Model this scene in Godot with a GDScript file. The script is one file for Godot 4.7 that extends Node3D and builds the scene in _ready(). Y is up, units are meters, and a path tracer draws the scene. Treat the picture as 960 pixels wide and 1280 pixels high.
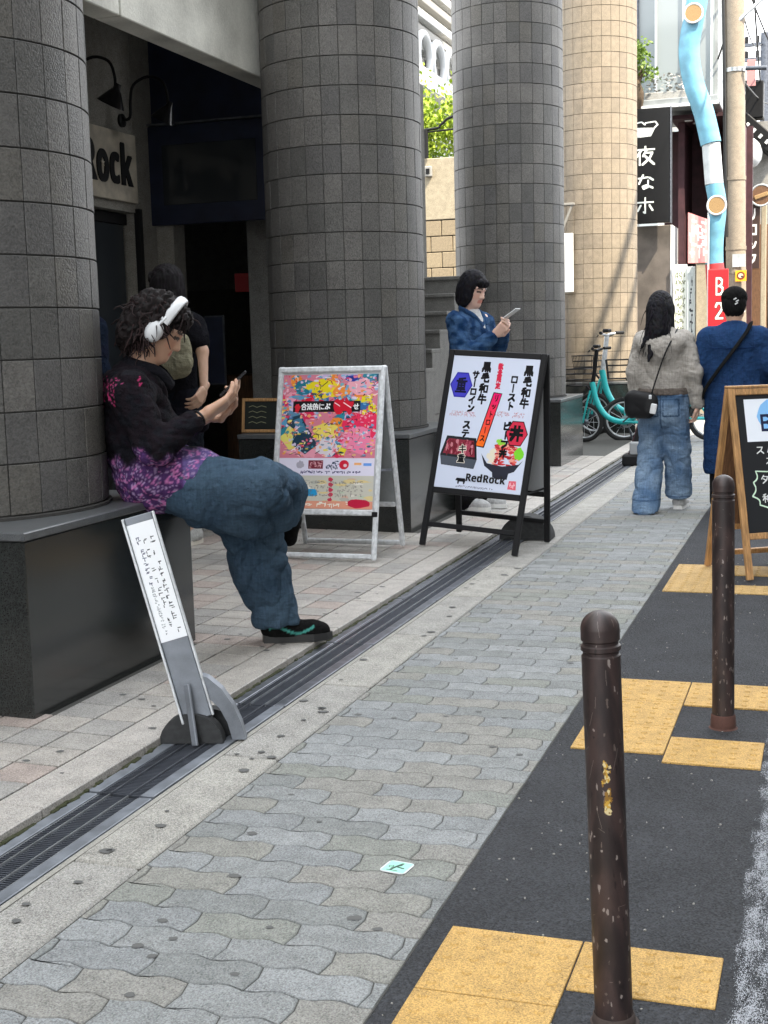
extends Node3D

var rng := RandomNumberGenerator.new()
var M := {}
var used := {}
var mesh_cache := {}
var wob := FastNoiseLite.new()

func _ready() -> void:
	rng.seed = 7
	wob.seed = 11
	wob.frequency = 1.0
	wob.fractal_octaves = 2
	camera_and_light()
	textures()
	street()
	arcade_floor()
	columns()
	restaurant()
	stairway()
	far_street()
	shading_block()
	signs()
	street_furniture()
	vehicles()
	people()

# ------------------------------------------------------------------ camera, sky, sun
func camera_and_light() -> void:
	var cam := Camera3D.new()
	cam.name = "camera"
	cam.fov = 42.403
	cam.near = 0.05
	cam.far = 500.0
	cam.transform = Transform3D(Basis(Vector3(0.948023, -0.026566, -0.317090), Vector3(-0.016017, 0.991262, -0.130935), Vector3(0.317797, 0.129208, 0.939314)), Vector3(0, 1.326, 0))
	add_child(cam)
	cam.current = true
	var sky_mat := ProceduralSkyMaterial.new()
	sky_mat.sky_top_color = Color(0.87, 0.888, 0.912)
	sky_mat.sky_horizon_color = Color(0.97, 0.97, 0.965)
	sky_mat.sky_curve = 0.22
	sky_mat.sky_energy_multiplier = 1.35
	sky_mat.ground_bottom_color = Color(0.30, 0.29, 0.28)
	sky_mat.ground_horizon_color = Color(0.75, 0.75, 0.75)
	var sky := Sky.new()
	sky.sky_material = sky_mat
	var env := Environment.new()
	env.background_mode = Environment.BG_SKY
	env.sky = sky
	env.ambient_light_source = Environment.AMBIENT_SOURCE_SKY
	env.tonemap_mode = Environment.TONE_MAPPER_LINEAR
	env.tonemap_exposure = 2.9
	env.sdfgi_enabled = true
	env.ssao_enabled = true
	env.ssil_enabled = true
	var we := WorldEnvironment.new()
	we.name = "world_environment"
	we.environment = env
	add_child(we)
	var sun := DirectionalLight3D.new()
	sun.name = "sun"
	sun.light_energy = 1.45
	sun.light_color = Color(1.0, 0.95, 0.86)
	sun.light_angular_distance = 0.5
	sun.shadow_enabled = true
	add_child(sun)
	sun.look_at_from_position(Vector3.ZERO, -Vector3(0.70, 1.12, 0.42), Vector3.UP)

# ------------------------------------------------------------------ naming
func numbered(called: String) -> String:
	if not used.has(called):
		used[called] = 0
		return called
	used[called] += 1
	return "%s_%03d" % [called, used[called]]

func tag(o: Node, label: String, category: String, group := "") -> void:
	o.set_meta("label", label)
	o.set_meta("category", category)
	if group != "":
		o.set_meta("group", group)

func thing(called: String, label: String, category: String, at := Vector3.ZERO, yaw := 0.0, group := "") -> Node3D:
	var o := Node3D.new()
	o.name = numbered(called)
	add_child(o)
	o.position = at
	o.rotation.y = deg_to_rad(yaw)
	tag(o, label, category, group)
	return o

func setting(called: String, label: String) -> Node3D:
	var o := Node3D.new()
	o.name = numbered(called)
	add_child(o)
	o.set_meta("kind", "structure")
	o.set_meta("label", label)
	o.set_meta("category", called.replace("_", " "))
	return o

func part(called: String, mesh: Mesh, m: Material, parent: Node, at := Vector3.ZERO, rot := Vector3.ZERO) -> MeshInstance3D:
	var o := MeshInstance3D.new()
	o.name = called
	o.mesh = mesh
	o.material_override = m
	o.position = at
	o.rotation = rot
	parent.add_child(o, true)
	return o

# ------------------------------------------------------------------ mesh builder
class MB:
	var v := PackedVector3Array()
	var n := PackedVector3Array()
	var c := PackedColorArray()
	var t := PackedVector2Array()
	var idx := PackedInt32Array()
	var col := Color(1, 1, 1)

	func face(pts: Array, centre: Vector3, uvs := []) -> void:
		var m := Vector3.ZERO
		for p in pts:
			m += p
		m /= pts.size()
		var nn := Vector3.ZERO
		for i in pts.size():
			nn += (pts[i] - m).cross(pts[(i + 1) % pts.size()] - m)
		nn = nn.normalized()
		var flip := nn.dot(m - centre) < 0.0
		if flip:
			nn = -nn
		var b := v.size()
		for i in pts.size():
			v.append(pts[i]); n.append(nn); c.append(col)
			t.append(uvs[i] if uvs.size() > i else Vector2.ZERO)
		for i in range(1, pts.size() - 1):
			idx.append(b)
			if flip:
				idx.append(b + i); idx.append(b + i + 1)
			else:
				idx.append(b + i + 1); idx.append(b + i)

	func box(at: Vector3, size: Vector3, bev := 0.0, bs := Basis()) -> void:
		var h := size * 0.5
		if bev <= 0.0:
			for ax in 3:
				for s in [-1.0, 1.0]:
					var u := Vector3.ZERO; var w := Vector3.ZERO; var a := Vector3.ZERO
					a[ax] = h[ax] * s; u[(ax + 1) % 3] = h[(ax + 1) % 3]; w[(ax + 2) % 3] = h[(ax + 2) % 3]
					face([at + bs * (a - u - w), at + bs * (a + u - w), at + bs * (a + u + w), at + bs * (a - u + w)], at, [Vector2(0, 1), Vector2(1, 1), Vector2(1, 0), Vector2(0, 0)])
			return
		bev = minf(bev, minf(h.x, minf(h.y, h.z)) * 0.95)
		var q := h - Vector3.ONE * bev
		for ax in 3:
			var a1 := (ax + 1) % 3
			var a2 := (ax + 2) % 3
			for s in [-1.0, 1.0]:
				var pts := []
				for k in [[-1, -1], [1, -1], [1, 1], [-1, 1]]:
					var p := Vector3.ZERO
					p[ax] = h[ax] * s; p[a1] = q[a1] * k[0]; p[a2] = q[a2] * k[1]
					pts.append(at + bs * p)
				face(pts, at)
				for s2 in [-1.0, 1.0]:
					var e := []
					for k in [[0, -1], [0, 1], [1, 1], [1, -1]]:
						var p := Vector3.ZERO
						p[a2] = q[a2] * k[1]
						if k[0] == 0:
							p[ax] = h[ax] * s; p[a1] = q[a1] * s2
						else:
							p[ax] = q[ax] * s; p[a1] = h[a1] * s2
						e.append(at + bs * p)
					face(e, at)
		for sx in [-1.0, 1.0]:
			for sy in [-1.0, 1.0]:
				for sz in [-1.0, 1.0]:
					face([at + bs * Vector3(h.x * sx, q.y * sy, q.z * sz), at + bs * Vector3(q.x * sx, h.y * sy, q.z * sz), at + bs * Vector3(q.x * sx, q.y * sy, h.z * sz)], at)

	func bar(a: Vector3, b: Vector3, w: float, d: float, side := Vector3.RIGHT, bev := 0.0) -> void:
		var y := (b - a).normalized()
		var x := (side - y * side.dot(y)).normalized()
		box((a + b) * 0.5, Vector3(w, a.distance_to(b), d), bev, Basis(x, y, x.cross(y)))

	# outline in x,z; top edge chamfered
	func slab(poly: PackedVector2Array, y0: float, y1: float, bev: float, cen: Vector2) -> void:
		var np := poly.size()
		var c3 := Vector3(cen.x, (y0 + y1) * 0.5, cen.y)
		var top := []
		var rim := []
		var low := []
		for p in poly:
			var dd := (cen - p)
			var q := p + dd.normalized() * bev * 1.3
			top.append(Vector3(q.x, y1, q.y)); rim.append(Vector3(p.x, y1 - bev, p.y)); low.append(Vector3(p.x, y0, p.y))
		face(top, c3)
		for i in np:
			var j := (i + 1) % np
			face([top[i], top[j], rim[j], rim[i]], c3)
			face([rim[i], rim[j], low[j], low[i]], c3)

	func extrude(poly: PackedVector2Array, depth: float, xf: Transform3D) -> void:
		var tri := Geometry2D.triangulate_polygon(poly)
		for s in [0.0, 1.0]:
			var z: float = depth * s
			var nn := xf.basis * Vector3(0, 0, 1.0 if s > 0.5 else -1.0)
			var b := v.size()
			for p in poly:
				v.append(xf * Vector3(p.x, p.y, z)); n.append(nn.normalized()); c.append(col); t.append(p)
			for i in range(0, tri.size(), 3):
				var a1 := poly[tri[i]]; var b1 := poly[tri[i + 1]]; var c1 := poly[tri[i + 2]]
				var cw := (b1 - a1).cross(c1 - a1) < 0.0
				if cw == (s > 0.5):
					idx.append(b + tri[i]); idx.append(b + tri[i + 1]); idx.append(b + tri[i + 2])
				else:
					idx.append(b + tri[i]); idx.append(b + tri[i + 2]); idx.append(b + tri[i + 1])
		var ccw := Geometry2D.is_polygon_clockwise(poly)
		for i in poly.size():
			var p := poly[i]; var q := poly[(i + 1) % poly.size()]
			var e := (q - p).normalized()
			var o := Vector2(e.y, -e.x) * (-1.0 if ccw else 1.0)
			var a3 := xf * Vector3(p.x, p.y, 0); var b3 := xf * Vector3(q.x, q.y, 0)
			var c3 := xf * Vector3(q.x, q.y, depth); var d3 := xf * Vector3(p.x, p.y, depth)
			face([a3, b3, c3, d3], (a3 + c3) * 0.5 - xf.basis * Vector3(o.x, o.y, 0))

	# profile of (radius, height), turned round local y
	func lathe(prof: Array, segs: int, xf := Transform3D(), hard := true) -> void:
		for i in prof.size() - 1:
			var p: Vector2 = prof[i]; var q: Vector2 = prof[i + 1]
			if p.distance_to(q) < 1e-6:
				continue
			var n0 := Vector2(q.y - p.y, p.x - q.x).normalized()
			var na := n0; var nb := n0
			if i > 0:
				var o: Vector2 = prof[i - 1]
				var m := Vector2(p.y - o.y, o.x - p.x).normalized()
				if m.dot(n0) > 0.75 or not hard:
					na = (m + n0).normalized()
			if i < prof.size() - 2:
				var o2: Vector2 = prof[i + 2]
				var m2 := Vector2(o2.y - q.y, q.x - o2.x).normalized()
				if m2.dot(n0) > 0.75 or not hard:
					nb = (m2 + n0).normalized()
			var b := v.size()
			for s in segs + 1:
				var a := TAU * s / segs
				var cs := cos(a); var sn := sin(a)
				v.append(xf * Vector3(p.x * cs, p.y, p.x * sn)); n.append((xf.basis * Vector3(na.x * cs, na.y, na.x * sn)).normalized())
				v.append(xf * Vector3(q.x * cs, q.y, q.x * sn)); n.append((xf.basis * Vector3(nb.x * cs, nb.y, nb.x * sn)).normalized())
				c.append(col); c.append(col)
				t.append(Vector2(float(s) / segs, 1.0 - p.y)); t.append(Vector2(float(s) / segs, 1.0 - q.y))
			for s in segs:
				var k := b + s * 2
				idx.append_array([k, k + 3, k + 1, k, k + 2, k + 3])

	func tube(pts: Array, radii, sides := 8, flat := 1.0, upv := Vector3.ZERO) -> void:
		var np := pts.size()
		var prev := Vector3.ZERO
		var b := v.size()
		for i in np:
			var p: Vector3 = pts[i]
			var d: Vector3 = (pts[mini(i + 1, np - 1)] - pts[maxi(i - 1, 0)])
			d = d.normalized() if d.length() > 1e-9 else Vector3.UP
			var x: Vector3
			if upv != Vector3.ZERO:
				x = (upv - d * upv.dot(d)).normalized()
			elif i == 0:
				x = d.cross(Vector3.UP if absf(d.y) < 0.9 else Vector3.RIGHT).normalized()
			else:
				x = (prev - d * prev.dot(d)).normalized()
			prev = x
			var y := d.cross(x)
			var r: float = radii[i] if radii is Array else radii
			for s in sides:
				var a := TAU * s / sides
				var o := x * cos(a) * flat + y * sin(a)
				v.append(p + o * r); n.append((x * cos(a) + y * sin(a) * flat).normalized()); c.append(col); t.append(Vector2(float(s) / sides, float(i)))
		for i in np - 1:
			for s in sides:
				var k := b + i * sides + s
				var k2 := b + i * sides + (s + 1) % sides
				idx.append_array([k, k2 + sides, k2, k, k + sides, k2 + sides])
		for e in 2:
			var ring := []
			var o := 0 if e == 0 else (np - 1) * sides
			for s in sides:
				ring.append(v[b + o + s])
			face(ring, pts[1] if e == 0 else pts[np - 2])

	func quad_uv(a: Vector3, b: Vector3, c2: Vector3, d: Vector3, behind: Vector3) -> void:
		# a top-left, b top-right, c2 bottom-right, d bottom-left as the print is read
		face([a, b, c2, d], behind, [Vector2(0, 0), Vector2(1, 0), Vector2(1, 1), Vector2(0, 1)])

	func mesh() -> ArrayMesh:
		var a := []
		a.resize(Mesh.ARRAY_MAX)
		a[Mesh.ARRAY_VERTEX] = v
		a[Mesh.ARRAY_NORMAL] = n
		a[Mesh.ARRAY_COLOR] = c
		a[Mesh.ARRAY_TEX_UV] = t
		a[Mesh.ARRAY_INDEX] = idx
		var m := ArrayMesh.new()
		m.add_surface_from_arrays(Mesh.PRIMITIVE_TRIANGLES, a)
		return m

func box_mesh(size: Vector3, bev := 0.0) -> ArrayMesh:
	var key := "%.4f_%.4f_%.4f_%.4f" % [size.x, size.y, size.z, bev]
	if not mesh_cache.has(key):
		var mb := MB.new()
		mb.box(Vector3.ZERO, size, bev)
		mesh_cache[key] = mb.mesh()
	return mesh_cache[key]

func boxp(called: String, at: Vector3, size: Vector3, m: Material, parent: Node, bev := 0.0, rot := Vector3.ZERO) -> MeshInstance3D:
	return part(called, box_mesh(size, bev), m, parent, at, rot)

func barp(called: String, a: Vector3, b: Vector3, w: float, d: float, m: Material, parent: Node, side := Vector3.RIGHT, bev := 0.0) -> MeshInstance3D:
	var mb := MB.new()
	mb.bar(a, b, w, d, side, bev)
	return part(called, mb.mesh(), m, parent)

func tubep(called: String, pts: Array, r, m: Material, parent: Node, sides := 8) -> MeshInstance3D:
	var mb := MB.new()
	mb.tube(pts, r, sides)
	return part(called, mb.mesh(), m, parent)

func smooth_path(pts: Array, per := 5) -> Array:
	var out := []
	for i in pts.size() - 1:
		var p0: Vector3 = pts[maxi(i - 1, 0)]
		var p3: Vector3 = pts[mini(i + 2, pts.size() - 1)]
		for k in per:
			out.append(pts[i].cubic_interpolate(pts[i + 1], p0, p3, float(k) / per))
	out.append(pts[-1])
	return out

# ------------------------------------------------------------------ soft bodies: distance field meshed as surface nets
class Field:
	var o: Vector3
	var h: float
	var nx: int
	var ny: int
	var nz: int
	var d: PackedFloat32Array

	func setup(prims: Array, cell: float) -> void:
		h = cell
		var lo := Vector3.ONE * 1e6
		var hi := Vector3.ONE * -1e6
		for p in prims:
			if p[0] == "c":
				var r := Vector3.ONE * maxf(p[3], p[4])
				lo = lo.min(p[1] - r).min(p[2] - r)
				hi = hi.max(p[1] + r).max(p[2] + r)
			elif p[0] == "e":
				var r2 := Vector3.ONE * maxf(p[2].x, maxf(p[2].y, p[2].z))
				lo = lo.min(p[1] - r2); hi = hi.max(p[1] + r2)
		o = lo - Vector3.ONE * h * 3.0
		var e := (hi - o) / h
		nx = int(e.x) + 5; ny = int(e.y) + 5; nz = int(e.z) + 5
		d.resize(nx * ny * nz)
		d.fill(10.0)
		for p in prims:
			if p[0] == "c":
				cap(p[1], p[2], p[3], p[4], p[5], p[6] if p.size() > 6 else Vector3.ZERO, p[7] if p.size() > 7 else 1.0)
			elif p[0] == "e":
				ell(p[1], p[2], p[3], p[4])
			elif p[0] == "cut":
				cut(p[1], p[2])

	func cap(a: Vector3, b: Vector3, ra: float, rb: float, kk: float, nn: Vector3, s: float) -> void:
		var mg := Vector3.ONE * (maxf(ra, rb) + kk + h * 2.0)
		var lo := ((a.min(b) - mg - o) / h).floor()
		var hi := ((a.max(b) + mg - o) / h).ceil()
		var i0 := maxi(int(lo.x), 0); var i1 := mini(int(hi.x), nx - 1)
		var j0 := maxi(int(lo.y), 0); var j1 := mini(int(hi.y), ny - 1)
		var k0 := maxi(int(lo.z), 0); var k1 := mini(int(hi.z), nz - 1)
		var ba := b - a
		var sq := s != 1.0
		if sq:
			ba += nn * (ba.dot(nn) * (s - 1.0))
		var bb := maxf(ba.length_squared(), 1e-9)
		var dr := rb - ra
		for k in range(k0, k1 + 1):
			for j in range(j0, j1 + 1):
				var base := (k * ny + j) * nx
				var q0 := Vector3(o.x, o.y + j * h, o.z + k * h) - a
				for i in range(i0, i1 + 1):
					var q := q0
					q.x += i * h
					if sq:
						q += nn * (q.dot(nn) * (s - 1.0))
					var t := clampf(q.dot(ba) / bb, 0.0, 1.0)
					var dd := (q - ba * t).length() - ra - dr * t
					var e := d[base + i]
					var g := kk - absf(dd - e)
					d[base + i] = minf(dd, e) if g <= 0.0 else minf(dd, e) - g * g * 0.25 / kk

	func ell(c: Vector3, r: Vector3, bs: Basis, kk: float) -> void:
		var mr := maxf(r.x, maxf(r.y, r.z))
		var mg := Vector3.ONE * (mr + kk + h * 2.0)
		var lo := ((c - mg - o) / h).floor()
		var hi := ((c + mg - o) / h).ceil()
		var i0 := maxi(int(lo.x), 0); var i1 := mini(int(hi.x), nx - 1)
		var j0 := maxi(int(lo.y), 0); var j1 := mini(int(hi.y), ny - 1)
		var k0 := maxi(int(lo.z), 0); var k1 := mini(int(hi.z), nz - 1)
		var inv := bs.transposed()
		for k in range(k0, k1 + 1):
			for j in range(j0, j1 + 1):
				var base := (k * ny + j) * nx
				for i in range(i0, i1 + 1):
					var q := inv * (Vector3(o.x + i * h, o.y + j * h, o.z + k * h) - c)
					var u := q / r
					var l0 := u.length()
					var l1 := (u / r).length()
					var dd := l0 * (l0 - 1.0) / maxf(l1, 1e-6) if l1 > 1e-6 else -mr
					var e := d[base + i]
					var g := kk - absf(dd - e)
					d[base + i] = minf(dd, e) if g <= 0.0 else minf(dd, e) - g * g * 0.25 / kk

	func cut(p: Vector3, nn: Vector3) -> void:
		for k in nz:
			for j in ny:
				var base := (k * ny + j) * nx
				var q0 := Vector3(o.x, o.y + j * h, o.z + k * h) - p
				var e := q0.dot(nn)
				for i in nx:
					d[base + i] = maxf(d[base + i], e + nn.x * i * h)

	func into(mb: MB, colf, disp) -> void:
		var vi := PackedInt32Array()
		vi.resize(nx * ny * nz)
		vi.fill(-1)
		var pos := PackedVector3Array()
		var ox := 1
		var oy := nx
		var oz := nx * ny
		var cells := PackedInt32Array()
		for k in nz - 1:
			for j in ny - 1:
				var base := (k * ny + j) * nx
				for i in nx - 1:
					var b := base + i
					var a0 := d[b]
					if a0 > 5.0:
						continue
					var s := 0
					if a0 < 0.0: s += 1
					if d[b + 1] < 0.0: s += 1
					if d[b + oy] < 0.0: s += 1
					if d[b + oy + 1] < 0.0: s += 1
					if d[b + oz] < 0.0: s += 1
					if d[b + oz + 1] < 0.0: s += 1
					if d[b + oz + oy] < 0.0: s += 1
					if d[b + oz + oy + 1] < 0.0: s += 1
					if s == 0 or s == 8:
						continue
					var sum := Vector3.ZERO
					var cnt := 0
					for e in 12:
						var ax := e >> 2
						var u := e & 1
						var w := (e >> 1) & 1
						var st := Vector3i(0, u, w) if ax == 0 else (Vector3i(u, 0, w) if ax == 1 else Vector3i(u, w, 0))
						var q := b + st.x + st.y * oy + st.z * oz
						var f0 := d[q]
						var f1 := d[q + (ox if ax == 0 else (oy if ax == 1 else oz))]
						if (f0 < 0.0) != (f1 < 0.0):
							var t := f0 / (f0 - f1)
							var pp := Vector3(st)
							pp[ax] += t
							sum += pp
							cnt += 1
					vi[b] = pos.size()
					pos.append(o + (Vector3(i, j, k) + sum / cnt) * h)
					cells.append(b)
		var tris := PackedInt32Array()
		for k in range(1, nz - 1):
			for j in range(1, ny - 1):
				var base := (k * ny + j) * nx
				for i in range(1, nx - 1):
					var b := base + i
					var a0 := d[b]
					if a0 > 5.0:
						continue
					var neg := a0 < 0.0
					for ax in 3:
						var st := ox if ax == 0 else (oy if ax == 1 else oz)
						if (d[b + st] < 0.0) == neg:
							continue
						var u := oy if ax == 0 else (oz if ax == 1 else ox)
						var w := oz if ax == 0 else (ox if ax == 1 else oy)
						var p0 := vi[b - u - w]; var p1 := vi[b - w]; var p2 := vi[b]; var p3 := vi[b - u]
						if p0 < 0 or p1 < 0 or p2 < 0 or p3 < 0:
							continue
						if neg:
							tris.append_array([p0, p2, p1, p0, p3, p2])
						else:
							tris.append_array([p0, p1, p2, p0, p2, p3])
		var nor := normals(pos, tris)
		if disp != null:
			for i in pos.size():
				pos[i] += nor[i] * disp.call(pos[i], nor[i])
			nor = normals(pos, tris)
		var off := mb.v.size()
		mb.v.append_array(pos)
		mb.n.append_array(nor)
		for i in pos.size():
			mb.c.append(colf.call(pos[i], nor[i]) if colf != null else mb.col)
			mb.t.append(Vector2.ZERO)
		for i in tris:
			mb.idx.append(i + off)

	func normals(pos: PackedVector3Array, tris: PackedInt32Array) -> PackedVector3Array:
		var nor := PackedVector3Array()
		nor.resize(pos.size())
		for i in range(0, tris.size(), 3):
			var a := pos[tris[i]]
			var m := (pos[tris[i + 2]] - a).cross(pos[tris[i + 1]] - a)
			nor[tris[i]] += m; nor[tris[i + 1]] += m; nor[tris[i + 2]] += m
		for i in nor.size():
			nor[i] = nor[i].normalized()
		return nor

func blob(mb: MB, prims: Array, cell: float, colf = null, disp = null) -> void:
	var f := Field.new()
	f.setup(prims, cell)
	f.into(mb, colf, disp)

func cone(a: Vector3, b: Vector3, ra: float, rb: float, k := 0.03, nn := Vector3.ZERO, s := 1.0) -> Array:
	return ["c", a, b, ra, rb, k, nn, s]

func egg(c: Vector3, r: Vector3, k := 0.02, bs := Basis()) -> Array:
	return ["e", c, r, bs, k]

# ------------------------------------------------------------------ textures and materials
func grain_image(size: int, fine: float, blotch: float, freq: float, dark: float, light: float, sd: int, tint := 0.0) -> Image:
	var nz := FastNoiseLite.new()
	nz.seed = sd
	nz.frequency = freq
	nz.fractal_octaves = 4
	var src := nz.get_seamless_image(size, size)
	src.convert(Image.FORMAT_L8)
	var bb := src.get_data()
	var r := RandomNumberGenerator.new()
	r.seed = sd * 7 + 3
	var lut := PackedByteArray()
	for i in 1024:
		lut.append(int(clampf(Color(i / 1023.0, 0, 0).linear_to_srgb().r, 0, 1) * 255.0))
	var out := PackedByteArray()
	out.resize(size * size * 3)
	for i in size * size:
		var m := 0.72 + (r.randf() - 0.5) * fine + (bb[i] / 255.0 - 0.5) * blotch
		var q := r.randf()
		if q < dark:
			m *= 0.45
		elif q > 1.0 - light:
			m *= 1.35
		var w := (r.randf() - 0.5) * tint
		out[i * 3] = lut[int(clampf(m * (1.0 + w), 0, 1) * 1023.0)]
		out[i * 3 + 1] = lut[int(clampf(m, 0, 1) * 1023.0)]
		out[i * 3 + 2] = lut[int(clampf(m * (1.0 - w), 0, 1) * 1023.0)]
	return Image.create_from_data(size, size, false, Image.FORMAT_RGB8, out)

func tex(img: Image) -> ImageTexture:
	img.generate_mipmaps()
	return ImageTexture.create_from_image(img)

func normal_of(img: Image, k: float) -> ImageTexture:
	var g: Image = img.duplicate()
	g.clear_mipmaps()
	g.convert(Image.FORMAT_RGBA8)
	g.bump_map_to_normal_map(k)
	return tex(g)

# colour is a linear base colour; textures average 0.72, so it is divided back in
func mat(col: Color, rough: float, t: Texture2D = null, sc := 1.0, nt: Texture2D = null, nk := 1.0, metal := 0.0, world := true) -> StandardMaterial3D:
	var m := StandardMaterial3D.new()
	var c := col
	if t != null:
		c = Color(minf(col.r / 0.72, 1), minf(col.g / 0.72, 1), minf(col.b / 0.72, 1))
	m.albedo_color = c.linear_to_srgb()
	m.roughness = rough
	m.metallic = metal
	if t != null or nt != null:
		m.albedo_texture = t
		m.uv1_triplanar = true
		m.uv1_world_triplanar = world
		m.uv1_scale = Vector3.ONE * sc
	if nt != null:
		m.normal_enabled = true
		m.normal_texture = nt
		m.normal_scale = nk
	return m

func printed(img: Image, rough := 0.5) -> StandardMaterial3D:
	var m := StandardMaterial3D.new()
	m.albedo_texture = tex(img)
	m.roughness = rough
	return m

func textures() -> void:
	var gi := grain_image(512, 0.75, 0.26, 0.012, 0.12, 0.10, 1, 0.06)
	var granite := tex(gi)
	var granite_n := normal_of(gi, 2.0)
	var ai := grain_image(512, 0.80, 0.35, 0.01, 0.18, 0.12, 2, 0.03)
	var asph := tex(ai)
	var asph_n := normal_of(ai, 5.0)
	var pi := grain_image(512, 0.62, 0.22, 0.02, 0.06, 0.04, 3, 0.05)
	var paver := tex(pi)
	var paver_n := normal_of(pi, 2.0)
	var wi := grain_image(256, 0.10, 0.50, 0.015, 0.0, 0.0, 4)
	var worn := tex(wi)
	var worn_n := normal_of(wi, 1.0)
	var fi := grain_image(256, 0.45, 0.25, 0.03, 0.0, 0.0, 5)
	# a weave: every other thread raised
	for y in 256:
		for x in 256:
			if (x + y) % 4 < 2:
				var q := fi.get_pixel(x, y)
				fi.set_pixel(x, y, Color(q.r * 0.88, q.g * 0.88, q.b * 0.88))
	var weave := tex(fi)
	var weave_n := normal_of(fi, 1.5)
	var wd := FastNoiseLite.new()
	wd.seed = 9
	wd.frequency = 0.02
	wd.fractal_octaves = 4
	var wood_img := Image.create(256, 256, false, Image.FORMAT_RGB8)
	for y in 256:
		for x in 256:
			var q := 0.80 + 0.22 * wd.get_noise_2d(x * 5.0, y * 0.4) + 0.08 * wd.get_noise_2d(x * 14.0, y * 1.2)
			wood_img.set_pixel(x, y, Color(q, q * 0.97, q * 0.93))
	var wood := tex(wood_img)

	M.asphalt = mat(Color(0.032, 0.034, 0.039), 0.9, asph, 0.62, asph_n, 1.0)
	M.joint = mat(Color(0.065, 0.064, 0.058), 0.95, granite, 2.0)
	M.ground = mat(Color(0.10, 0.10, 0.10), 0.95, asph, 1.0)
	M.pavers = []
	for c in [Color(0.204, 0.213, 0.215), Color(0.217, 0.214, 0.193), Color(0.198, 0.204, 0.184), Color(0.231, 0.240, 0.241), Color(0.183, 0.191, 0.187), Color(0.219, 0.214, 0.196), Color(0.210, 0.218, 0.216)]:
		M.pavers.append(mat(c, 0.86, paver, 0.9, paver_n, 1.0))
	M.kerb = mat(Color(0.326, 0.314, 0.284), 0.85, granite, 0.9, granite_n, 1.0)
	M.kerb2 = mat(Color(0.295, 0.286, 0.265), 0.85, granite, 0.9, granite_n, 1.0)
	M.mortar = mat(Color(0.30, 0.29, 0.26), 0.95, paver, 3.0, paver_n, 1.0)
	M.tiles = []
	for c in [Color(0.371, 0.345, 0.312), Color(0.337, 0.319, 0.293), Color(0.363, 0.306, 0.273), Color(0.312, 0.299, 0.280), Color(0.402, 0.376, 0.345)]:
		M.tiles.append(mat(c, 0.6, granite, 1.1, granite_n, 0.5))
	M.steel = mat(Color(0.165, 0.176, 0.199), 0.42, worn, 3.0, null, 1.0, 0.75)
	M.steel_dark = mat(Color(0.093, 0.102, 0.122), 0.5, worn, 3.0, null, 1.0, 0.7)
	M.steel_bright = mat(Color(0.42, 0.435, 0.45), 0.35, worn, 3.0, null, 1.0, 0.8)
	M.galv = mat(Color(0.192, 0.208, 0.234), 0.5, worn, 2.0, null, 1.0, 0.4)
	M.dark_void = mat(Color(0.20, 0.197, 0.185), 0.95)
	M.moss = mat(Color(0.045, 0.05, 0.02), 1.0, asph, 8.0, asph_n, 1.0)
	M.gum = mat(Color(0.10, 0.10, 0.097), 0.9)
	M.col_core = mat(Color(0.05, 0.048, 0.045), 0.95, granite, 3.0)
	M.col_tiles = []
	for c in [Color(0.105, 0.101, 0.095), Color(0.118, 0.113, 0.106), Color(0.086, 0.084, 0.079), Color(0.107, 0.104, 0.097), Color(0.130, 0.124, 0.115), Color(0.096, 0.093, 0.090), Color(0.109, 0.103, 0.092)]:
		M.col_tiles.append(mat(c, 0.58, granite, 0.55, granite_n, 0.7))
	M.sunlit_tiles = []  # same stone as the grey columns, sunlight painted in as a paler, warmer tint
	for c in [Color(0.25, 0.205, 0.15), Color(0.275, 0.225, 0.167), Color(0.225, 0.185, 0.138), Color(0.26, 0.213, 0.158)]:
		M.sunlit_tiles.append(mat(c, 0.7, granite, 1.6, granite_n, 0.6))
	M.black_granite = mat(Color(0.022, 0.024, 0.023), 0.2, granite, 0.7)
	M.black_granite.clearcoat_enabled = true
	M.black_granite.clearcoat = 0.2
	M.black_granite.clearcoat_roughness = 0.12
	M.ledge = mat(Color(0.10, 0.105, 0.11), 0.3, granite, 2.0)
	M.concrete_light = mat(Color(0.567, 0.560, 0.506), 0.85, worn, 0.35, paver_n, 0.3)
	M.concrete = mat(Color(0.30, 0.295, 0.28), 0.9, paver, 0.8, paver_n, 0.4)
	M.soffit = mat(Color(0.30, 0.295, 0.28), 0.9, paver, 0.8)
	M.dark_plaster = mat(Color(0.30, 0.295, 0.28), 0.9, paver, 0.8)
	M.tan_wall = mat(Color(0.29, 0.275, 0.245), 0.85, paver, 0.8)
	M.navy = mat(Color(0.012, 0.018, 0.045), 0.45, worn, 1.0)
	M.glass_dark = mat(Color(0.03, 0.035, 0.04), 0.08)
	M.cream_sign = mat(Color(0.46, 0.41, 0.33), 0.6, worn, 1.2)
	M.black = mat(Color(0.012, 0.012, 0.013), 0.5)
	M.black.metallic_specular = 0.3
	M.black_gloss = mat(Color(0.012, 0.012, 0.014), 0.22)
	M.rubber = mat(Color(0.030, 0.031, 0.032), 0.8, worn, 8.0, worn_n, 0.5)
	M.white = mat(Color(0.62, 0.63, 0.64), 0.45)
	M.alu = mat(Color(0.60, 0.62, 0.64), 0.35, worn, 5.0, null, 1.0, 0.35)
	M.alu_white = mat(Color(0.66, 0.68, 0.70), 0.4, worn, 5.0, null, 1.0, 0.1)
	M.wood = mat(Color(0.46, 0.27, 0.12), 0.55, wood, 3.0, null, 1.0, 0.0, false)
	M.wood_dark = mat(Color(0.16, 0.085, 0.045), 0.6, wood, 3.0, null, 1.0, 0.0, false)
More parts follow.
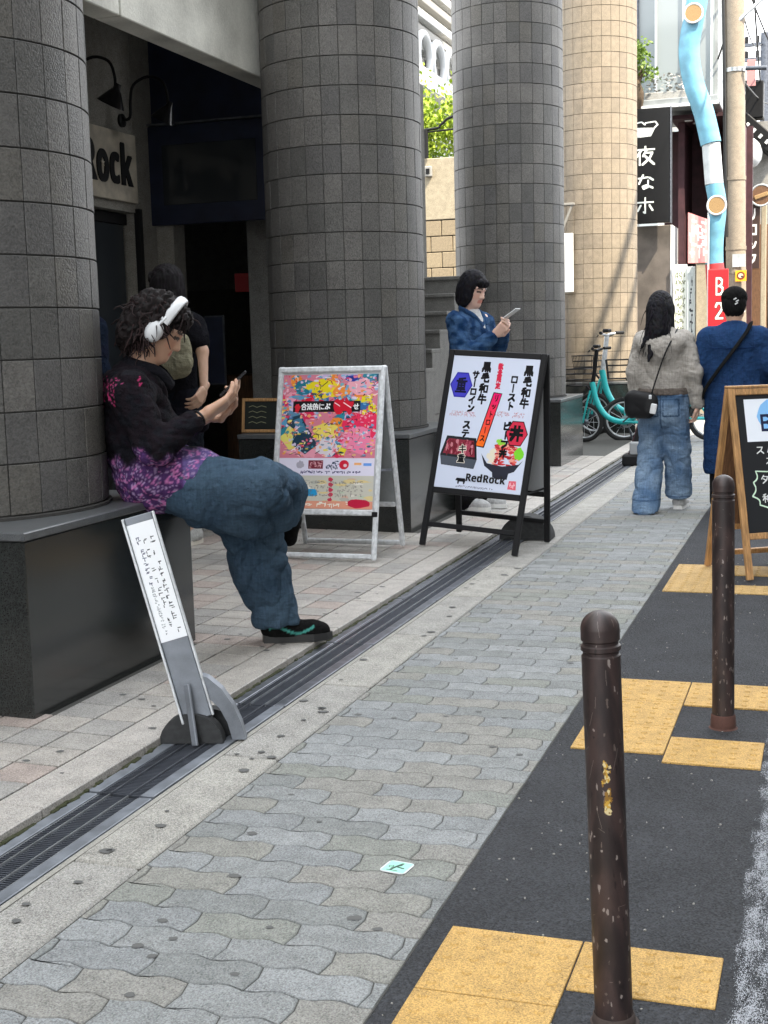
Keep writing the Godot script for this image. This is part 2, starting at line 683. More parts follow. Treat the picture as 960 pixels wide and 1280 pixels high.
	M.yellow = mat(Color(0.475, 0.29, 0.085), 0.75, paver, 1.0, asph_n, 0.35)
	M.yellow2 = mat(Color(0.44, 0.285, 0.105), 0.75, paver, 1.0, asph_n, 0.35)
	M.teal = mat(Color(0.02, 0.42, 0.42), 0.35)
	M.tyre = mat(Color(0.02, 0.02, 0.02), 0.85)
	M.grey_plastic = mat(Color(0.30, 0.31, 0.32), 0.5)
	M.red = mat(Color(0.42, 0.035, 0.04), 0.5)
	M.pink = mat(Color(0.5, 0.24, 0.24), 0.8)
	M.maroon = mat(Color(0.05, 0.016, 0.022), 0.7, worn, 1.0)
	M.cyan = mat(Color(0.11, 0.29, 0.40), 0.5, worn, 0.8)
	M.pale = mat(Color(0.42, 0.45, 0.47), 0.5, worn, 0.8)
	M.cork = mat(Color(0.34, 0.215, 0.095), 0.8, granite, 8.0)
	M.pole = mat(Color(0.26, 0.215, 0.165), 0.85, paver, 0.7, paver_n, 0.4)
	M.cable = mat(Color(0.02, 0.02, 0.02), 0.6)
	M.bark = mat(Color(0.10, 0.07, 0.045), 0.95, asph, 4.0, asph_n, 1.0)
	M.stone_warm = []
	for c in [Color(0.33, 0.265, 0.175), Color(0.30, 0.24, 0.16), Color(0.35, 0.285, 0.195)]:
		M.stone_warm.append(mat(c, 0.85, granite, 4.0, granite_n, 0.5))
	M.stone_smooth = mat(Color(0.36, 0.31, 0.225), 0.85, paver, 1.0, paver_n, 0.3)
	M.step = mat(Color(0.15, 0.147, 0.138), 0.85, granite, 1.4, granite_n, 0.6)
	M.tread = mat(Color(0.15, 0.147, 0.138), 0.85, granite, 1.4, granite_n, 0.6)
	M.facade = mat(Color(0.62, 0.62, 0.60), 0.7, paver, 0.5)
	M.facade_grey = mat(Color(0.22, 0.235, 0.24), 0.5, worn, 0.5)
	M.pier = mat(Color(0.115, 0.10, 0.088), 0.35, worn, 0.6)
	M.louver = mat(Color(0.25, 0.24, 0.22), 0.7)
	M.pale_glass = mat(Color(0.24, 0.27, 0.28), 0.12)
	M.leaf = mat(Color(0.16, 0.30, 0.03), 0.6)
	M.leaf.vertex_color_use_as_albedo = true
	M.leaf.albedo_color = Color(1, 1, 1)
	M.leaf.backlight_enabled = true
	M.leaf.backlight = Color(0.30, 0.42, 0.06)
	# surfaces whose colour sits in the mesh
	# crumpled cloth relief: ridged creases of a few centimetres
	var cr := FastNoiseLite.new()
	cr.seed = 14
	cr.frequency = 0.010
	cr.fractal_type = FastNoiseLite.FRACTAL_RIDGED
	cr.fractal_octaves = 4
	cr.domain_warp_enabled = true
	cr.domain_warp_amplitude = 24.0
	var ci := cr.get_seamless_image(512, 512)
	ci.convert(Image.FORMAT_RGBA8)
	var crumple := normal_of(ci, 11.0)
	var sl := FastNoiseLite.new()
	sl.seed = 6
	sl.frequency = 0.05
	sl.fractal_octaves = 3
	var slub := Image.create(512, 512, false, Image.FORMAT_RGB8)
	var sr := RandomNumberGenerator.new()
	sr.seed = 5
	for y in 512:
		for x in 512:
			var q := 0.70 + 0.20 * sl.get_noise_2d(x * 1.6, y * 0.16) + 0.15 * sl.get_noise_2d(x * 0.16 + 300.0, y * 1.6) + sr.randf_range(-0.12, 0.12)
			q = Color(clampf(q, 0.05, 1.0), 0, 0).linear_to_srgb().r
			slub.set_pixel(x, y, Color(q, q, q))
	M.cloth = mat(Color(0.72, 0.72, 0.72), 0.95, tex(slub), 3.0, crumple, 1.5, 0.0, false)
	M.cloth.metallic_specular = 0.2
	M.cloth.uv1_scale = Vector3.ONE * 2.2
	M.cloth.albedo_color = Color(1, 1, 1)
	M.cloth.vertex_color_use_as_albedo = true
	M.skin = mat(Color(1, 1, 1), 0.55)
	M.skin.vertex_color_use_as_albedo = true
	M.skin.subsurf_scatter_enabled = true
	M.skin.subsurf_scatter_strength = 0.08
	M.hair = mat(Color(1, 1, 1), 0.62)
	M.hair.metallic_specular = 0.25
	M.hair.vertex_color_use_as_albedo = true
	M.painted = mat(Color(1, 1, 1), 0.5)
	M.painted.vertex_color_use_as_albedo = true
	M.granite_tex = granite

# ------------------------------------------------------------------ print: brush strokes and flat shapes
const GLYPH := {
	"黒": "20,8 80,8 80,48 20,48 20,8;20,28 80,28;50,8 50,70;15,60 85,60;8,72 92,72;15,80 8,95;38,80 42,95;60,80 65,95;82,80 92,95",
	"毛": "72,8 25,18;20,35 80,28;12,58 88,48;48,15 48,80 55,92 90,92 92,78",
	"和": "42,8 15,18;8,35 50,35;30,15 30,95;30,40 8,70;30,45 50,65;60,25 92,25 92,85 60,85 60,25",
	"牛": "30,8 15,40;25,28 85,28;8,58 92,58;52,8 52,95",
	"サ": "8,30 92,30;30,10 30,55;70,10 70,50 60,80 40,95",
	"ー": "50,8 50,92",
	"ロ": "15,20 85,20 85,85 15,85 15,20",
	"イ": "80,8 50,40 10,60;55,38 55,95",
	"ン": "15,20 35,32;12,88 60,72 90,30",
	"ス": "18,18 78,18 60,55 10,90;55,60 90,92",
	"テ": "25,15 75,15;8,42 92,42;52,42 50,70 30,92",
	"キ": "12,35 85,25;8,65 92,55;42,8 58,95",
	"重": "75,8 25,14;10,26 90,26;22,38 78,38 78,68 22,68 22,38;22,53 78,53;50,12 50,92;18,80 82,80;8,94 92,94",
	"ト": "38,8 38,95;38,40 80,60",
	"ビ": "20,12 20,80 30,90 85,88;80,30 20,50;72,5 80,18;86,2 94,14",
	"フ": "12,18 85,18 75,60 25,95",
	"丼": "10,30 90,30;8,60 92,60;35,8 35,65 15,95;66,8 66,95;46,42 54,50",
	"数": "8,30 50,30;28,8 28,50;12,12 20,22;45,12 38,22;28,30 8,48;28,30 50,48;25,52 12,75 45,95;45,58 10,95;6,68 52,68;65,8 55,40;60,28 95,28;85,28 55,95;62,40 95,95",
	"量": "25,6 75,6 75,30 25,30 25,6;25,18 75,18;8,40 92,40;25,50 75,50 75,74 25,74 25,50;25,62 75,62;50,50 50,94;18,84 82,84;8,95 92,95",
	"限": "12,8 12,95;12,8 38,8 22,40 40,55 18,70;52,8 88,8 88,46 52,46;52,8 52,90 70,80;52,27 88,27;62,46 92,92;90,55 72,68",
	"定": "50,4 50,14;10,28 10,16 90,16 90,28;25,38 75,38;50,38 50,85;50,60 80,60;28,55 22,75 8,95;22,75 45,90 92,92",
	"合": "50,6 8,40;50,6 92,40;32,42 68,42;22,58 78,58 78,92 22,92 22,58",
	"法": "12,10 24,20;6,36 20,46;8,92 26,60;38,26 92,26;64,6 64,48;32,48 95,48;60,48 42,86 82,82;74,66 92,94",
	"的": "25,5 18,20;10,20 42,20 42,88 10,88 10,20;10,52 42,52;62,5 52,38;58,25 90,25 86,90 72,86;62,48 72,62",
	"に": "18,12 14,60 20,92;45,25 85,25;42,70 55,84 90,82",
	"ぶ": "35,10 55,20;50,28 35,45 60,62 50,85 30,80;22,58 8,82;72,55 88,75;78,15 84,28;90,10 96,22",
	"せ": "6,42 94,32;72,8 70,60 58,62;30,18 30,75 45,88 82,86",
	"な": "10,28 60,22;35,8 12,60;70,25 90,40;62,42 62,82 38,92 32,78 55,70 88,88",
	"ホ": "10,32 90,32;50,8 50,90 42,84;28,48 12,78;72,48 88,76",
	"夜": "50,4 50,14;8,18 92,18;30,20 8,52;22,40 22,92;55,22 38,50;52,34 84,34 70,62 36,92;50,52 92,92",
	"リ": "25,12 25,58;72,8 72,50 62,78 40,95",
	"ッ": "15,40 22,58;42,36 48,54;85,38 72,72 40,92",
	"ク": "40,8 12,50;35,25 82,25 70,60 28,95",
	"パ": "30,25 8,80;62,20 90,80;84,8 92,8 92,18 84,18 84,8",
	"シ": "18,15 35,25;10,42 28,52;15,90 60,75 92,30",
	"レ": "25,10 25,90 85,50",
	"タ": "42,8 14,48;38,22 85,22 72,60 28,95;35,45 65,66",
	"B": "25,8 25,92;25,8 60,8 78,20 74,40 58,48 25,48;58,48 84,60 82,82 62,92 25,92",
	"2": "18,28 32,10 65,10 80,28 72,48 20,90 84,90",
	"u": "20,38 20,75 38,92 65,88 78,70;78,38 78,92",
	"z": "18,40 80,40 20,90 84,90",
	"R": "25,92 25,8 62,8 80,25 62,48 25,48;50,48 84,92",
}

func stroke(img: Image, pts: Array, w: int, c: Color) -> void:
	for i in pts.size() - 1:
		var a: Vector2 = pts[i]
		var b: Vector2 = pts[i + 1]
		var steps := maxi(1, int(a.distance_to(b)))
		for s in steps + 1:
			var p := a.lerp(b, float(s) / steps)
			img.fill_rect(Rect2i(int(p.x - w * 0.5), int(p.y - w * 0.5), w, w), c)

func glyph(img: Image, ch: String, at: Vector2, size: Vector2, w: int, c: Color) -> void:
	if not GLYPH.has(ch):
		return
	for line in GLYPH[ch].split(";"):
		var pts := []
		for p in line.split(" "):
			var q = p.split(",")
			pts.append(at + Vector2(float(q[0]) * 0.01 * size.x, float(q[1]) * 0.01 * size.y))
		stroke(img, pts, w, c)

func column_text(img: Image, text: String, at: Vector2, size: Vector2, step: float, w: int, c: Color) -> void:
	for i in text.length():
		glyph(img, text[i], at + Vector2(0, step * i), size, w, c)

func fill_poly(img: Image, pts: PackedVector2Array, c: Color) -> void:
	var y0 := 1e9
	var y1 := -1e9
	for p in pts:
		y0 = minf(y0, p.y); y1 = maxf(y1, p.y)
	for y in range(maxi(0, int(y0)), mini(img.get_height() - 1, int(y1)) + 1):
		var xs := []
		for i in pts.size():
			var a := pts[i]; var b := pts[(i + 1) % pts.size()]
			if (a.y <= y) != (b.y <= y):
				xs.append(a.x + (b.x - a.x) * (y - a.y) / (b.y - a.y))
		xs.sort()
		for i in range(0, xs.size() - 1, 2):
			img.fill_rect(Rect2i(int(xs[i]), y, maxi(1, int(xs[i + 1]) - int(xs[i])), 1), c)

func oval(img: Image, at: Vector2, r: Vector2, c: Color, jag := 0.0, sides := 22, sd := 0) -> void:
	var g := RandomNumberGenerator.new()
	g.seed = sd + int(at.x * 13 + at.y * 7)
	var pts := PackedVector2Array()
	for i in sides:
		var a := TAU * i / sides
		var k := 1.0 + g.randf_range(-jag, jag)
		pts.append(at + Vector2(cos(a) * r.x, sin(a) * r.y) * k)
	fill_poly(img, pts, c)

func hexagon(img: Image, at: Vector2, r: float, c: Color) -> void:
	var pts := PackedVector2Array()
	for i in 6:
		var a := TAU * i / 6.0
		pts.append(at + Vector2(cos(a), sin(a) * 1.02) * r)
	fill_poly(img, pts, c)

func canvas(w: int, h: int, c: Color) -> Image:
	var img := Image.create(w, h, false, Image.FORMAT_RGB8)
	img.fill(c)
	return img

func marks(img: Image, r: Rect2, size: float, step: float, w: int, c: Color, sd: int, density := 0.85) -> void:
	# rows of print too small to read in the photograph
	var g := RandomNumberGenerator.new()
	g.seed = sd
	var y := r.position.y
	while y < r.end.y - size * 0.5:
		var x := r.position.x
		while x < r.end.x - size * 0.6:
			if g.randf() < density:
				for k in 3:
					var a := Vector2(x + g.randf() * size * 0.8, y + g.randf() * size)
					var b := a + (Vector2(size * 0.6, 0) if g.randf() < 0.5 else Vector2(0, size * 0.6))
					stroke(img, [a, b], w, c)
			x += size * 1.05
		y += step

# ------------------------------------------------------------------ the street
func floor_y(x: float) -> float:
	return 0.035 + 0.018 * (-2.10 - x)

func street() -> void:
	var g := setting("ground", "bare ground below the street and the buildings")
	boxp("soil", Vector3(0, -0.65, -60), Vector3(260, 0.8, 260), M.ground, g)
	var road := setting("road", "dark asphalt road with fine grain beside the grey paving")
	boxp("asphalt", Vector3(19.16, -0.125, -35), Vector3(40, 0.25, 110), M.asphalt, road)
	road_line()
	var grit := MB.new()
	for i in 420:
		var k := rng.randf_range(0.0015, 0.004)
		grit.box(Vector3(rng.randf_range(-0.83, 0.3), k * 0.4, -2.0 - pow(rng.randf(), 1.4) * 6.0), Vector3(k * 1.5, k, k), 0.0, Basis(Vector3.UP, rng.randf() * 3.0))
	part("grit", grit.mesh(), M.kerb, road).set_meta("kind", "stuff")
	# paving of wavy blocks laid across the walkway
	var pave := setting("pavement", "grey pavement of wavy interlocking blocks")
	boxp("bedding", Vector3(-1.2425, -0.0985, -14.0), Vector3(0.805, 0.20, 27.0), M.joint, pave)
	var bl := 0.25
	var bw := 0.107
	var x0 := -1.642
	var x1 := -0.843
	var shapes := [[], []]
	for par in 2:
		var first := floorf((x0 - par * bl * 0.5) / bl) * bl + par * bl * 0.5
		var x := first
		while x < x1:
			var poly := block_outline(x, bl, bw)
			for piece in Geometry2D.intersect_polygons(poly, PackedVector2Array([Vector2(x0, -1), Vector2(x1, -1), Vector2(x1, 1), Vector2(x0, 1)])):
				var lo := 1e9
				var hi := -1e9
				for p in piece:
					lo = minf(lo, p.x); hi = maxf(hi, p.x)
				if hi - lo > 0.02:
					var mb := MB.new()
					mb.slab(piece, -0.03, 0.005, 0.0022, Vector2((lo + hi) * 0.5, 0))
					shapes[par].append(mb)
			x += bl
	var meshes := [[], []]
	for par in 2:
		for mb in shapes[par]:
			meshes[par].append(mb.mesh())
	var count := 0
	var rest := []
	for i in M.pavers.size():
		rest.append(MB.new())
	var z := -1.86
	var row := 0
	while z > -26.0:
		var par := row % 2
		for k in meshes[par].size():
			var tone: int = rng.randi() % M.pavers.size()
			var dy := rng.randf_range(-0.0006, 0.0004)
			if z < -2.0 and count < 298:
				part("paving_block", meshes[par][k], M.pavers[tone], pave, Vector3(0, dy, z), Vector3(rng.randf_range(-0.004, 0.004), 0, 0))
				count += 1
			else:
				var src: MB = shapes[par][k]
				var dst: MB = rest[tone]
				var off := dst.v.size()
				for p in src.v:
					dst.v.append(p + Vector3(0, dy, z))
				dst.n.append_array(src.n); dst.c.append_array(src.c); dst.t.append_array(src.t)
				for i in src.idx:
					dst.idx.append(i + off)
		z -= bw
		row += 1
	for i in rest.size():
		var o := part("far_paving_blocks", rest[i].mesh(), M.pavers[i], pave)
		o.set_meta("kind", "stuff")
	# old chewing gum trodden flat
	var gum := MB.new()
	for i in 48:
		var gx: float = rng.randf_range(-1.62, -0.9)
		var gz: float = -2.2 - rng.randf() * 6.0
		gum_spot(gum, Vector3(gx, 0.0052, gz), rng.randf_range(0.004, 0.014))
	var go := part("gum_spots", gum.mesh(), M.gum, pave)
	go.set_meta("kind", "stuff")
	# granite kerb stones beside the drain
	var kerb := setting("kerb", "rough beige granite kerb stones between drain and paving")
	boxp("bedding", Vector3(-1.755, -0.106, -14.0), Vector3(0.215, 0.20, 27.0), M.joint, kerb)
	var kz := -1.95
	while kz > -26.0:
		var ln := 0.9
		var o := boxp("kerb_stone", Vector3(-1.746 , -0.045, kz - ln * 0.5), Vector3(0.195, 0.105 + rng.randf_range(-0.002, 0.002), ln - 0.006), M.kerb if rng.randf() < 0.6 else M.kerb2, kerb, 0.006)
		o.rotation.z = rng.randf_range(-0.004, 0.004)
		kz -= ln
	var mo := MB.new()
	mo.box(Vector3(-1.856, -0.03, -14), Vector3(0.018, 0.066, 26.5))
	part("mortar", mo.mesh(), M.mortar, kerb)
	var gum2 := MB.new()
	for i in 34:
		gum_spot(gum2, Vector3(rng.randf_range(-1.83, -1.67), 0.0095, -2.3 - rng.randf() * 5.0), rng.randf_range(0.006, 0.018))
	var g2 := part("gum_spots", gum2.mesh(), M.gum, kerb)
	g2.set_meta("kind", "stuff")
	drain()
	tactile()

func gum_spot(mb: MB, at: Vector3, r: float) -> void:
	var ring := []
	for i in 9:
		var a := TAU * i / 9.0
		var k := r * rng.randf_range(0.75, 1.15)
		ring.append(at + Vector3(cos(a) * k * 1.25, 0.0012, sin(a) * k))
	mb.face(ring, at - Vector3(0, 1, 0))

func block_outline(x: float, bl: float, bw: float) -> PackedVector2Array:
	var out := PackedVector2Array()
	var j := 0.0016
	var xs := [0.0, 0.1, 0.25, 0.35, 0.5, 0.6, 0.75, 0.85, 1.0]
	for f in xs:
		var px: float = x + j + f * (bl - 2.0 * j)
		out.append(Vector2(px, -bw * 0.5 + j + wave(px, bl)))
	out.append(Vector2(x + bl - j + 0.008, 0.0))
	for i in xs.size():
		var f: float = xs[xs.size() - 1 - i]
		var px: float = x + j + f * (bl - 2.0 * j)
		out.append(Vector2(px, bw * 0.5 - j + wave(px, bl)))
	out.append(Vector2(x + j + 0.008, 0.0))
	return out

func wave(px: float, bl: float) -> float:
	var q := clampf(sin(px / bl * TAU * 2.0 + 0.8) * 1.6, -1.0, 1.0)
	return 0.0068 * q

func road_line() -> void:
	# worn white edge line on the asphalt
	var o := setting("road_marking", "worn white painted line on the asphalt")
	var img := Image.create(128, 1024, false, Image.FORMAT_RGBA8)
	var nz := FastNoiseLite.new()
	nz.seed = 5
	nz.frequency = 0.02
	nz.fractal_octaves = 4
	var g := RandomNumberGenerator.new()
	g.seed = 4
	for y in 1024:
		for x in 128:
			var e := minf(x, 127 - x) / 26.0
			var k := nz.get_noise_2d(x * 1.0, y * 0.7) * 0.9 + minf(e, 1.0) * 0.55 + g.randf_range(-0.8, 0.8) - 0.72
			img.set_pixel(x, y, Color(0.58, 0.59, 0.61, 1.0 if k > 0.0 else 0.0))
	var m := StandardMaterial3D.new()
	m.albedo_texture = ImageTexture.create_from_image(img)
	m.transparency = BaseMaterial3D.TRANSPARENCY_ALPHA_SCISSOR
	m.alpha_scissor_threshold = 0.5
	m.roughness = 0.8
	for i in 5:
		var mb := MB.new()
		var za := -1.2 - i * 2.4
		mb.quad_uv(Vector3(-0.175, 0.004, za - 2.4), Vector3(-0.04, 0.004, za - 2.4), Vector3(-0.04, 0.004, za), Vector3(-0.175, 0.004, za), Vector3(0, -1, 0))
		part("paint", mb.mesh(), m, o)

func drain() -> void:
	var d := setting("drain", "long slotted steel drain channel between tiled floor and kerb")
	boxp("channel_bed", Vector3(-1.98, -0.18, -14.0), Vector3(0.24, 0.06, 27.0), M.dark_void, d)
	var ln := 0.995
	var top := 0.008
	var fr := MB.new()
	fr.box(Vector3(-2.071, top - 0.02, -ln * 0.5), Vector3(0.040, 0.04, ln - 0.006), 0.002)
	fr.box(Vector3(-1.890, top - 0.02, -ln * 0.5), Vector3(0.042, 0.04, ln - 0.006), 0.002)
	var bars := MB.new()
	for x in [-2.009, -1.948]:
		bars.box(Vector3(x, top - 0.012, -ln * 0.5), Vector3(0.0045, 0.028, ln - 0.006))
	for x in [-2.047, -1.915]:
		bars.box(Vector3(x, top - 0.016, -ln * 0.5), Vector3(0.004, 0.024, ln - 0.006))
	var sl := MB.new()
	var nsl := int(ln / 0.0122)
	for i in nsl:
		for b in [[-2.045, -2.012], [-2.0065, -1.9505], [-1.9455, -1.917]]:
			sl.box(Vector3((b[0] + b[1]) * 0.5, top - 0.013, -0.008 - i * 0.0122), Vector3(b[1] - b[0], 0.018, 0.0045))
	var fm := fr.mesh()
	var bm := bars.mesh()
	var sm := sl.mesh()
	var z := -1.33
	var i := 0
	while z > -26.0:
		var bright := i == 2
		var grate := part("grate", bm, M.steel_bright if not bright else M.steel, d, Vector3(0, rng.randf_range(-0.002, 0.001), z))
		part("grate_frame", fm, M.galv if i < 3 else M.steel, grate)
		var s := part("slats", sm, M.steel_dark, grate)
		s.set_meta("kind", "stuff")
		z -= 1.0
		i += 1
	# moss and grit in the gap under the tile edge
	var mo := MB.new()
	var zz := -1.8
	while zz > -20.0:
		var r := rng.randf_range(0.006, 0.012)
		mo.box(Vector3(-2.094 + rng.randf_range(-0.002, 0.006), 0.004 + rng.randf_range(-0.006, 0.004), zz), Vector3(r * 1.6, r * 1.4, rng.randf_range(0.02, 0.07)), 0.003, Basis(Vector3.UP, rng.randf_range(-0.3, 0.3)))
		zz -= rng.randf_range(0.012, 0.035)
	var o := part("moss", mo.mesh(), M.moss, d)
	o.set_meta("kind", "stuff")

func tactile() -> void:
	var t := setting("tactile_paving", "worn yellow tactile plates set round the bollards")
	var cache := {}
	for a in [
		[-0.79, -2.74, 0.30, 0.30], [-0.79, -2.44, 0.30, 0.30], [-0.79, -2.14, 0.30, 0.30], [-0.49, -2.74, 0.30, 0.225], [-0.49, -2.14, 0.30, 0.30],
		[-0.775, -5.0, 0.30, 0.30], [-0.775, -4.70, 0.30, 0.30], [-0.775, -4.40, 0.30, 0.30], [-0.475, -5.0, 0.30, 0.32], [-0.475, -4.29, 0.30, 0.27],
		[-0.80, -7.62, 0.30, 0.30], [-0.80, -7.32, 0.30, 0.30], [-0.80, -7.02, 0.30, 0.22], [-0.50, -7.62, 0.30, 0.30], [-0.50, -7.02, 0.30, 0.22], [-0.20, -7.62, 0.30, 0.30]]:
		var key := "%.3f_%.3f" % [a[2], a[3]]
		if not cache.has(key):
			var mb := MB.new()
			mb.box(Vector3(a[2] * 0.5, 0.001, a[3] * 0.5), Vector3(a[2] - 0.004, 0.010, a[3] - 0.004), 0.0015)
			for i in 5:
				for j in 5:
					var c := Vector3((i + 0.5) * a[2] / 5.0, 0.006, (j + 0.5) * a[3] / 5.0)
					if c.z > a[3] - 0.02:
						continue
					mb.lathe([Vector2(0.0125, -0.0005), Vector2(0.0085, 0.0034), Vector2(0.0, 0.0038)], 8, Transform3D(Basis(), c))
			cache[key] = mb.mesh()
		part("tactile_plate", cache[key], M.yellow if a[1] > -6 else M.yellow2, t, Vector3(a[0], 0.0, a[1]), Vector3.ZERO)
	# fresh asphalt let in round the posts, slightly proud of the road
	for c in [[-0.34, -2.405], [-0.32, -4.475]]:
		boxp("asphalt_patch", Vector3(c[0], -0.004, c[1]), Vector3(0.296, 0.012, 0.36), M.asphalt, t, 0.002)

func arcade_floor() -> void:
	var f := setting("arcade_floor", "speckled square granite tiles under the arcade")
	var slope := atan(0.018)
	boxp("bed", Vector3(-5.1, floor_y(-5.1) - 0.108, -14.0), Vector3(6.0, 0.20, 27.0), M.joint, f, 0.0, Vector3(0, 0, -slope))
	# edge stones along the drain
	var z := -1.9
	while z > -26.0:
		boxp("edge_stone", Vector3(-2.172, floor_y(-2.172) - 0.028, z - 0.3), Vector3(0.154, 0.056, 0.596), M.tiles[rng.randi() % 2 * 4], f, 0.004, Vector3(0, 0, -slope))
		z -= 0.6
	var w := 0.163
	var mesh := box_mesh(Vector3(w - 0.008, 0.02, w - 0.008), 0.002)
	var spots := []
	for i in 22:
		var x := -2.252 - (i + 0.5) * w
		for j in 70:
			var zz := -2.62 - (j + 0.5) * w
			if inside_pedestal(x, zz) or (x < -5.2) or (x < -4.1 and zz < -9.6):
				continue
			spots.append(Vector3(x, floor_y(x) - 0.010, zz))
	spots.sort_custom(func(a, b): return tile_rank(a) < tile_rank(b))
	var rest := []
	for i in M.tiles.size():
		rest.append(MB.new())
	for i in spots.size():
		var k: int = rng.randi() % M.tiles.size()
		if rng.randf() < 0.35:
			k = 0
		var p: Vector3 = spots[i] + Vector3(0, rng.randf_range(-0.001, 0.0006), 0)
		if i < 300:
			part("floor_tile", mesh, M.tiles[k], f, p, Vector3(0, 0, -slope))
		else:
			rest[k].box(p, Vector3(w - 0.008, 0.02, w - 0.008), 0.0, Basis(Vector3.BACK, -slope))
	for i in rest.size():
		var o := part("far_floor_tiles", rest[i].mesh(), M.tiles[i], f)
		o.set_meta("kind", "stuff")
	var gum := MB.new()
	for i in 26:
		var x := rng.randf_range(-2.5, -2.12)
		gum_spot(gum, Vector3(x, floor_y(x) + 0.0002, -2.7 - rng.randf() * 4.0), rng.randf_range(0.006, 0.016))
	var go := part("gum_spots", gum.mesh(), M.gum, f)
	go.set_meta("kind", "stuff")

func tile_rank(p: Vector3) -> float:
	return p.length() + (6.0 if p.z < -5.1 and p.x < -3.6 else 0.0) + (50.0 if p.z > -5.1 and p.x < -2.75 and p.x / p.z > 0.62 else 0.0)

const PED := [[-3.235, -4.475, 0.63], [-3.25, -8.95, 0.625], [-3.11, -13.47, 0.625], [-3.0, -17.97, 0.625]]

func inside_pedestal(x: float, z: float) -> bool:
	for p in PED:
		if absf(x - p[0]) < p[2] - 0.03 and absf(z - p[1]) < p[2] - 0.03:
			return true
	return false

# ------------------------------------------------------------------ round columns clad in stone tiles
func columns() -> void:
	var R := 0.555
	var n := 28
	var th := 0.19
	var spec := [
		[-3.28, -4.475, 4.4, "thick round column of grey stone tiles with a seated man leaning on it", M.col_tiles],
		[-3.27, -8.96, 4.6, "thick round grey tiled column behind the colourful poster stand", M.col_tiles],
		[-3.12, -13.47, 6.1, "thick round grey tiled column behind the girl in denim", M.col_tiles],
		[-2.995, -17.97, 7.3, "tiled column tinted sunlit beige, behind the parked bicycles", M.sunlit_tiles]]
	var da := TAU / n
	var gap := 0.0017 / R
	var tm := MB.new()
	tile_patch(tm, R, -da * 0.5 + gap, da * 0.5 - gap, 0.0028, th - 0.0028)
	var tile_mesh := tm.mesh()
	for ci in 4:
		var s: Array = spec[ci]
		var ped: Array = PED[ci]
		var x: float = s[0]
		var z: float = s[1]
		var fy := floor_y(-2.61)
		var t := thing("column", s[3], "column", Vector3(ped[0], fy, ped[1]), 0.0, "columns along the arcade")
		var ph := 0.655
		var p := boxp("pedestal", Vector3(0, (ph - 0.03) * 0.5 - 0.03, 0), Vector3(ped[2] * 2 - 0.012, ph + 0.03, ped[2] * 2 - 0.012), M.black_granite, t, 0.004)
		p.set_meta("label", "polished black granite pedestal block")
		boxp("pedestal_cap", Vector3(0, ph + 0.008 - 0.02, 0), Vector3(ped[2] * 2, 0.03, ped[2] * 2), M.ledge, t, 0.004)
		var y0 := ph + 0.003
		var off := Vector3(x - ped[0], 0, z - ped[1])
		var core := MB.new()
		core.lathe([Vector2(R + 0.012, y0 - 0.02), Vector2(R + 0.012, y0 + 0.012), Vector2(R - 0.007, y0 + 0.014), Vector2(R - 0.007, s[2]), Vector2(0, s[2])], 56, Transform3D(Basis(), off))
		part("core", core.mesh(), M.col_core, t)
		var cam_a := atan2(-x, -z)  # towards the camera, measured like the tile angle
		var rest := MB.new()
		var rows := int((s[2] - y0 - 0.02) / th)
		var cnt := 0
		var list: Array = s[4]
		for r in rows:
			for k in n:
				var a := k * da + (0.5 * da if ci % 2 == 0 else 0.0)
				var df := absf(angle_difference(a, cam_a))
				var yy := y0 + 0.016 + r * th
				var turn := Basis(Vector3.UP, a + rng.randf_range(-0.002, 0.002))
				if df < 1.62 and cnt < 300:
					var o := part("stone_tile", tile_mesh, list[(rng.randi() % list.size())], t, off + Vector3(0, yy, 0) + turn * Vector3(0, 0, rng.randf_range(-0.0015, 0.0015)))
					o.rotation.y = a
					cnt += 1
				else:
					tile_patch(rest, R, a - da * 0.5 + gap, a + da * 0.5 - gap, yy + 0.003, yy + th - 0.003, off)
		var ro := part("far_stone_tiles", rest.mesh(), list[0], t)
		ro.set_meta("kind", "stuff")

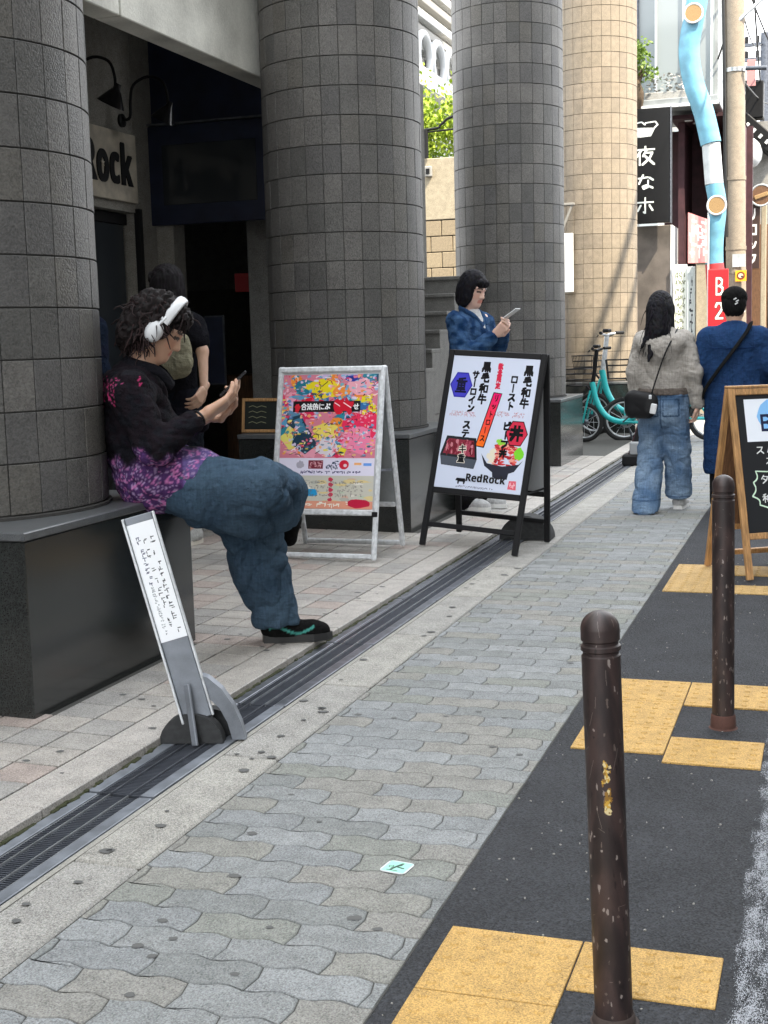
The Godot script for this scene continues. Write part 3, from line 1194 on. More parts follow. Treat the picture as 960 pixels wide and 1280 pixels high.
func tile_patch(mb: MB, R: float, a0: float, a1: float, y0: float, y1: float, off := Vector3.ZERO) -> void:
	var seg := 3
	var b := 0.0018
	var bi := b / R
	var ins := off + Vector3(0, (y0 + y1) * 0.5, 0) + Vector3(sin((a0 + a1) * 0.5), 0, cos((a0 + a1) * 0.5)) * (R - 0.05)
	var at := func(a: float, y: float, r: float) -> Vector3: return off + Vector3(sin(a) * r, y, cos(a) * r)
	for s in seg:
		var f0: float = lerpf(a0 + bi, a1 - bi, float(s) / seg)
		var f1: float = lerpf(a0 + bi, a1 - bi, float(s + 1) / seg)
		var g0: float = lerpf(a0, a1, float(s) / seg)
		var g1: float = lerpf(a0, a1, float(s + 1) / seg)
		# front, smooth round the column
		var base := mb.v.size()
		for q in [[f0, y0 + b], [f0, y1 - b], [f1, y1 - b], [f1, y0 + b]]:
			mb.v.append(at.call(q[0], q[1], R)); mb.n.append(Vector3(sin(q[0]), 0, cos(q[0]))); mb.c.append(mb.col); mb.t.append(Vector2.ZERO)
		mb.idx.append_array([base, base + 1, base + 2, base, base + 2, base + 3])
		mb.face([at.call(f0, y1 - b, R), at.call(f1, y1 - b, R), at.call(g1, y1, R - b), at.call(g0, y1, R - b)], ins)
		mb.face([at.call(f0, y0 + b, R), at.call(f1, y0 + b, R), at.call(g1, y0, R - b), at.call(g0, y0, R - b)], ins)
		mb.face([at.call(g0, y1, R - b), at.call(g1, y1, R - b), at.call(g1, y1, R - 0.008), at.call(g0, y1, R - 0.008)], ins)
		mb.face([at.call(g0, y0, R - b), at.call(g1, y0, R - b), at.call(g1, y0, R - 0.008), at.call(g0, y0, R - 0.008)], ins)
	for e in [[a0, a0 + bi], [a1, a1 - bi]]:
		mb.face([at.call(e[1], y0 + b, R), at.call(e[1], y1 - b, R), at.call(e[0], y1, R - b), at.call(e[0], y0, R - b)], ins)
		mb.face([at.call(e[0], y0, R - b), at.call(e[0], y1, R - b), at.call(e[0], y1, R - 0.008), at.call(e[0], y0, R - 0.008)], ins)

# ------------------------------------------------------------------ the restaurant behind the columns
func lettering(text: String, size: float, m: Material, parent: Node, at: Vector3, rot: Vector3, called := "lettering", squeeze := 1.0, depth := 0.004, align := 0) -> MeshInstance3D:
	var f := SystemFont.new()
	f.font_names = PackedStringArray(["Droid Sans"])
	f.font_weight = 700
	var tm := TextMesh.new()
	tm.text = text
	tm.font = f
	tm.font_size = 64
	tm.pixel_size = size / 46.0
	tm.depth = depth
	tm.horizontal_alignment = HORIZONTAL_ALIGNMENT_CENTER if align == 0 else HORIZONTAL_ALIGNMENT_RIGHT
	var o := part(called, tm, m, parent, at, rot)
	o.scale = Vector3(squeeze, 1, 1)
	# a second stroke beside the first makes the letters heavy
	part("heavy_stroke", tm, m, o, Vector3(size * 0.055, 0, 0.0004))
	part("heavy_stroke", tm, m, o, Vector3(size * 0.028, size * 0.03, 0.0008))
	return o

func restaurant() -> void:
	var b := thing("restaurant_building", "restaurant with dark recessed front and pale concrete beam over the arcade", "building", Vector3(-5.1, 0.0, -5.0))
	var o := -b.position
	# pale beam and wall over the arcade, cast in panels
	var zs := [3.0, -1.4, -4.7, -6.86, -9.4]
	for i in 4:
		var ln: float = zs[i] - zs[i + 1]
		boxp("facade_panel", o + Vector3(-3.89, 5.17, (zs[i] + zs[i + 1]) * 0.5), Vector3(0.17, 4.0, ln - 0.012), M.concrete_light, b, 0.006)
	boxp("beam_core", o + Vector3(-3.905, 5.19, -3.2), Vector3(0.13, 4.0, 12.38), M.soffit, b)
	boxp("ceiling", o + Vector3(-6.2, 4.05, -3.3), Vector3(4.4, 0.5, 12.6), M.dark_plaster, b)
	boxp("upper_storey", o + Vector3(-6.6, 6.75, -3.2), Vector3(5.2, 4.8, 12.3), M.concrete, b)
	# wall beside the walkway with its doorway
	boxp("wall", o + Vector3(-5.22, 1.9, -2.73), Vector3(0.24, 3.84, 11.46), M.tan_wall, b)
	boxp("wall_header", o + Vector3(-5.22, 3.09, -8.87), Vector3(0.238, 1.48, 0.82), M.tan_wall, b)
	boxp("pier", o + Vector3(-5.22, 1.9, -9.45), Vector3(0.245, 3.84, 0.34), M.tan_wall, b, 0.006)
	boxp("door_post", o + Vector3(-5.09, 1.2, -9.30), Vector3(0.05, 2.36, 0.05), M.black, b, 0.004)
	boxp("door_rail", o + Vector3(-5.20, 2.30, -8.87), Vector3(0.05, 0.08, 0.80), M.black, b, 0.004)
	boxp("door_stile", o + Vector3(-5.20, 1.18, -8.52), Vector3(0.05, 2.16, 0.07), M.black, b, 0.004)
	boxp("door_glass", o + Vector3(-5.20, 1.18, -8.90), Vector3(0.012, 2.16, 0.68), M.glass_dark, b)
	boxp("counter", o + Vector3(-4.75, 0.55, -11.2), Vector3(0.9, 1.0, 0.5), M.wood_dark, b, 0.01)
	boxp("red_panel", o + Vector3(-4.78, 1.85, -10.6), Vector3(0.22, 0.16, 0.03), M.red, b, 0.004)
	# end wall with an open front below the navy board
	boxp("end_wall_header", o + Vector3(-4.45, 3.06, -9.72), Vector3(1.3, 1.52, 0.24), M.navy, b)
	boxp("jamb", o + Vector3(-5.03, 1.16, -9.70), Vector3(0.16, 2.32, 0.2), M.tan_wall, b, 0.005)
	boxp("side_wall", o + Vector3(-3.92, 1.9, -11.3), Vector3(0.16, 3.8, 3.2), M.dark_plaster, b)
	boxp("inner_panel", o + Vector3(-4.42, 1.2, -10.15), Vector3(0.26, 2.3, 0.06), M.soffit, b, 0.004)
	boxp("inner_post", o + Vector3(-4.2, 1.2, -10.0), Vector3(0.08, 2.3, 0.08), M.black, b, 0.004)
	boxp("inner_back_wall", o + Vector3(-6.2, 1.9, -12.9), Vector3(4.4, 3.8, 0.2), M.dark_plaster, b)
	boxp("inner_side_wall", o + Vector3(-8.4, 1.9, -5.0), Vector3(0.2, 3.8, 16.0), M.dark_plaster, b)
	boxp("inner_floor", o + Vector3(-6.2, -0.02, -7.0), Vector3(4.4, 0.2, 12.0), M.dark_plaster, b)
	boxp("near_end_wall", o + Vector3(-6.0, 1.9, 3.2), Vector3(5.0, 3.8, 0.2), M.dark_plaster, b)
	boxp("back_ceiling", o + Vector3(-6.2, 3.9, -11.3), Vector3(4.6, 0.2, 3.3), M.dark_plaster, b)
	# navy board
	var nb := thing("navy_board", "dark navy board with a dim framed window, over the shop opening", "board", Vector3(-4.52, 2.27, -9.56))
	boxp("panel", Vector3(0, 0.38, 0), Vector3(1.20, 0.76, 0.06), M.navy, nb, 0.006)
	boxp("pane", Vector3(-0.06, 0.38, 0.034), Vector3(0.80, 0.46, 0.012), M.glass_dark, nb, 0.002)
	boxp("top_trim", Vector3(0, 0.772, 0.01), Vector3(1.2, 0.014, 0.07), M.steel, nb, 0.003)
	# the lit-from-outside name board
	var s := thing("shop_sign", "cream shop sign with heavy black letters above the doorway", "sign", Vector3(-5.09, 2.415, -7.6))
	boxp("panel", Vector3(0.015, 0.255, 0), Vector3(0.03, 0.51, 3.32), M.cream_sign, s, 0.004)
	var txt := lettering("RedRock", 0.26, M.black, s, Vector3(0.034, 0.255, -1.57), Vector3(0, PI / 2, 0), "lettering", 0.88, 0.01, 1)
	txt.scale = Vector3(0.86, 1.1, 1)
	var star := PackedVector2Array()
	for i in 10:
		var a := PI / 2 + TAU * i / 10.0
		star.append(Vector2(cos(a), sin(a)) * (0.030 if i % 2 == 0 else 0.012))
	var sm := MB.new()
	sm.extrude(star, 0.004, Transform3D(Basis(Vector3.UP, PI / 2), Vector3(0.042, 0.25, -1.13)))
	part("star", sm.mesh(), M.cream_sign, s)
	# gooseneck lamps over the sign
	for l in [[-8.35, "black gooseneck lamp over the sign, beside the tiled column"], [-9.12, "black gooseneck lamp over the sign, beside the navy board"]]:
		var t := thing("wall_lamp", l[1], "lamp", Vector3(-5.10, 3.02, l[0]), 0.0, "gooseneck lamps over the shop sign")
		var rose := MB.new()
		rose.lathe([Vector2(0.0, 0.0), Vector2(0.05, 0.0), Vector2(0.05, 0.02), Vector2(0.015, 0.03)], 14, Transform3D(Basis(Vector3.BACK, -PI / 2), Vector3.ZERO))
		part("wall_rose", rose.mesh(), M.black, t)
		tubep("arm", smooth_path([Vector3(0.02, 0, 0), Vector3(0.08, 0.02, 0), Vector3(0.09, 0.14, 0), Vector3(0.12, 0.25, 0), Vector3(0.24, 0.30, 0), Vector3(0.36, 0.26, 0), Vector3(0.40, 0.16, 0), Vector3(0.40, 0.08, 0)], 4), 0.011, M.black, t, 8)
		var sh := MB.new()
		sh.lathe([Vector2(0.02, 0.06), Vector2(0.03, 0.02), Vector2(0.045, 0.0), Vector2(0.10, -0.09), Vector2(0.094, -0.09), Vector2(0.04, -0.004), Vector2(0.0, 0.0)], 18, Transform3D(Basis(Vector3.BACK, -0.5), Vector3(0.40, 0.05, 0)))
		part("lamp_shade", sh.mesh(), M.black_gloss, t)
		var bu := MB.new()
		bu.lathe([Vector2(0, -0.085), Vector2(0.025, -0.07), Vector2(0.03, -0.045), Vector2(0.015, -0.01)], 12, Transform3D(Basis(Vector3.BACK, -0.5), Vector3(0.40, 0.05, 0)), false)
		part("bulb", bu.mesh(), M.white, t)
	# blue framed notice inside the opening
	var nt := thing("notice", "dark blue framed notice hanging in the shop opening", "notice", Vector3(-4.72, 1.0, -9.80))
	boxp("frame", Vector3(0, 0.28, 0), Vector3(0.17, 0.56, 0.02), M.steel_dark, nt, 0.003)
	boxp("sheet", Vector3(0, 0.28, 0.011), Vector3(0.15, 0.53, 0.006), M.navy, nt)
	# small chalk menu on the pedestal ledge
	var cm := thing("menu_board", "small wood framed chalk menu on the black pedestal", "menu board", Vector3(-3.74, floor_y(-2.61) + 0.664, -8.44), 0.0)
	var img := canvas(128, 108, Color(0.06, 0.09, 0.07))
	for i in 4:
		stroke(img, [Vector2(16, 22 + i * 20), Vector2(30, 17 + i * 20), Vector2(46, 24 + i * 20), Vector2(62, 18 + i * 20), Vector2(80, 23 + i * 20)], 2, Color(0.55, 0.55, 0.42))
	var fr := MB.new()
	for q in [[Vector3(-0.14, 0, 0), Vector3(-0.14, 0.24, 0)], [Vector3(0.14, 0, 0), Vector3(0.14, 0.24, 0)]]:
		fr.bar(q[0], q[1], 0.022, 0.02, Vector3.RIGHT, 0.003)
	for y in [0.011, 0.229]:
		fr.box(Vector3(0, y, 0), Vector3(0.258, 0.022, 0.02), 0.003)
	part("frame", fr.mesh(), M.wood, cm, Vector3.ZERO, Vector3(-0.15, 0, 0))
	var q2 := MB.new()
	q2.quad_uv(Vector3(-0.13, 0.22, 0.004), Vector3(0.13, 0.22, 0.004), Vector3(0.13, 0.02, 0.004), Vector3(-0.13, 0.02, 0.004), Vector3(0, 0.1, -1))
	part("slate", q2.mesh(), printed(img, 0.8), cm, Vector3.ZERO, Vector3(-0.15, 0, 0))
	boxp("back", Vector3(0, 0.11, -0.018), Vector3(0.26, 0.21, 0.008), M.wood_dark, cm, 0.0, Vector3(-0.15, 0, 0))

# ------------------------------------------------------------------ open stairway between the columns
func stairway() -> void:
	var st := thing("stairway", "grey stone steps climbing between the columns", "stairs", Vector3(-3.6, 0.04, -9.8))
	for i in 11:
		var top := 0.17 * (i + 1)
		var z0 := -0.26 * i
		boxp("step", Vector3(-0.2, top - 0.30, z0 - 0.15), Vector3(0.9, 0.56, 0.30), M.step, st, 0.004)
		boxp("tread", Vector3(-0.2, top - 0.012, z0 - 0.135), Vector3(0.906, 0.035, 0.31), M.tread, st, 0.005)
	boxp("landing", Vector3(-2.2, 0.90, -5.1), Vector3(4.6, 1.9, 4.4), M.step, st)
	boxp("stair_core", Vector3(-0.2, 0.4, -2.2), Vector3(0.88, 0.9, 1.6), M.step, st)
	# sunlit garden wall behind the landing
	var w := thing("garden_wall", "sunlit beige stone wall with smooth top band behind the stairs", "wall", Vector3(-5.0, 1.85, -17.0))
	boxp("core", Vector3(-0.9, 0.9, -0.13), Vector3(3.2, 1.8, 0.2), M.joint, w)
	boxp("top_band", Vector3(-0.9, 1.415, -0.115), Vector3(3.22, 0.79, 0.26), M.stone_smooth, w, 0.008)
	var cnt := 0
	for r in 5:
		var k := -5
		while k < 2:
			var x := k * 0.30 + (0.15 if r % 2 == 1 else 0.0)
			boxp("stone_block", Vector3(x, 0.09 + r * 0.205, -0.02 + rng.randf_range(-0.004, 0.004)), Vector3(0.29, 0.195, 0.05), M.stone_warm[rng.randi() % 3], w, 0.006)
			cnt += 1
			k += 1
	# handrail along the top of the wall
	var rail := thing("handrail", "black metal handrail with post on the beige wall", "handrail", Vector3(-5.02, 3.66, -16.95))
	tubep("post", [Vector3(0, 0, 0), Vector3(0, 0.36, 0)], 0.03, M.black, rail)
	tubep("rail", smooth_path([Vector3(-1.6, 0.34, 0), Vector3(0, 0.36, 0), Vector3(0.2, 0.41, 0), Vector3(0.36, 0.50, 0), Vector3(0.9, 0.56, 0)], 4), 0.018, M.black, rail)
	tubep("lower_rail", [Vector3(0, 0.33, 0), Vector3(0.9, 0.36, 0)], 0.012, M.black, rail)
	var lb := thing("wall_box", "small dark fitting on the beige wall below the handrail post", "fitting", Vector3(-5.0, 3.44, -16.955))
	boxp("case", Vector3(0, 0.05, 0), Vector3(0.10, 0.13, 0.06), M.concrete, lb, 0.008)
	boxp("lens", Vector3(0, 0.05, 0.032), Vector3(0.05, 0.07, 0.01), M.black, lb, 0.002)
	tree("garden_tree", "bright yellow green leafy tree growing behind the beige wall", Vector3(-5.35, 2.2, -18.6), 2.3, 1.15, 15000, 21, Color(0.27, 0.36, 0.025))
	# building with ring shaped letters, high behind the tree; its front runs along the street
	var fb := thing("white_building", "white building with slatted front and ring letters, behind the tree", "building", Vector3(-7.5, 0, -26.5), 90.0)
	boxp("wall", Vector3(0, 4.6, -1.6), Vector3(9, 9.2, 3.0), M.facade, fb)
	for i in 9:
		boxp("slat", Vector3(0.4, 6.55 + i * 0.30, 0.0), Vector3(8.0, 0.15, 0.16), M.louver if i % 2 == 0 else M.facade, fb, 0.01)
	for i in 5:
		var ring := []
		for k in 25:
			ring.append(Vector3(cos(TAU * k / 24.0) * 0.40, sin(TAU * k / 24.0) * 0.40, 0))
		var rm := MB.new()
		rm.tube(ring, 0.075, 8)
		part("ring_letter", rm.mesh(), M.white, fb, Vector3(-1.75 + i * 0.95, 6.62, 0.16))
	boxp("canopy", Vector3(0.4, 5.95, 0.25), Vector3(8.0, 0.36, 0.7), M.white, fb, 0.02)
	# white notice on the sunlit column
	var wn := thing("column_notice", "narrow white notice under a slanted bracket on the beige column", "notice", Vector3(-3.27, 1.88, -17.40))
	boxp("plate", Vector3(0, 0.38, 0), Vector3(0.17, 0.76, 0.04), M.white, wn, 0.006)
	boxp("bracket", Vector3(0.02, 0.98, 0.02), Vector3(0.03, 0.34, 0.03), M.louver, wn, 0.004, Vector3(0, 0, -0.4))
	boxp("bracket_arm", Vector3(0.0, 1.13, 0.02), Vector3(0.22, 0.03, 0.05), M.louver, wn, 0.004)

func tree(called: String, label: String, at: Vector3, h: float, r: float, leaves: int, sd: int, leaf_col: Color) -> void:
	var t := thing(called, label, "tree", at)
	var g := RandomNumberGenerator.new()
	g.seed = sd
	var tips := []
	var tr := MB.new()
	tr.tube(smooth_path([Vector3.ZERO, Vector3(0.05, h * 0.3, 0.03), Vector3(-0.02, h * 0.6, 0)], 4), [0.09, 0.085, 0.08, 0.075, 0.07, 0.06, 0.055, 0.05, 0.045], 8)
	for i in 9:
		var a := g.randf() * TAU
		var e := Vector3(cos(a) * r * g.randf_range(0.4, 0.9), h * g.randf_range(0.6, 1.05), sin(a) * r * g.randf_range(0.4, 0.9))
		var s := Vector3(0, h * g.randf_range(0.35, 0.6), 0)
		tr.tube([s, s.lerp(e, 0.5) + Vector3(0, 0.12, 0), e], [0.035, 0.022, 0.008], 6)
		tips.append(e)
	part("trunk", tr.mesh(), M.bark, t)
	for i in 12:
		var a := g.randf() * TAU
		tips.append(Vector3(cos(a) * r * 0.8, h * g.randf_range(0.55, 1.15), sin(a) * r * 0.8) * g.randf_range(0.6, 1.0) + Vector3(0, h * 0.25, 0))
	var lf := MB.new()
	for i in leaves:
		var c: Vector3 = tips[g.randi() % tips.size()]
		var p := c + Vector3(g.randfn(0, 0.16), g.randfn(0, 0.14), g.randfn(0, 0.16)) * r * 1.1
		var d := Vector3(g.randfn(), g.randfn() - 0.4, g.randfn()).normalized()
		var s := d.cross(Vector3(g.randfn(), g.randfn(), g.randfn())).normalized()
		var l := g.randf_range(0.05, 0.10)
		var k := g.randf_range(0.7, 1.25)
		lf.col = Color(leaf_col.r * k, leaf_col.g * k, leaf_col.b * g.randf_range(0.6, 1.6))
		var up := d.cross(s)
		lf.face([p, p + d * l * 0.45 + s * l * 0.28 + up * l * 0.06, p + d * l, p + d * l * 0.45 - s * l * 0.28 + up * l * 0.06], p - up)
	part("crown", lf.mesh(), M.leaf, t)

# ------------------------------------------------------------------ what stands farther down the street
func far_street() -> void:
	var b := thing("glass_building", "grey building with stone pier, canopy and dark red entrance", "building", Vector3(-2.9, 0, -23.0))
	boxp("pier", Vector3(-0.65, 1.52, 0.35), Vector3(2.2, 3.04, 1.3), M.pier, b, 0.01)
	boxp("pier_edge", Vector3(0.462, 1.52, 0.35), Vector3(0.03, 3.04, 1.31), M.white, b)
	boxp("canopy", Vector3(0.35, 4.93, 0.25), Vector3(1.7, 0.10, 1.9), M.facade_grey, b, 0.01)
	boxp("canopy_edge", Vector3(0.35, 4.86, 1.22), Vector3(1.72, 0.05, 0.04), M.white, b)
	boxp("upper_wall", Vector3(-0.6, 8.0, -1.0), Vector3(3.4, 6.0, 2.0), M.facade_grey, b)
	for i in 5:
		boxp("mullion", Vector3(-0.55 + i * 0.34 if i < 2 else 0.1 + (i - 2) * 0.45, 8.0, 0.03), Vector3(0.06 if i < 2 else 0.03, 6.0, 0.08), M.steel_dark if i < 2 else M.white, b)
	boxp("pane", Vector3(0.42, 8.0, 0.01), Vector3(1.25, 5.96, 0.02), M.pale_glass, b)
	boxp("entrance_back", Vector3(0.85, 2.4, -1.2), Vector3(1.5, 4.8, 0.1), M.maroon, b)
	boxp("entrance_side", Vector3(1.45, 2.4, -0.4), Vector3(0.1, 4.8, 1.5), M.maroon, b)
	boxp("entrance_inner_side", Vector3(0.53, 2.4, -0.5), Vector3(0.1, 4.8, 1.3), M.maroon, b)
	boxp("entrance_ceiling", Vector3(0.95, 4.78, -0.3), Vector3(1.1, 0.06, 1.7), M.maroon, b)
	for i in 3:
		var dl := MB.new()
		dl.lathe([Vector2(0.0, 0.0), Vector2(0.06, 0.0), Vector2(0.07, 0.02)], 14)
		part("ceiling_lamp", dl.mesh(), M.white, b, Vector3(0.66 + i * 0.10, 4.738, 0.3 - i * 0.3))
	# notice panels and cream post under the entrance
	var img := canvas(96, 256, Color(0.86, 0.88, 0.84))
	marks(img, Rect2(10, 12, 76, 236), 9, 16, 3, Color(0.42, 0.45, 0.36), 3)
	var pn := thing("notice_sign", "pale notice panel with rows of small print by the stone pier", "notice", Vector3(-2.29, 0, -21.95))
	boxp("panel", Vector3(0, 1.2, 0), Vector3(0.22, 2.4, 0.05), M.white, pn, 0.005)
	var pm := MB.new()
	pm.quad_uv(Vector3(-0.10, 2.36, 0.028), Vector3(0.10, 2.36, 0.028), Vector3(0.10, 0.4, 0.028), Vector3(-0.10, 0.4, 0.028), Vector3(0, 1, -1))
	part("print", pm.mesh(), printed(img), pn)
	var img2 := canvas(64, 256, Color(0.72, 0.76, 0.76))
	marks(img2, Rect2(18, 20, 30, 180), 14, 22, 4, Color(0.16, 0.18, 0.20), 9)
	var pn2 := thing("notice_sign", "grey notice panel with one column of dark characters", "notice", Vector3(-2.11, 0, -21.9))
	boxp("panel", Vector3(0, 1.18, 0), Vector3(0.13, 2.36, 0.05), M.alu, pn2, 0.005)
	var pm2 := MB.new()
	pm2.quad_uv(Vector3(-0.06, 2.34, 0.028), Vector3(0.06, 2.34, 0.028), Vector3(0.06, 0.4, 0.028), Vector3(-0.06, 0.4, 0.028), Vector3(0, 1, -1))
	part("print", pm2.mesh(), printed(img2), pn2)
	var cp := thing("gate_post", "plain cream stone post beside the crooked blue pole", "post", Vector3(-1.93, 0, -21.9))
	boxp("shaft", Vector3(0, 1.2, 0), Vector3(0.20, 2.4, 0.22), M.stone_smooth, cp, 0.012)
	boxp("cap", Vector3(0, 2.42, 0), Vector3(0.23, 0.05, 0.25), M.stone_smooth, cp, 0.012)
	# tall black sign with cup and brush characters
	var bs := thing("vertical_sign", "tall black sign with a white cup and brushed white characters", "sign", Vector3(-2.78, 3.06, -21.72))
	boxp("box", Vector3(0, 0.89, -0.06), Vector3(0.70, 1.78, 0.12), M.black_gloss, bs, 0.006)
	boxp("edge", Vector3(0.363, 0.89, -0.06), Vector3(0.02, 1.80, 0.14), M.steel, bs, 0.003)
	var si := canvas(220, 560, Color(0.045, 0.05, 0.06))
	var wh := Color(0.86, 0.88, 0.86)
	fill_poly(si, PackedVector2Array([Vector2(48, 86), Vector2(150, 92), Vector2(128, 132), Vector2(60, 136)]), wh)
	stroke(si, [Vector2(20, 72), Vector2(80, 60), Vector2(98, 74)], 6, wh)
	stroke(si, [Vector2(100, 66), Vector2(150, 62), Vector2(162, 78), Vector2(146, 92)], 6, wh)
	glyph(si, "夜", Vector2(48, 180), Vector2(104, 100), 9, wh)
	glyph(si, "な", Vector2(56, 318), Vector2(92, 82), 8, wh)
	glyph(si, "ホ", Vector2(48, 432), Vector2(100, 92), 8, wh)
	var sq := MB.new()
	sq.quad_uv(Vector3(-0.34, 1.76, 0.003), Vector3(0.34, 1.76, 0.003), Vector3(0.34, 0.02, 0.003), Vector3(-0.34, 0.02, 0.003), Vector3(0, 0.8, -1))
	part("face", sq.mesh(), printed(si, 0.3), bs)
	tree("climbing_plant", "small green plant trailing over the top of the black sign", Vector3(-2.96, 4.86, -21.8), 0.75, 0.36, 700, 5, Color(0.13, 0.20, 0.02))
	# white planter with grey flowers on the canopy
	var pl := thing("planter", "low grey planter with dry flowers on the canopy", "planter", Vector3(-2.45, 4.985, -22.0))
	boxp("box", Vector3(0, 0.06, 0), Vector3(0.8, 0.12, 0.2), M.concrete, pl, 0.01)
	var fl := MB.new()
	for i in 160:
		var p := Vector3(rng.randf_range(-0.36, 0.36), rng.randf_range(0.1, 0.40), rng.randf_range(-0.1, 0.1))
		var dd := Vector3(rng.randfn(), rng.randfn(), rng.randfn()).normalized() * 0.06
		var ss := dd.cross(Vector3.UP).normalized() * 0.03
		fl.face([p, p + dd * 0.5 + ss, p + dd, p + dd * 0.5 - ss], p - Vector3(0, 0, 1))
	part("flowers", fl.mesh(), M.concrete, pl).set_meta("kind", "stuff")
	# pink flag on a slim pole
	var fg := thing("flag", "faded pink cloth flag with pale print on a slim pole", "flag", Vector3(-1.76, 0, -20.85))
	tubep("pole", [Vector3(0, 0, 0), Vector3(0, 3.1, 0)], 0.014, M.white, fg)
	var fi := canvas(96, 128, Color(0.90, 0.58, 0.58))
	marks(fi, Rect2(10, 12, 78, 108), 26, 32, 7, Color(0.97, 0.90, 0.88), 8, 1.0)
	var fm := MB.new()
	var fp := MB.new()
	for i in 6:
		var x0 := -i * 0.05
		var x1 := -(i + 1) * 0.05
		var zz := [sin(i * 1.4) * 0.02, sin((i + 1) * 1.4) * 0.02]
		var dr := 0.02 * i
		fm.face([Vector3(x1, 3.02 + dr, zz[1]), Vector3(x0, 3.0 + dr, zz[0]), Vector3(x0, 2.36, zz[0]), Vector3(x1, 2.36, zz[1])], Vector3(0, 2.7, -2), [Vector2(1.0 - (i + 1) / 6.0, 0), Vector2(1.0 - i / 6.0, 0), Vector2(1.0 - i / 6.0, 1), Vector2(1.0 - (i + 1) / 6.0, 1)])
	part("cloth", fm.mesh(), printed(fi, 0.9), fg)
	# crooked blue and white pole figure without its face
	var cz := -21.0
	var sc := thing("crooked_pole", "crooked pale blue and white painted pole with round cork discs", "pole", Vector3(-1.66, 0, cz))
	var path := [Vector3(0.05, 1.0, 0), Vector3(0.03, 1.74, 0), Vector3(-0.02, 2.34, 0), Vector3(-0.02, 2.7, 0), Vector3(0.02, 3.2, 0), Vector3(-0.03, 3.53, 0), Vector3(-0.08, 4.13, 0), Vector3(-0.19, 4.6, 0), Vector3(-0.35, 5.08, 0), Vector3(-0.41, 5.55, 0), Vector3(-0.33, 6.01, 0), Vector3(-0.24, 6.5, 0)]
	var low := MB.new()
	low.tube([Vector3(0.05, 0, 0)] + path.slice(0, 3), [0.15, 0.15, 0.15, 0.14], 14)
	part("red_foot", low.mesh(), M.red, sc)
	var mid := MB.new()
	mid.tube(smooth_path(path.slice(2, 6), 4), 0.135, 14)
	part("blue_lower_limb", mid.mesh(), M.cyan, sc)
	var wh2 := MB.new()
	wh2.tube(smooth_path(path.slice(5, 7), 4), 0.137, 14)
	part("white_limb", wh2.mesh(), M.pale, sc)
	var up := MB.new()
	up.tube(smooth_path(path.slice(6, 12), 4), 0.155, 14)
	part("blue_upper_limb", up.mesh(), M.cyan, sc)
	for k in [Vector3(0.02, 3.2, 0.14), Vector3(-0.33, 6.01, 0.16)]:
		var ds := MB.new()
		ds.lathe([Vector2(0, 0.03), Vector2(0.125, 0.03), Vector2(0.125, -0.05)], 22, Transform3D(Basis(Vector3.RIGHT, PI / 2), k))
		part("cork_disc", ds.mesh(), M.cork, sc)
		var rg := MB.new()
		var rp := []
		for i in 23:
			rp.append(k + Vector3(cos(TAU * i / 22.0) * 0.135, sin(TAU * i / 22.0) * 0.135, 0.02))
		rg.tube(rp, 0.018, 6)
		part("rim", rg.mesh(), M.white, sc)
	# red banner board with big characters
	var rb := thing("red_banner", "red board with white outlined letters below the crooked pole", "banner", Vector3(-1.60, 0.75, -20.72))
	var ri := canvas(160, 600, Color(0.80, 0.10, 0.14))
	for q in [["B", 40.0], ["2", 190.0], ["ク", 340.0]]:
		glyph(ri, q[0], Vector2(46, q[1]), Vector2(84, 116), 22, Color(0.16, 0.06, 0.06))
		glyph(ri, q[0], Vector2(46, q[1]), Vector2(84, 116), 13, Color(0.95, 0.93, 0.90))
	boxp("board", Vector3(0, 0.75, 0), Vector3(0.30, 1.5, 0.03), M.red, rb, 0.004)
	var rq := MB.new()
	rq.quad_uv(Vector3(-0.145, 1.48, 0.018), Vector3(0.145, 1.48, 0.018), Vector3(0.145, 0.02, 0.018), Vector3(-0.145, 0.02, 0.018), Vector3(0, 0.7, -1))
	part("print", rq.mesh(), printed(ri), rb)
	for sx in [-0.1, 0.1]:
		tubep("leg", [Vector3(sx, -0.75, 0), Vector3(sx, 0.05, 0)], 0.015, M.steel, rb)
	# concrete utility pole
	var up2 := thing("utility_pole", "thick concrete utility pole with bands, plates and cables", "utility pole", Vector3(-1.40, 0, -22.0))
	var pp := MB.new()
	pp.lathe([Vector2(0.165, 0.0), Vector2(0.155, 2.0), Vector2(0.15, 5.0), Vector2(0.14, 9.5), Vector2(0, 9.5)], 24)
	part("shaft", pp.mesh(), M.pole, up2, Vector3.ZERO, Vector3(0, 0, 0.012))
	for y in [2.25, 2.62, 3.7, 5.35]:
		var bd := MB.new()
		bd.lathe([Vector2(0.156, -0.03), Vector2(0.164, -0.03), Vector2(0.164, 0.03), Vector2(0.156, 0.03)], 24)
		part("band", bd.mesh(), M.steel_bright if y > 5 else M.pole, up2, Vector3(-0.012 * y, y, 0))
	for c in [[-0.17, 0.05], [-0.19, 0.0], [-0.16, 0.10]]:
		tubep("riser_cable", smooth_path([Vector3(c[0], 2.8, c[1]), Vector3(c[0] - 0.03, 4.2, c[1]), Vector3(c[0] - 0.05, 5.6, c[1]), Vector3(c[0] - 0.10, 7.5, c[1])], 3), 0.018, M.cable, up2, 6)
	var pi := canvas(96, 96, Color(0.92, 0.66, 0.12))
	oval(pi, Vector2(48, 48), Vector2(36, 36), Color(0.45, 0.20, 0.06), 0.0, 28)
	oval(pi, Vector2(48, 46), Vector2(22, 20), Color(0.90, 0.80, 0.64), 0.0, 24)
	oval(pi, Vector2(58, 54), Vector2(10, 9), Color(0.12, 0.14, 0.2), 0.0, 18)
	var pq := MB.new()
	pq.box(Vector3(0, 0, 0), Vector3(0.17, 0.17, 0.01))
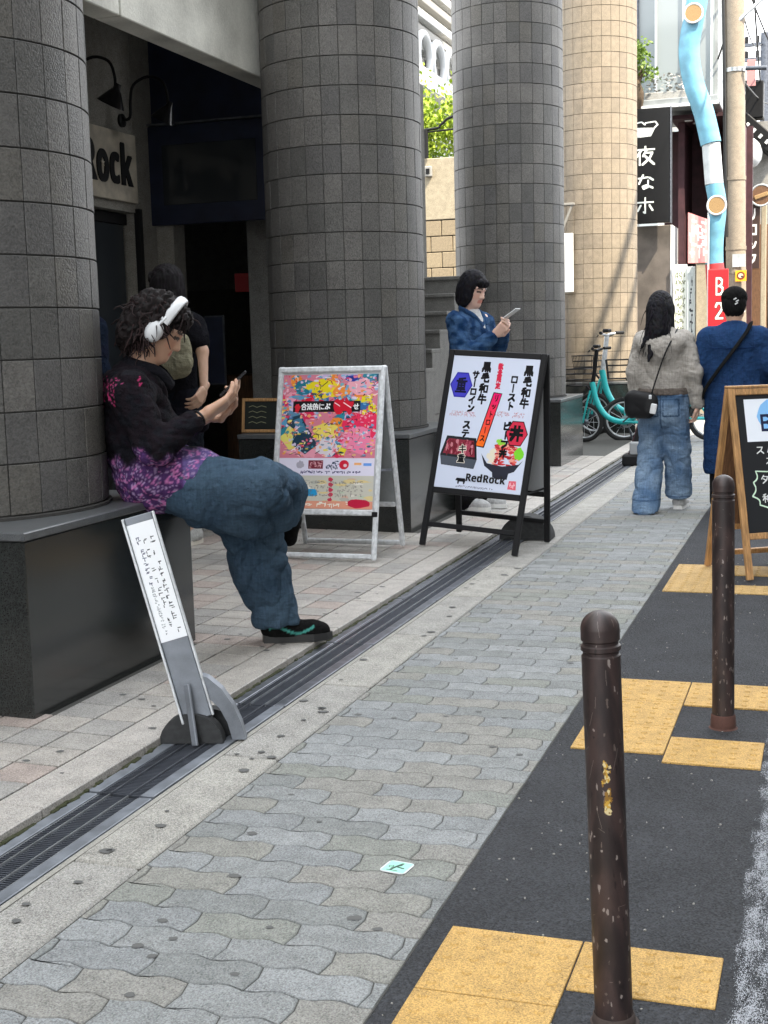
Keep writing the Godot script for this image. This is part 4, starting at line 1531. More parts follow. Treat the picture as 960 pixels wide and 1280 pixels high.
	part("plate", pq.mesh(), printed(pi), up2, Vector3(0.06, 2.18, 0.175))
	boxp("white_plate", Vector3(0.03, 1.72, 0.175), Vector3(0.2, 0.22, 0.008), M.white, up2)
	boxp("pale_plate", Vector3(0.03, 2.42, 0.172), Vector3(0.2, 0.2, 0.008), M.pale, up2)
	tubep("cross_arm", [Vector3(-0.1, 6.0, 0.1), Vector3(0.45, 6.45, 0.1)], 0.03, M.alu, up2, 8)
	tubep("arm_bracket", [Vector3(0.10, 5.35, 0.12), Vector3(0.42, 5.33, 0.12)], 0.035, M.steel_dark, up2, 8)
	var an := MB.new()
	an.lathe([Vector2(0.0, -0.1), Vector2(0.09, -0.08), Vector2(0.09, 0.08), Vector2(0.0, 0.1)], 14)
	part("insulator", an.mesh(), M.steel_dark, up2, Vector3(0.55, 6.5, 0.1), Vector3(0, 0, 1.2))
	cables()
	right_shops()

func cables() -> void:
	for c in [
		[Vector3(-1.2, 6.6, -22), Vector3(-1.7, 6.2, -40), "thin black cable running from the utility pole to the far pole"],
		[Vector3(-1.3, 7.6, -22.0), Vector3(3.6, 8.4, -13.0), "black overhead cable crossing the street to the other side"],
		[Vector3(-1.5, 6.9, -22), Vector3(-1.95, 9.3, -40), "upper black cable between utility pole and far pole"],
		[Vector3(-1.45, 5.35, -22), Vector3(-1.2, 8.1, -40), "black cable from the pole band up to the far cross arm"],
		[Vector3(-1.5, 7.2, -22), Vector3(-0.6, 7.0, -34), "black cable sagging over the middle of the street"],
		[Vector3(-1.5, 6.2, -22), Vector3(-3.0, 5.4, -27), "short black cable from the utility pole to the old shop"]]:
		var o := thing("overhead_cable", c[2], "cable", c[0])
		var pts := []
		for i in 13:
			var f := i / 12.0
			pts.append((c[1] - c[0]) * f - Vector3(0, sin(PI * f) * 0.5, 0))
		tubep("wire", pts, 0.016, M.cable, o, 6)
	# two thick cable bundles over the sunny gap; their shadows cross the beige column
	for c in [[0.0, "thick black cable bundle strung slanting above the sunlit column"], [0.42, "second thick cable bundle beside the first, above the sunlit column"]]:
		var o := thing("cable_bundle", c[1], "cable", Vector3(1.15 + c[0], 9.4, -15.6))
		var a := BUNDLE_A + Vector3(c[0], 0, 0) - o.position
		var b := BUNDLE_B + Vector3(c[0], 0, 0) - o.position
		tubep("wire", [a, a.lerp(b, 0.5), b], 0.055, M.cable, o, 8)
	var fp := thing("far_pole", "distant dark utility pole with cross arms and fittings", "utility pole", Vector3(-1.85, 0, -40.0))
	tubep("shaft", [Vector3.ZERO, Vector3(0, 9.6, 0)], [0.16, 0.12], M.steel_dark, fp, 10)
	for y in [8.1, 8.9, 9.3]:
		boxp("cross_arm", Vector3(0, y, 0), Vector3(1.3, 0.10, 0.10), M.steel_dark, fp, 0.01)
		for s in [-0.5, -0.2, 0.3]:
			boxp("fitting", Vector3(s, y + 0.14, 0), Vector3(0.10, 0.2, 0.10), M.black, fp, 0.02)
	tubep("lamp_arm", smooth_path([Vector3(0, 7.8, 0), Vector3(-0.4, 8.0, 0), Vector3(-0.62, 7.7, 0), Vector3(-0.62, 7.2, 0)], 4), 0.05, M.steel_dark, fp, 8)

const BUNDLE_A := Vector3(4.0, 12.0, -13.0)
const BUNDLE_B := Vector3(-1.0, 6.5, -18.0)

func right_shops() -> void:
	var s := thing("old_shop", "narrow old shop with black eave, brown boards and cream post", "shop", Vector3(-1.35, 0, -27.6))
	boxp("wall", Vector3(-0.45, 2.7, -1.0), Vector3(1.8, 5.4, 1.6), M.concrete, s)
	boxp("brown_board", Vector3(-0.08, 1.7, -0.1), Vector3(0.48, 3.4, 0.1), M.wood_dark, s, 0.01)
	boxp("cream_post", Vector3(0.10, 2.0, 0.25), Vector3(0.10, 4.0, 0.10), M.stone_smooth, s, 0.01)
	boxp("dark_wall", Vector3(0.55, 2.0, -0.4), Vector3(0.8, 4.0, 0.4), M.black, s, 0.01)
	boxp("eave", Vector3(0.0, 5.05, 0.25), Vector3(0.9, 0.30, 0.9), M.black, s, 0.02, Vector3(0, 0, -0.75))
	for i in 4:
		boxp("eave_letter", Vector3(-0.20 + i * 0.12, 5.22 - i * 0.115, 0.72), Vector3(0.06, 0.08, 0.02), M.white, s, 0.004, Vector3(0, 0, -0.75))
	boxp("upper_box", Vector3(-0.1, 5.75, 0.1), Vector3(0.34, 0.7, 0.4), M.black, s, 0.02)
	boxp("pink_plate", Vector3(-0.16, 6.25, 0.3), Vector3(0.16, 0.5, 0.03), M.pink, s, 0.004)
	var ln := thing("lantern", "round white paper lantern under the black eave", "lantern", Vector3(-1.50, 4.42, -27.0))
	var lb := MB.new()
	var prof := []
	for i in 13:
		var a := -PI / 2 + PI * i / 12.0
		prof.append(Vector2(maxf(cos(a) * 0.23 + (0.008 if i % 2 == 0 else 0.0), 0.0), 0.29 + sin(a) * 0.29))
	lb.lathe(prof, 20, Transform3D(), false)
	part("shade", lb.mesh(), M.white, ln)
	boxp("cap", Vector3(0, 0.59, 0), Vector3(0.12, 0.05, 0.12), M.black, ln, 0.01)
	var rs := thing("round_sign", "round wooden sign with pale ring on the cream post", "sign", Vector3(-1.29, 3.72, -27.05))
	var rd := MB.new()
	rd.lathe([Vector2(0, 0.04), Vector2(0.19, 0.04), Vector2(0.19, -0.04), Vector2(0, -0.04)], 22, Transform3D(Basis(Vector3.RIGHT, PI / 2), Vector3(0, 0.18, 0)))
	part("disc", rd.mesh(), M.wood_dark, rs)
	var rp := []
	for i in 23:
		rp.append(Vector3(cos(TAU * i / 22.0) * 0.20, 0.18 + sin(TAU * i / 22.0) * 0.20, 0.03))
	var rr := MB.new()
	rr.tube(rp, 0.02, 6)
	part("ring", rr.mesh(), M.pale, rs)
	boxp("bar", Vector3(0, 0.17, 0.05), Vector3(0.26, 0.08, 0.03), M.cork, rs, 0.01, Vector3(0, 0, 0.3))
	boxp("bracket", Vector3(0.02, 0.18, -0.14), Vector3(0.06, 0.06, 0.24), M.steel_dark, rs)
	var vs := thing("hanging_sign", "narrow dark sign with white katakana characters beside the cream post", "sign", Vector3(-1.46, 2.5, -27.1))
	var vi := canvas(120, 420, Color(0.22, 0.15, 0.13))
	var wc := Color(0.92, 0.90, 0.88)
	glyph(vi, "リ", Vector2(20, 20), Vector2(84, 80), 12, wc)
	glyph(vi, "ロ", Vector2(20, 115), Vector2(84, 90), 14, wc)
	glyph(vi, "ッ", Vector2(20, 215), Vector2(84, 80), 12, wc)
	glyph(vi, "ク", Vector2(22, 310), Vector2(80, 90), 13, wc)
	boxp("board", Vector3(0, 0.62, 0), Vector3(0.30, 1.24, 0.05), M.wood_dark, vs, 0.006)
	var vq := MB.new()
	vq.quad_uv(Vector3(-0.145, 1.22, 0.028), Vector3(0.145, 1.22, 0.028), Vector3(0.145, 0.02, 0.028), Vector3(-0.145, 0.02, 0.028), Vector3(0, 0.6, -1))
	part("print", vq.mesh(), printed(vi), vs)
	boxp("bracket", Vector3(0, 1.1, -0.17), Vector3(0.05, 0.05, 0.30), M.steel_dark, vs)
	# more of the street: plain blocks with rows of windows
	for q in [["distant_building", "pale grey distant building beyond the old shop", Vector3(-3.2, 0, -48), Vector3(4.2, 7.5, 8), "facade"], ["distant_building", "taller concrete distant building far down the street", Vector3(-6.5, 0, -62), Vector3(6.0, 13.0, 9), "concrete"]]:
		var t := thing(q[0], q[1], "building", q[2])
		boxp("wall", Vector3(0, q[3].y * 0.5, 0), q[3], M[q[4]], t)
		for r in int(q[3].y / 1.6):
			for k in 4:
				boxp("window", Vector3(-q[3].x * 0.36 + k * q[3].x * 0.24, 1.2 + r * 1.6, q[3].z * 0.5 + 0.02), Vector3(q[3].x * 0.16, 0.9, 0.08), M.pale_glass, t, 0.01)
	# hillock of greenery far off at the right end
	tree("street_tree", "grey green street tree standing far down the street", Vector3(-1.5, 0, -52), 7.5, 1.9, 1500, 33, Color(0.09, 0.13, 0.05))

# ------------------------------------------------------------------ the block across the road that shades the near pavement
func shading_block() -> void:
	var b := thing("opposite_building", "tall plain building across the road that shades the pavement", "building", Vector3(7.6, 0, 0.9))
	boxp("wall", Vector3(0, 8.25, 0), Vector3(8.0, 16.5, 24.4), M.concrete, b)
	for r in 5:
		for k in 8:
			boxp("window", Vector3(-4.03, 2.2 + r * 3.1, -10.4 + k * 2.9), Vector3(0.10, 1.6, 1.7), M.glass_dark, b, 0.02)
	var l := thing("low_shop", "low shop across the road beyond the tall building", "shop", Vector3(7.6, 0, -26.0))
	boxp("wall", Vector3(0, 1.6, 0), Vector3(8.0, 3.2, 28.0), M.facade, l)
	boxp("roof", Vector3(0, 3.3, 0), Vector3(8.3, 0.2, 28.3), M.steel_dark, l, 0.02)
	for k in 6:
		boxp("shop_window", Vector3(-4.03, 1.4, -11.5 + k * 4.6), Vector3(0.1, 2.0, 3.2), M.glass_dark, l, 0.02)

# ------------------------------------------------------------------ signs that stand on the pavement
func leaned(top: float, out: float) -> float:
	return atan(out / top)

func signs() -> void:
	poster_stand()
	beef_stand()
	chalk_stand()
	slant_sign()
	back_sign()

func poster_stand() -> void:
	var t := thing("poster_stand", "white aluminium folding stand with a crowded colourful poster", "sign", Vector3(-2.815, floor_y(-2.8), -7.43))
	var H := 1.13
	var W := 0.68
	var a := leaned(H, 0.27)
	for face in 2:
		var s := 1.0 if face == 0 else -1.0
		var fr := Node3D.new()
		fr.name = "front_frame" if face == 0 else "back_frame"
		t.add_child(fr, true)
		fr.position = Vector3(0, H, 0.012 * s)
		fr.rotation = Vector3(-a * s, 0, 0)
		var L := H / cos(a)
		var m: Material = M.alu_white
		for sx in [-1.0, 1.0]:
			boxp("leg", Vector3(sx * (W * 0.5 - 0.016), -L * 0.5 + 0.004, 0), Vector3(0.032, L - 0.008, 0.026), m, fr, 0.008)
		boxp("top_rail", Vector3(0, -0.02, 0.001), Vector3(W - 0.03, 0.036, 0.030), m, fr, 0.008)
		boxp("panel_rail", Vector3(0, -0.875, 0.001), Vector3(W - 0.066, 0.034, 0.024), m, fr, 0.006)
		boxp("bottom_rail", Vector3(0, -L + 0.03, 0.0), Vector3(W - 0.066, 0.030, 0.022), m, fr, 0.006)
		boxp("panel", Vector3(0, -0.45, -0.004 * s), Vector3(W - 0.066, 0.83, 0.008), M.white if face == 0 else M.facade_grey, fr)
		for sx in [-1.0, 1.0]:
			boxp("corner_joint", Vector3(sx * (W * 0.5 - 0.02), -0.885, 0.012 * s), Vector3(0.034, 0.03, 0.012), M.black, fr, 0.003)
	for sx in [-1.0, 1.0]:
		barp("stay", Vector3(sx * 0.315, 0.52, 0.13), Vector3(sx * 0.315, 0.50, -0.14), 0.004, 0.014, M.steel, t)
	var front: Node = t.get_child(0)
	var q := MB.new()
	q.quad_uv(Vector3(-0.302, -0.05, 0.006), Vector3(0.302, -0.05, 0.006), Vector3(0.302, -0.855, 0.006), Vector3(-0.302, -0.855, 0.006), Vector3(0, -0.4, -1))
	part("poster", q.mesh(), printed(poster_image(), 0.28), front)

func poster_image() -> Image:
	var img := canvas(480, 704, Color(0.93, 0.90, 0.92))
	var g := RandomNumberGenerator.new()
	g.seed = 3
	var pal := [Color(0.90, 0.82, 0.16), Color(0.16, 0.52, 0.60), Color(0.86, 0.16, 0.34), Color(0.92, 0.62, 0.70), Color(0.94, 0.55, 0.22), Color(0.14, 0.30, 0.42), Color(0.80, 0.72, 0.86), Color(0.20, 0.42, 0.66), Color(0.85, 0.12, 0.22), Color(0.35, 0.62, 0.78)]
	# upper art: loose splashes of colour, no figures
	img.fill_rect(Rect2i(0, 0, 480, 440), Color(0.84, 0.50, 0.58))
	for i in 70:
		var p := Vector2(g.randf() * 480, g.randf() * 430)
		var c: Color = pal[g.randi() % pal.size()]
		oval(img, p, Vector2(g.randf_range(14, 52), g.randf_range(10, 40)), c, 0.35, 12, i)
	for q in [[Vector2(110, 60), Vector2(52, 44), Color(0.12, 0.46, 0.55)], [Vector2(210, 70), Vector2(86, 54), Color(0.92, 0.84, 0.14)], [Vector2(300, 90), Vector2(44, 34), Color(0.95, 0.58, 0.24)], [Vector2(390, 70), Vector2(70, 44), Color(0.93, 0.66, 0.72)], [Vector2(350, 20), Vector2(40, 16), Color(0.14, 0.22, 0.62)], [Vector2(400, 270), Vector2(90, 70), Color(0.92, 0.18, 0.36)], [Vector2(390, 350), Vector2(90, 64), Color(0.95, 0.52, 0.66)], [Vector2(230, 300), Vector2(60, 50), Color(0.93, 0.84, 0.40)], [Vector2(60, 330), Vector2(56, 60), Color(0.90, 0.86, 0.44)], [Vector2(250, 380), Vector2(60, 46), Color(0.88, 0.84, 0.88)]]:
		oval(img, q[0], q[1], q[2], 0.25, 14)
	# dark teal shape slanting through the left
	fill_poly(img, PackedVector2Array([Vector2(20, 200), Vector2(80, 180), Vector2(110, 235), Vector2(150, 300), Vector2(190, 370), Vector2(130, 420), Vector2(60, 370), Vector2(70, 290), Vector2(30, 260)]), Color(0.12, 0.24, 0.32))
	fill_poly(img, PackedVector2Array([Vector2(60, 240), Vector2(100, 225), Vector2(130, 290), Vector2(90, 310)]), Color(0.26, 0.50, 0.62))
	fill_poly(img, PackedVector2Array([Vector2(24, 190), Vector2(70, 182), Vector2(84, 214), Vector2(40, 226)]), Color(0.36, 0.56, 0.70))
	for i in 520:
		var p := Vector2(g.randf() * 480, g.randf() * 430)
		var c: Color = pal[g.randi() % pal.size()]
		oval(img, p, Vector2(g.randf_range(2, 13), g.randf_range(2, 9)), c.lerp(Color(1, 1, 1), g.randf() * 0.5), 0.4, 9, i)
	for i in 170:
		var p := Vector2(g.randf() * 480, g.randf() * 430)
		var d := Vector2(g.randf_range(-34, 34), g.randf_range(-26, 26))
		stroke(img, [p, p + d * 0.5 + Vector2(6, -4), p + d], 1 + g.randi() % 3, [Color(0.10, 0.09, 0.12), Color(0.97, 0.95, 0.95), Color(0.75, 0.10, 0.25)][g.randi() % 3])
	# headline band
	img.fill_rect(Rect2i(56, 140, 340, 58), Color(0.10, 0.09, 0.10))
	oval(img, Vector2(78, 170), Vector2(16, 22), Color(0.85, 0.16, 0.22), 0.4, 12)
	for i in 5:
		glyph(img, "合法的にぶ"[i], Vector2(98 + i * 30, 152), Vector2(28, 36), 5, Color(0.97, 0.97, 0.97))
	for i in 2:
		oval(img, Vector2(288 + i * 44, 164), Vector2(30, 40), Color(0.84, 0.10, 0.20), 0.35, 14, i)
		stroke(img, [Vector2(268 + i * 44, 150), Vector2(306 + i * 44, 176)], 4, Color(0.97, 0.9, 0.9))
	glyph(img, "せ", Vector2(362, 154), Vector2(28, 34), 5, Color(0.97, 0.97, 0.97))
	# lower: band of small shop marks, then a faded map
	img.fill_rect(Rect2i(0, 440, 480, 92), Color(0.90, 0.88, 0.95))
	img.fill_rect(Rect2i(150, 452, 74, 44), Color(0.48, 0.14, 0.22))
	marks(img, Rect2(156, 460, 62, 30), 12, 14, 3, Color(0.90, 0.70, 0.72), 3)
	oval(img, Vector2(330, 474), Vector2(24, 24), Color(0.84, 0.12, 0.24), 0.0, 24)
	oval(img, Vector2(336, 478), Vector2(9, 9), Color(0.94, 0.86, 0.88), 0.0, 14)
	oval(img, Vector2(110, 474), Vector2(18, 20), Color(0.70, 0.68, 0.74), 0.2, 14)
	marks(img, Rect2(240, 456, 64, 40), 12, 14, 3, Color(0.16, 0.22, 0.34), 6)
	img.fill_rect(Rect2i(380, 464, 36, 12), Color(0.96, 0.70, 0.45))
	img.fill_rect(Rect2i(426, 466, 40, 14), Color(0.40, 0.62, 0.92))
	marks(img, Rect2(110, 508, 300, 16), 9, 16, 3, Color(0.25, 0.22, 0.42), 8)
	img.fill_rect(Rect2i(0, 532, 480, 172), Color(0.80, 0.79, 0.74))
	for i in 46:
		var p := Vector2(g.randf() * 480, 536 + g.randf() * 150)
		oval(img, p, Vector2(g.randf_range(8, 38), g.randf_range(4, 12)), [Color(0.84, 0.70, 0.62), Color(0.76, 0.80, 0.72), Color(0.90, 0.88, 0.84), Color(0.72, 0.72, 0.68), Color(0.88, 0.80, 0.58)][g.randi() % 5], 0.25, 12, i)
	oval(img, Vector2(170, 620), Vector2(34, 20), Color(0.16, 0.60, 0.82), 0.2, 14)
	for i in 5:
		oval(img, Vector2(268, 552 + i * 26), Vector2(12, 11), Color(0.80, 0.22, 0.34), 0.3, 10, i)
	marks(img, Rect2(60, 560, 370, 90), 12, 22, 2, Color(0.45, 0.42, 0.40), 12, 0.6)
	img.fill_rect(Rect2i(0, 664, 480, 40), Color(0.90, 0.62, 0.52))
	marks(img, Rect2(130, 668, 230, 30), 20, 30, 4, Color(0.97, 0.95, 0.90), 15)
	oval(img, Vector2(410, 676), Vector2(56, 24), Color(0.78, 0.12, 0.26), 0.12, 14)
	return img

func beef_stand() -> void:
	var t := thing("menu_stand", "black wooden folding stand advertising beef bowls, tilted over the drain", "sign", Vector3(-2.03, 0.03, -8.10), -8.0)
	t.rotation = Vector3(0, deg_to_rad(-8.0), -0.066)
	var H := 1.205
	var W := 0.65
	var a := leaned(H, 0.36)
	var L := H / cos(a)
	for face in 2:
		var s := 1.0 if face == 0 else -1.0
		var fr := Node3D.new()
		fr.name = "front_frame" if face == 0 else "back_frame"
		t.add_child(fr, true)
		fr.position = Vector3(0.0, H, 0.014 * s)
		if face == 1:
			a = leaned(H, 0.20)
			L = H / cos(a)
		fr.rotation = Vector3(-a * s, 0, 0)
		for sx in [-1.0, 1.0]:
			boxp("leg", Vector3(sx * (W * 0.5 - 0.018), -L * 0.5 + 0.002, 0), Vector3(0.036, L - 0.004, 0.026), M.black, fr, 0.003)
		boxp("top_rail", Vector3(0, -0.018, 0.0), Vector3(W - 0.074, 0.036, 0.024), M.black, fr, 0.003)
		boxp("panel_rail", Vector3(0, -0.90, 0.0), Vector3(W - 0.074, 0.036, 0.024), M.black, fr, 0.003)
		boxp("low_rail", Vector3(0, -L + 0.14, 0.0), Vector3(W - 0.074, 0.03, 0.02), M.black, fr, 0.003)
		boxp("panel", Vector3(0, -0.46, -0.006 * s), Vector3(W - 0.074, 0.85, 0.008), M.white if face == 0 else M.grey_plastic, fr)
	for sx in [-1.0, 1.0]:
		barp("stay", Vector3(sx * 0.30, 0.36, 0.24), Vector3(sx * 0.30, 0.36, -0.13), 0.005, 0.012, M.black, t)
	var front: Node = t.get_child(0)
	var q := MB.new()
	var w2 := W * 0.5 - 0.038
	q.quad_uv(Vector3(-w2, -0.037, 0.008), Vector3(w2, -0.037, 0.008), Vector3(w2, -0.881, 0.008), Vector3(-w2, -0.881, 0.008), Vector3(0, -0.4, -1))
	part("poster", q.mesh(), printed(beef_image(), 0.25), front)
	lettering("RedRock", 0.046, M.black, front, Vector3(0.045, -0.806, 0.010), Vector3.ZERO, "lettering", 1.0, 0.001)
	# heavy half-round foot of another sign left leaning under the stand
	var rb := thing("sign_weight", "black half round rubber sign weight under the beef stand", "weight", Vector3(-1.86, 0.012, -8.42), 0.0)
	half_disc(rb, "block", 0.17, 0.16, M.rubber)

func half_disc(parent: Node, called: String, r: float, depth: float, m: Material, at := Vector3.ZERO, yaw := 0.0) -> void:
	var pl := PackedVector2Array()
	for i in 15:
		var an := PI * i / 14.0
		pl.append(Vector2(cos(an) * r, sin(an) * r * 0.92))
	var mb := MB.new()
	mb.extrude(pl, depth, Transform3D(Basis(), Vector3(0, 0, -depth * 0.5)))
	part(called, mb.mesh(), m, parent, at, Vector3(0, yaw, 0))

func beef_image() -> Image:
	var W := 560
	var H := 690
	var img := canvas(W, H, Color(0.80, 0.83, 0.90))
	var ink := Color(0.05, 0.05, 0.07)
	var red := Color(0.80, 0.16, 0.28)
	# hexagon badges
	hexagon(img, Vector2(76, 152), 74, Color(0.20, 0.19, 0.62))
	hexagon(img, Vector2(76, 152), 66, Color(0.27, 0.26, 0.74))
	glyph(img, "重", Vector2(38, 112), Vector2(78, 82), 10, Color(0.10, 0.10, 0.20))
	# left dish name, in brush columns
	column_text(img, "黒毛和牛", Vector2(196, 26), Vector2(58, 52), 56, 10, ink)
	column_text(img, "サーロイン", Vector2(140, 76), Vector2(44, 40), 44, 9, ink)
	column_text(img, "ステーキ重", Vector2(128, 336), Vector2(48, 42), 46, 9, ink)
	# right dish name
	column_text(img, "黒毛和牛", Vector2(470, 34), Vector2(58, 52), 56, 10, ink)
	column_text(img, "ロースト", Vector2(392, 88), Vector2(46, 42), 46, 9, ink)
	marks(img, Rect2(30, 290, 170, 26), 9, 14, 2, Color(0.70, 0.45, 0.48), 4)
	marks(img, Rect2(320, 278, 190, 26), 9, 14, 2, Color(0.70, 0.45, 0.48), 5)
	column_text(img, "数量限定", Vector2(300, 30), Vector2(30, 30), 34, 7, red)
	# slanting banner
	var bn := PackedVector2Array([Vector2(294, 180), Vector2(352, 184), Vector2(286, 470), Vector2(226, 464)])
	fill_poly(img, bn, Color(0.14, 0.05, 0.05))
	var steps := 24
	for i in steps:
		var f0 := float(i) / steps
		var f1 := float(i + 1) / steps
		var l0 := Vector2(299, 185).lerp(Vector2(232, 460), f0)
		var l1 := Vector2(299, 185).lerp(Vector2(232, 460), f1)
		fill_poly(img, PackedVector2Array([l0, l0 + Vector2(48, 3), l1 + Vector2(48, 3), l1]), Color(0.90, 0.08, 0.42).lerp(Color(0.97, 0.46, 0.10), f0))
	for i in 6:
		glyph(img, "リットロース"[i], Vector2(304, 194).lerp(Vector2(252, 404), i / 5.0), Vector2(30, 34), 5, Color(0.20, 0.05, 0.05))
	# steak box
	fill_poly(img, PackedVector2Array([Vector2(36, 420), Vector2(228, 424), Vector2(252, 532), Vector2(240, 582), Vector2(24, 572), Vector2(8, 520)]), Color(0.13, 0.13, 0.15))
	fill_poly(img, PackedVector2Array([Vector2(10, 524), Vector2(252, 534), Vector2(240, 582), Vector2(24, 572)]), Color(0.30, 0.32, 0.36))
	fill_poly(img, PackedVector2Array([Vector2(50, 434), Vector2(216, 438), Vector2(236, 522), Vector2(24, 512)]), Color(0.52, 0.16, 0.22))
	var g := RandomNumberGenerator.new()
	g.seed = 8
	for i in 90:
		var p := Vector2(g.randf_range(46, 216), g.randf_range(446, 508))
		oval(img, p, Vector2(g.randf_range(5, 11), g.randf_range(8, 18)), [Color(0.62, 0.24, 0.32), Color(0.44, 0.10, 0.16), Color(0.76, 0.46, 0.50), Color(0.36, 0.09, 0.12)][g.randi() % 4], 0.3, 9, i)
	column_text(img, "キ重", Vector2(124, 462), Vector2(50, 44), 48, 12, Color(0.90, 0.86, 0.80))
	column_text(img, "キ重", Vector2(124, 462), Vector2(50, 44), 48, 6, ink)
	# beef bowl
	for i in 150:
		var a := g.randf() * TAU
		var k := sqrt(g.randf())
		var p := Vector2(420 + cos(a) * k * 104, 502 + sin(a) * k * 58 - (1.0 - k) * 42)
		var cs := [Color(0.80, 0.24, 0.26), Color(0.88, 0.42, 0.38), Color(0.66, 0.14, 0.18), Color(0.90, 0.60, 0.54)]
		var c: Color = cs[g.randi() % 4]
		if p.x < 362:
			c = Color(0.88, 0.84, 0.76)
		oval(img, p, Vector2(g.randf_range(8, 18), g.randf_range(5, 10)), c, 0.3, 9, i + 40)
	for i in 8:
		oval(img, Vector2(370 + g.randf() * 40, 424 + g.randf() * 22), Vector2(14, 8), Color(0.55, 0.80, 0.25), 0.3, 10, i)
	oval(img, Vector2(514, 486), Vector2(30, 32), Color(0.48, 0.82, 0.20), 0.15, 14)
	fill_poly(img, PackedVector2Array([Vector2(276, 500), Vector2(320, 546), Vector2(420, 556), Vector2(520, 540), Vector2(544, 520), Vector2(500, 578), Vector2(466, 590), Vector2(462, 620), Vector2(370, 622), Vector2(362, 590), Vector2(306, 560)]), Color(0.17, 0.18, 0.22))
	hexagon(img, Vector2(480, 384), 72, Color(0.20, 0.05, 0.08))
	hexagon(img, Vector2(480, 384), 66, Color(0.80, 0.18, 0.28))
	glyph(img, "丼", Vector2(436, 344), Vector2(84, 78), 16, ink)
	column_text(img, "ビーフ丼", Vector2(388, 330), Vector2(48, 42), 46, 10, ink)
	# ox mark, small print and the red seal
	fill_poly(img, PackedVector2Array([Vector2(140, 634), Vector2(196, 634), Vector2(200, 646), Vector2(194, 664), Vector2(188, 664), Vector2(186, 652), Vector2(160, 652), Vector2(158, 664), Vector2(150, 664), Vector2(148, 648), Vector2(134, 648)]), ink)
	marks(img, Rect2(200, 616, 180, 8), 7, 10, 2, Color(0.60, 0.62, 0.68), 6)
	marks(img, Rect2(140, 672, 240, 8), 7, 10, 2, Color(0.45, 0.46, 0.52), 7)
	fill_poly(img, PackedVector2Array([Vector2(478, 626), Vector2(522, 624), Vector2(528, 670), Vector2(474, 668)]), Color(0.86, 0.38, 0.44))
	marks(img, Rect2(482, 632, 40, 34), 12, 14, 3, Color(0.95, 0.78, 0.80), 5)
	return img

func chalk_stand() -> void:
	var t := thing("blackboard_stand", "wooden folding blackboard with white chalk menu beside the bollard", "sign", Vector3(-0.255, 0.006, -7.50), 31.0)
	var H := 1.01
	var W := 0.62
	var a := leaned(H, 0.235)
	var L := H / cos(a)
	for face in 2:
		var s := 1.0 if face == 0 else -1.0
		var fr := Node3D.new()
		fr.name = "front_frame" if face == 0 else "back_frame"
		t.add_child(fr, true)
		fr.position = Vector3(0, H, 0.013 * s)
		fr.rotation = Vector3(-a * s, 0, 0)
		for sx in [-1.0, 1.0]:
			boxp("leg", Vector3(sx * (W * 0.5 - 0.018), -L * 0.5 + 0.003, 0), Vector3(0.036, L - 0.006, 0.024), M.wood, fr, 0.003)
		boxp("top_rail", Vector3(0, -0.020, 0.0), Vector3(W - 0.074, 0.034, 0.022), M.wood, fr, 0.003)
		boxp("low_rail", Vector3(0, -0.80, 0.0), Vector3(W - 0.074, 0.034, 0.022), M.wood, fr, 0.003)
		if face == 1:
			boxp("foot_rail", Vector3(0, -L + 0.08, 0.0), Vector3(W - 0.074, 0.03, 0.02), M.wood, fr, 0.003)
		boxp("board", Vector3(0, -0.41, -0.005 * s), Vector3(W - 0.074, 0.745, 0.007), M.black if face == 0 else M.wood_dark, fr)
	boxp("top_hinge_strip", Vector3(0, H + 0.008, 0), Vector3(W, 0.014, 0.052), M.wood, t, 0.003)
	var img := canvas(512, 704, Color(0.075, 0.085, 0.10))
	var chalk := Color(0.86, 0.87, 0.86)
	img.fill_rect(Rect2i(42, 20, 430, 220), Color(0.90, 0.92, 0.95))
	oval(img, Vector2(220, 110), Vector2(110, 96), Color(0.52, 0.74, 0.93), 0.03, 28)
	for i in 2:
		glyph(img, "Bu"[i], Vector2(110 + i * 90, 100), Vector2(92, 90), 14, Color(0.07, 0.10, 0.24))
	for i in 6:
		glyph(img, "スパシテイン"[i], Vector2(84 + i * 60, 262), Vector2(46, 44), 5, chalk)
	for i in 4:
		glyph(img, "ストレス"[i], Vector2(132 + i * 60, 322), Vector2(40, 38), 5, chalk)
	var cl := []
	var cs := [Vector2(70, 392), Vector2(240, 376), Vector2(420, 392), Vector2(460, 470), Vector2(440, 560), Vector2(330, 634), Vector2(170, 636), Vector2(76, 566), Vector2(40, 520), Vector2(52, 450)]
	for i in cs.size():
		var p: Vector2 = cs[i]
		var q: Vector2 = cs[(i + 1) % cs.size()]
		var mid := (p + q) * 0.5
		var inw := (Vector2(250, 500) - mid).normalized() * 16.0
		cl.append(p); cl.append(p.lerp(q, 0.3) + inw * 0.8); cl.append(mid + inw); cl.append(p.lerp(q, 0.7) + inw * 0.8)
	cl.append(cs[0])
	stroke(img, cl, 6, Color(0.80, 0.90, 0.80))
	for i in 4:
		glyph(img, "タッリン"[i], Vector2(92 + i * 64, 412), Vector2(48, 46), 5, chalk)
	for i in 5:
		glyph(img, "和ト限定丼"[i], Vector2(92 + i * 62, 508), Vector2(50, 48), 5, chalk)
	for i in 3:
		glyph(img, "ロリフ"[i], Vector2(160 + i * 60, 566), Vector2(42, 40), 5, chalk)
	var front: Node = t.get_child(0)
	var qm := MB.new()
	qm.quad_uv(Vector3(-0.27, -0.04, 0.002), Vector3(0.27, -0.04, 0.002), Vector3(0.27, -0.78, 0.002), Vector3(-0.27, -0.78, 0.002), Vector3(0, -0.4, -1))
	part("chalk_face", qm.mesh(), printed(img, 0.85), front)

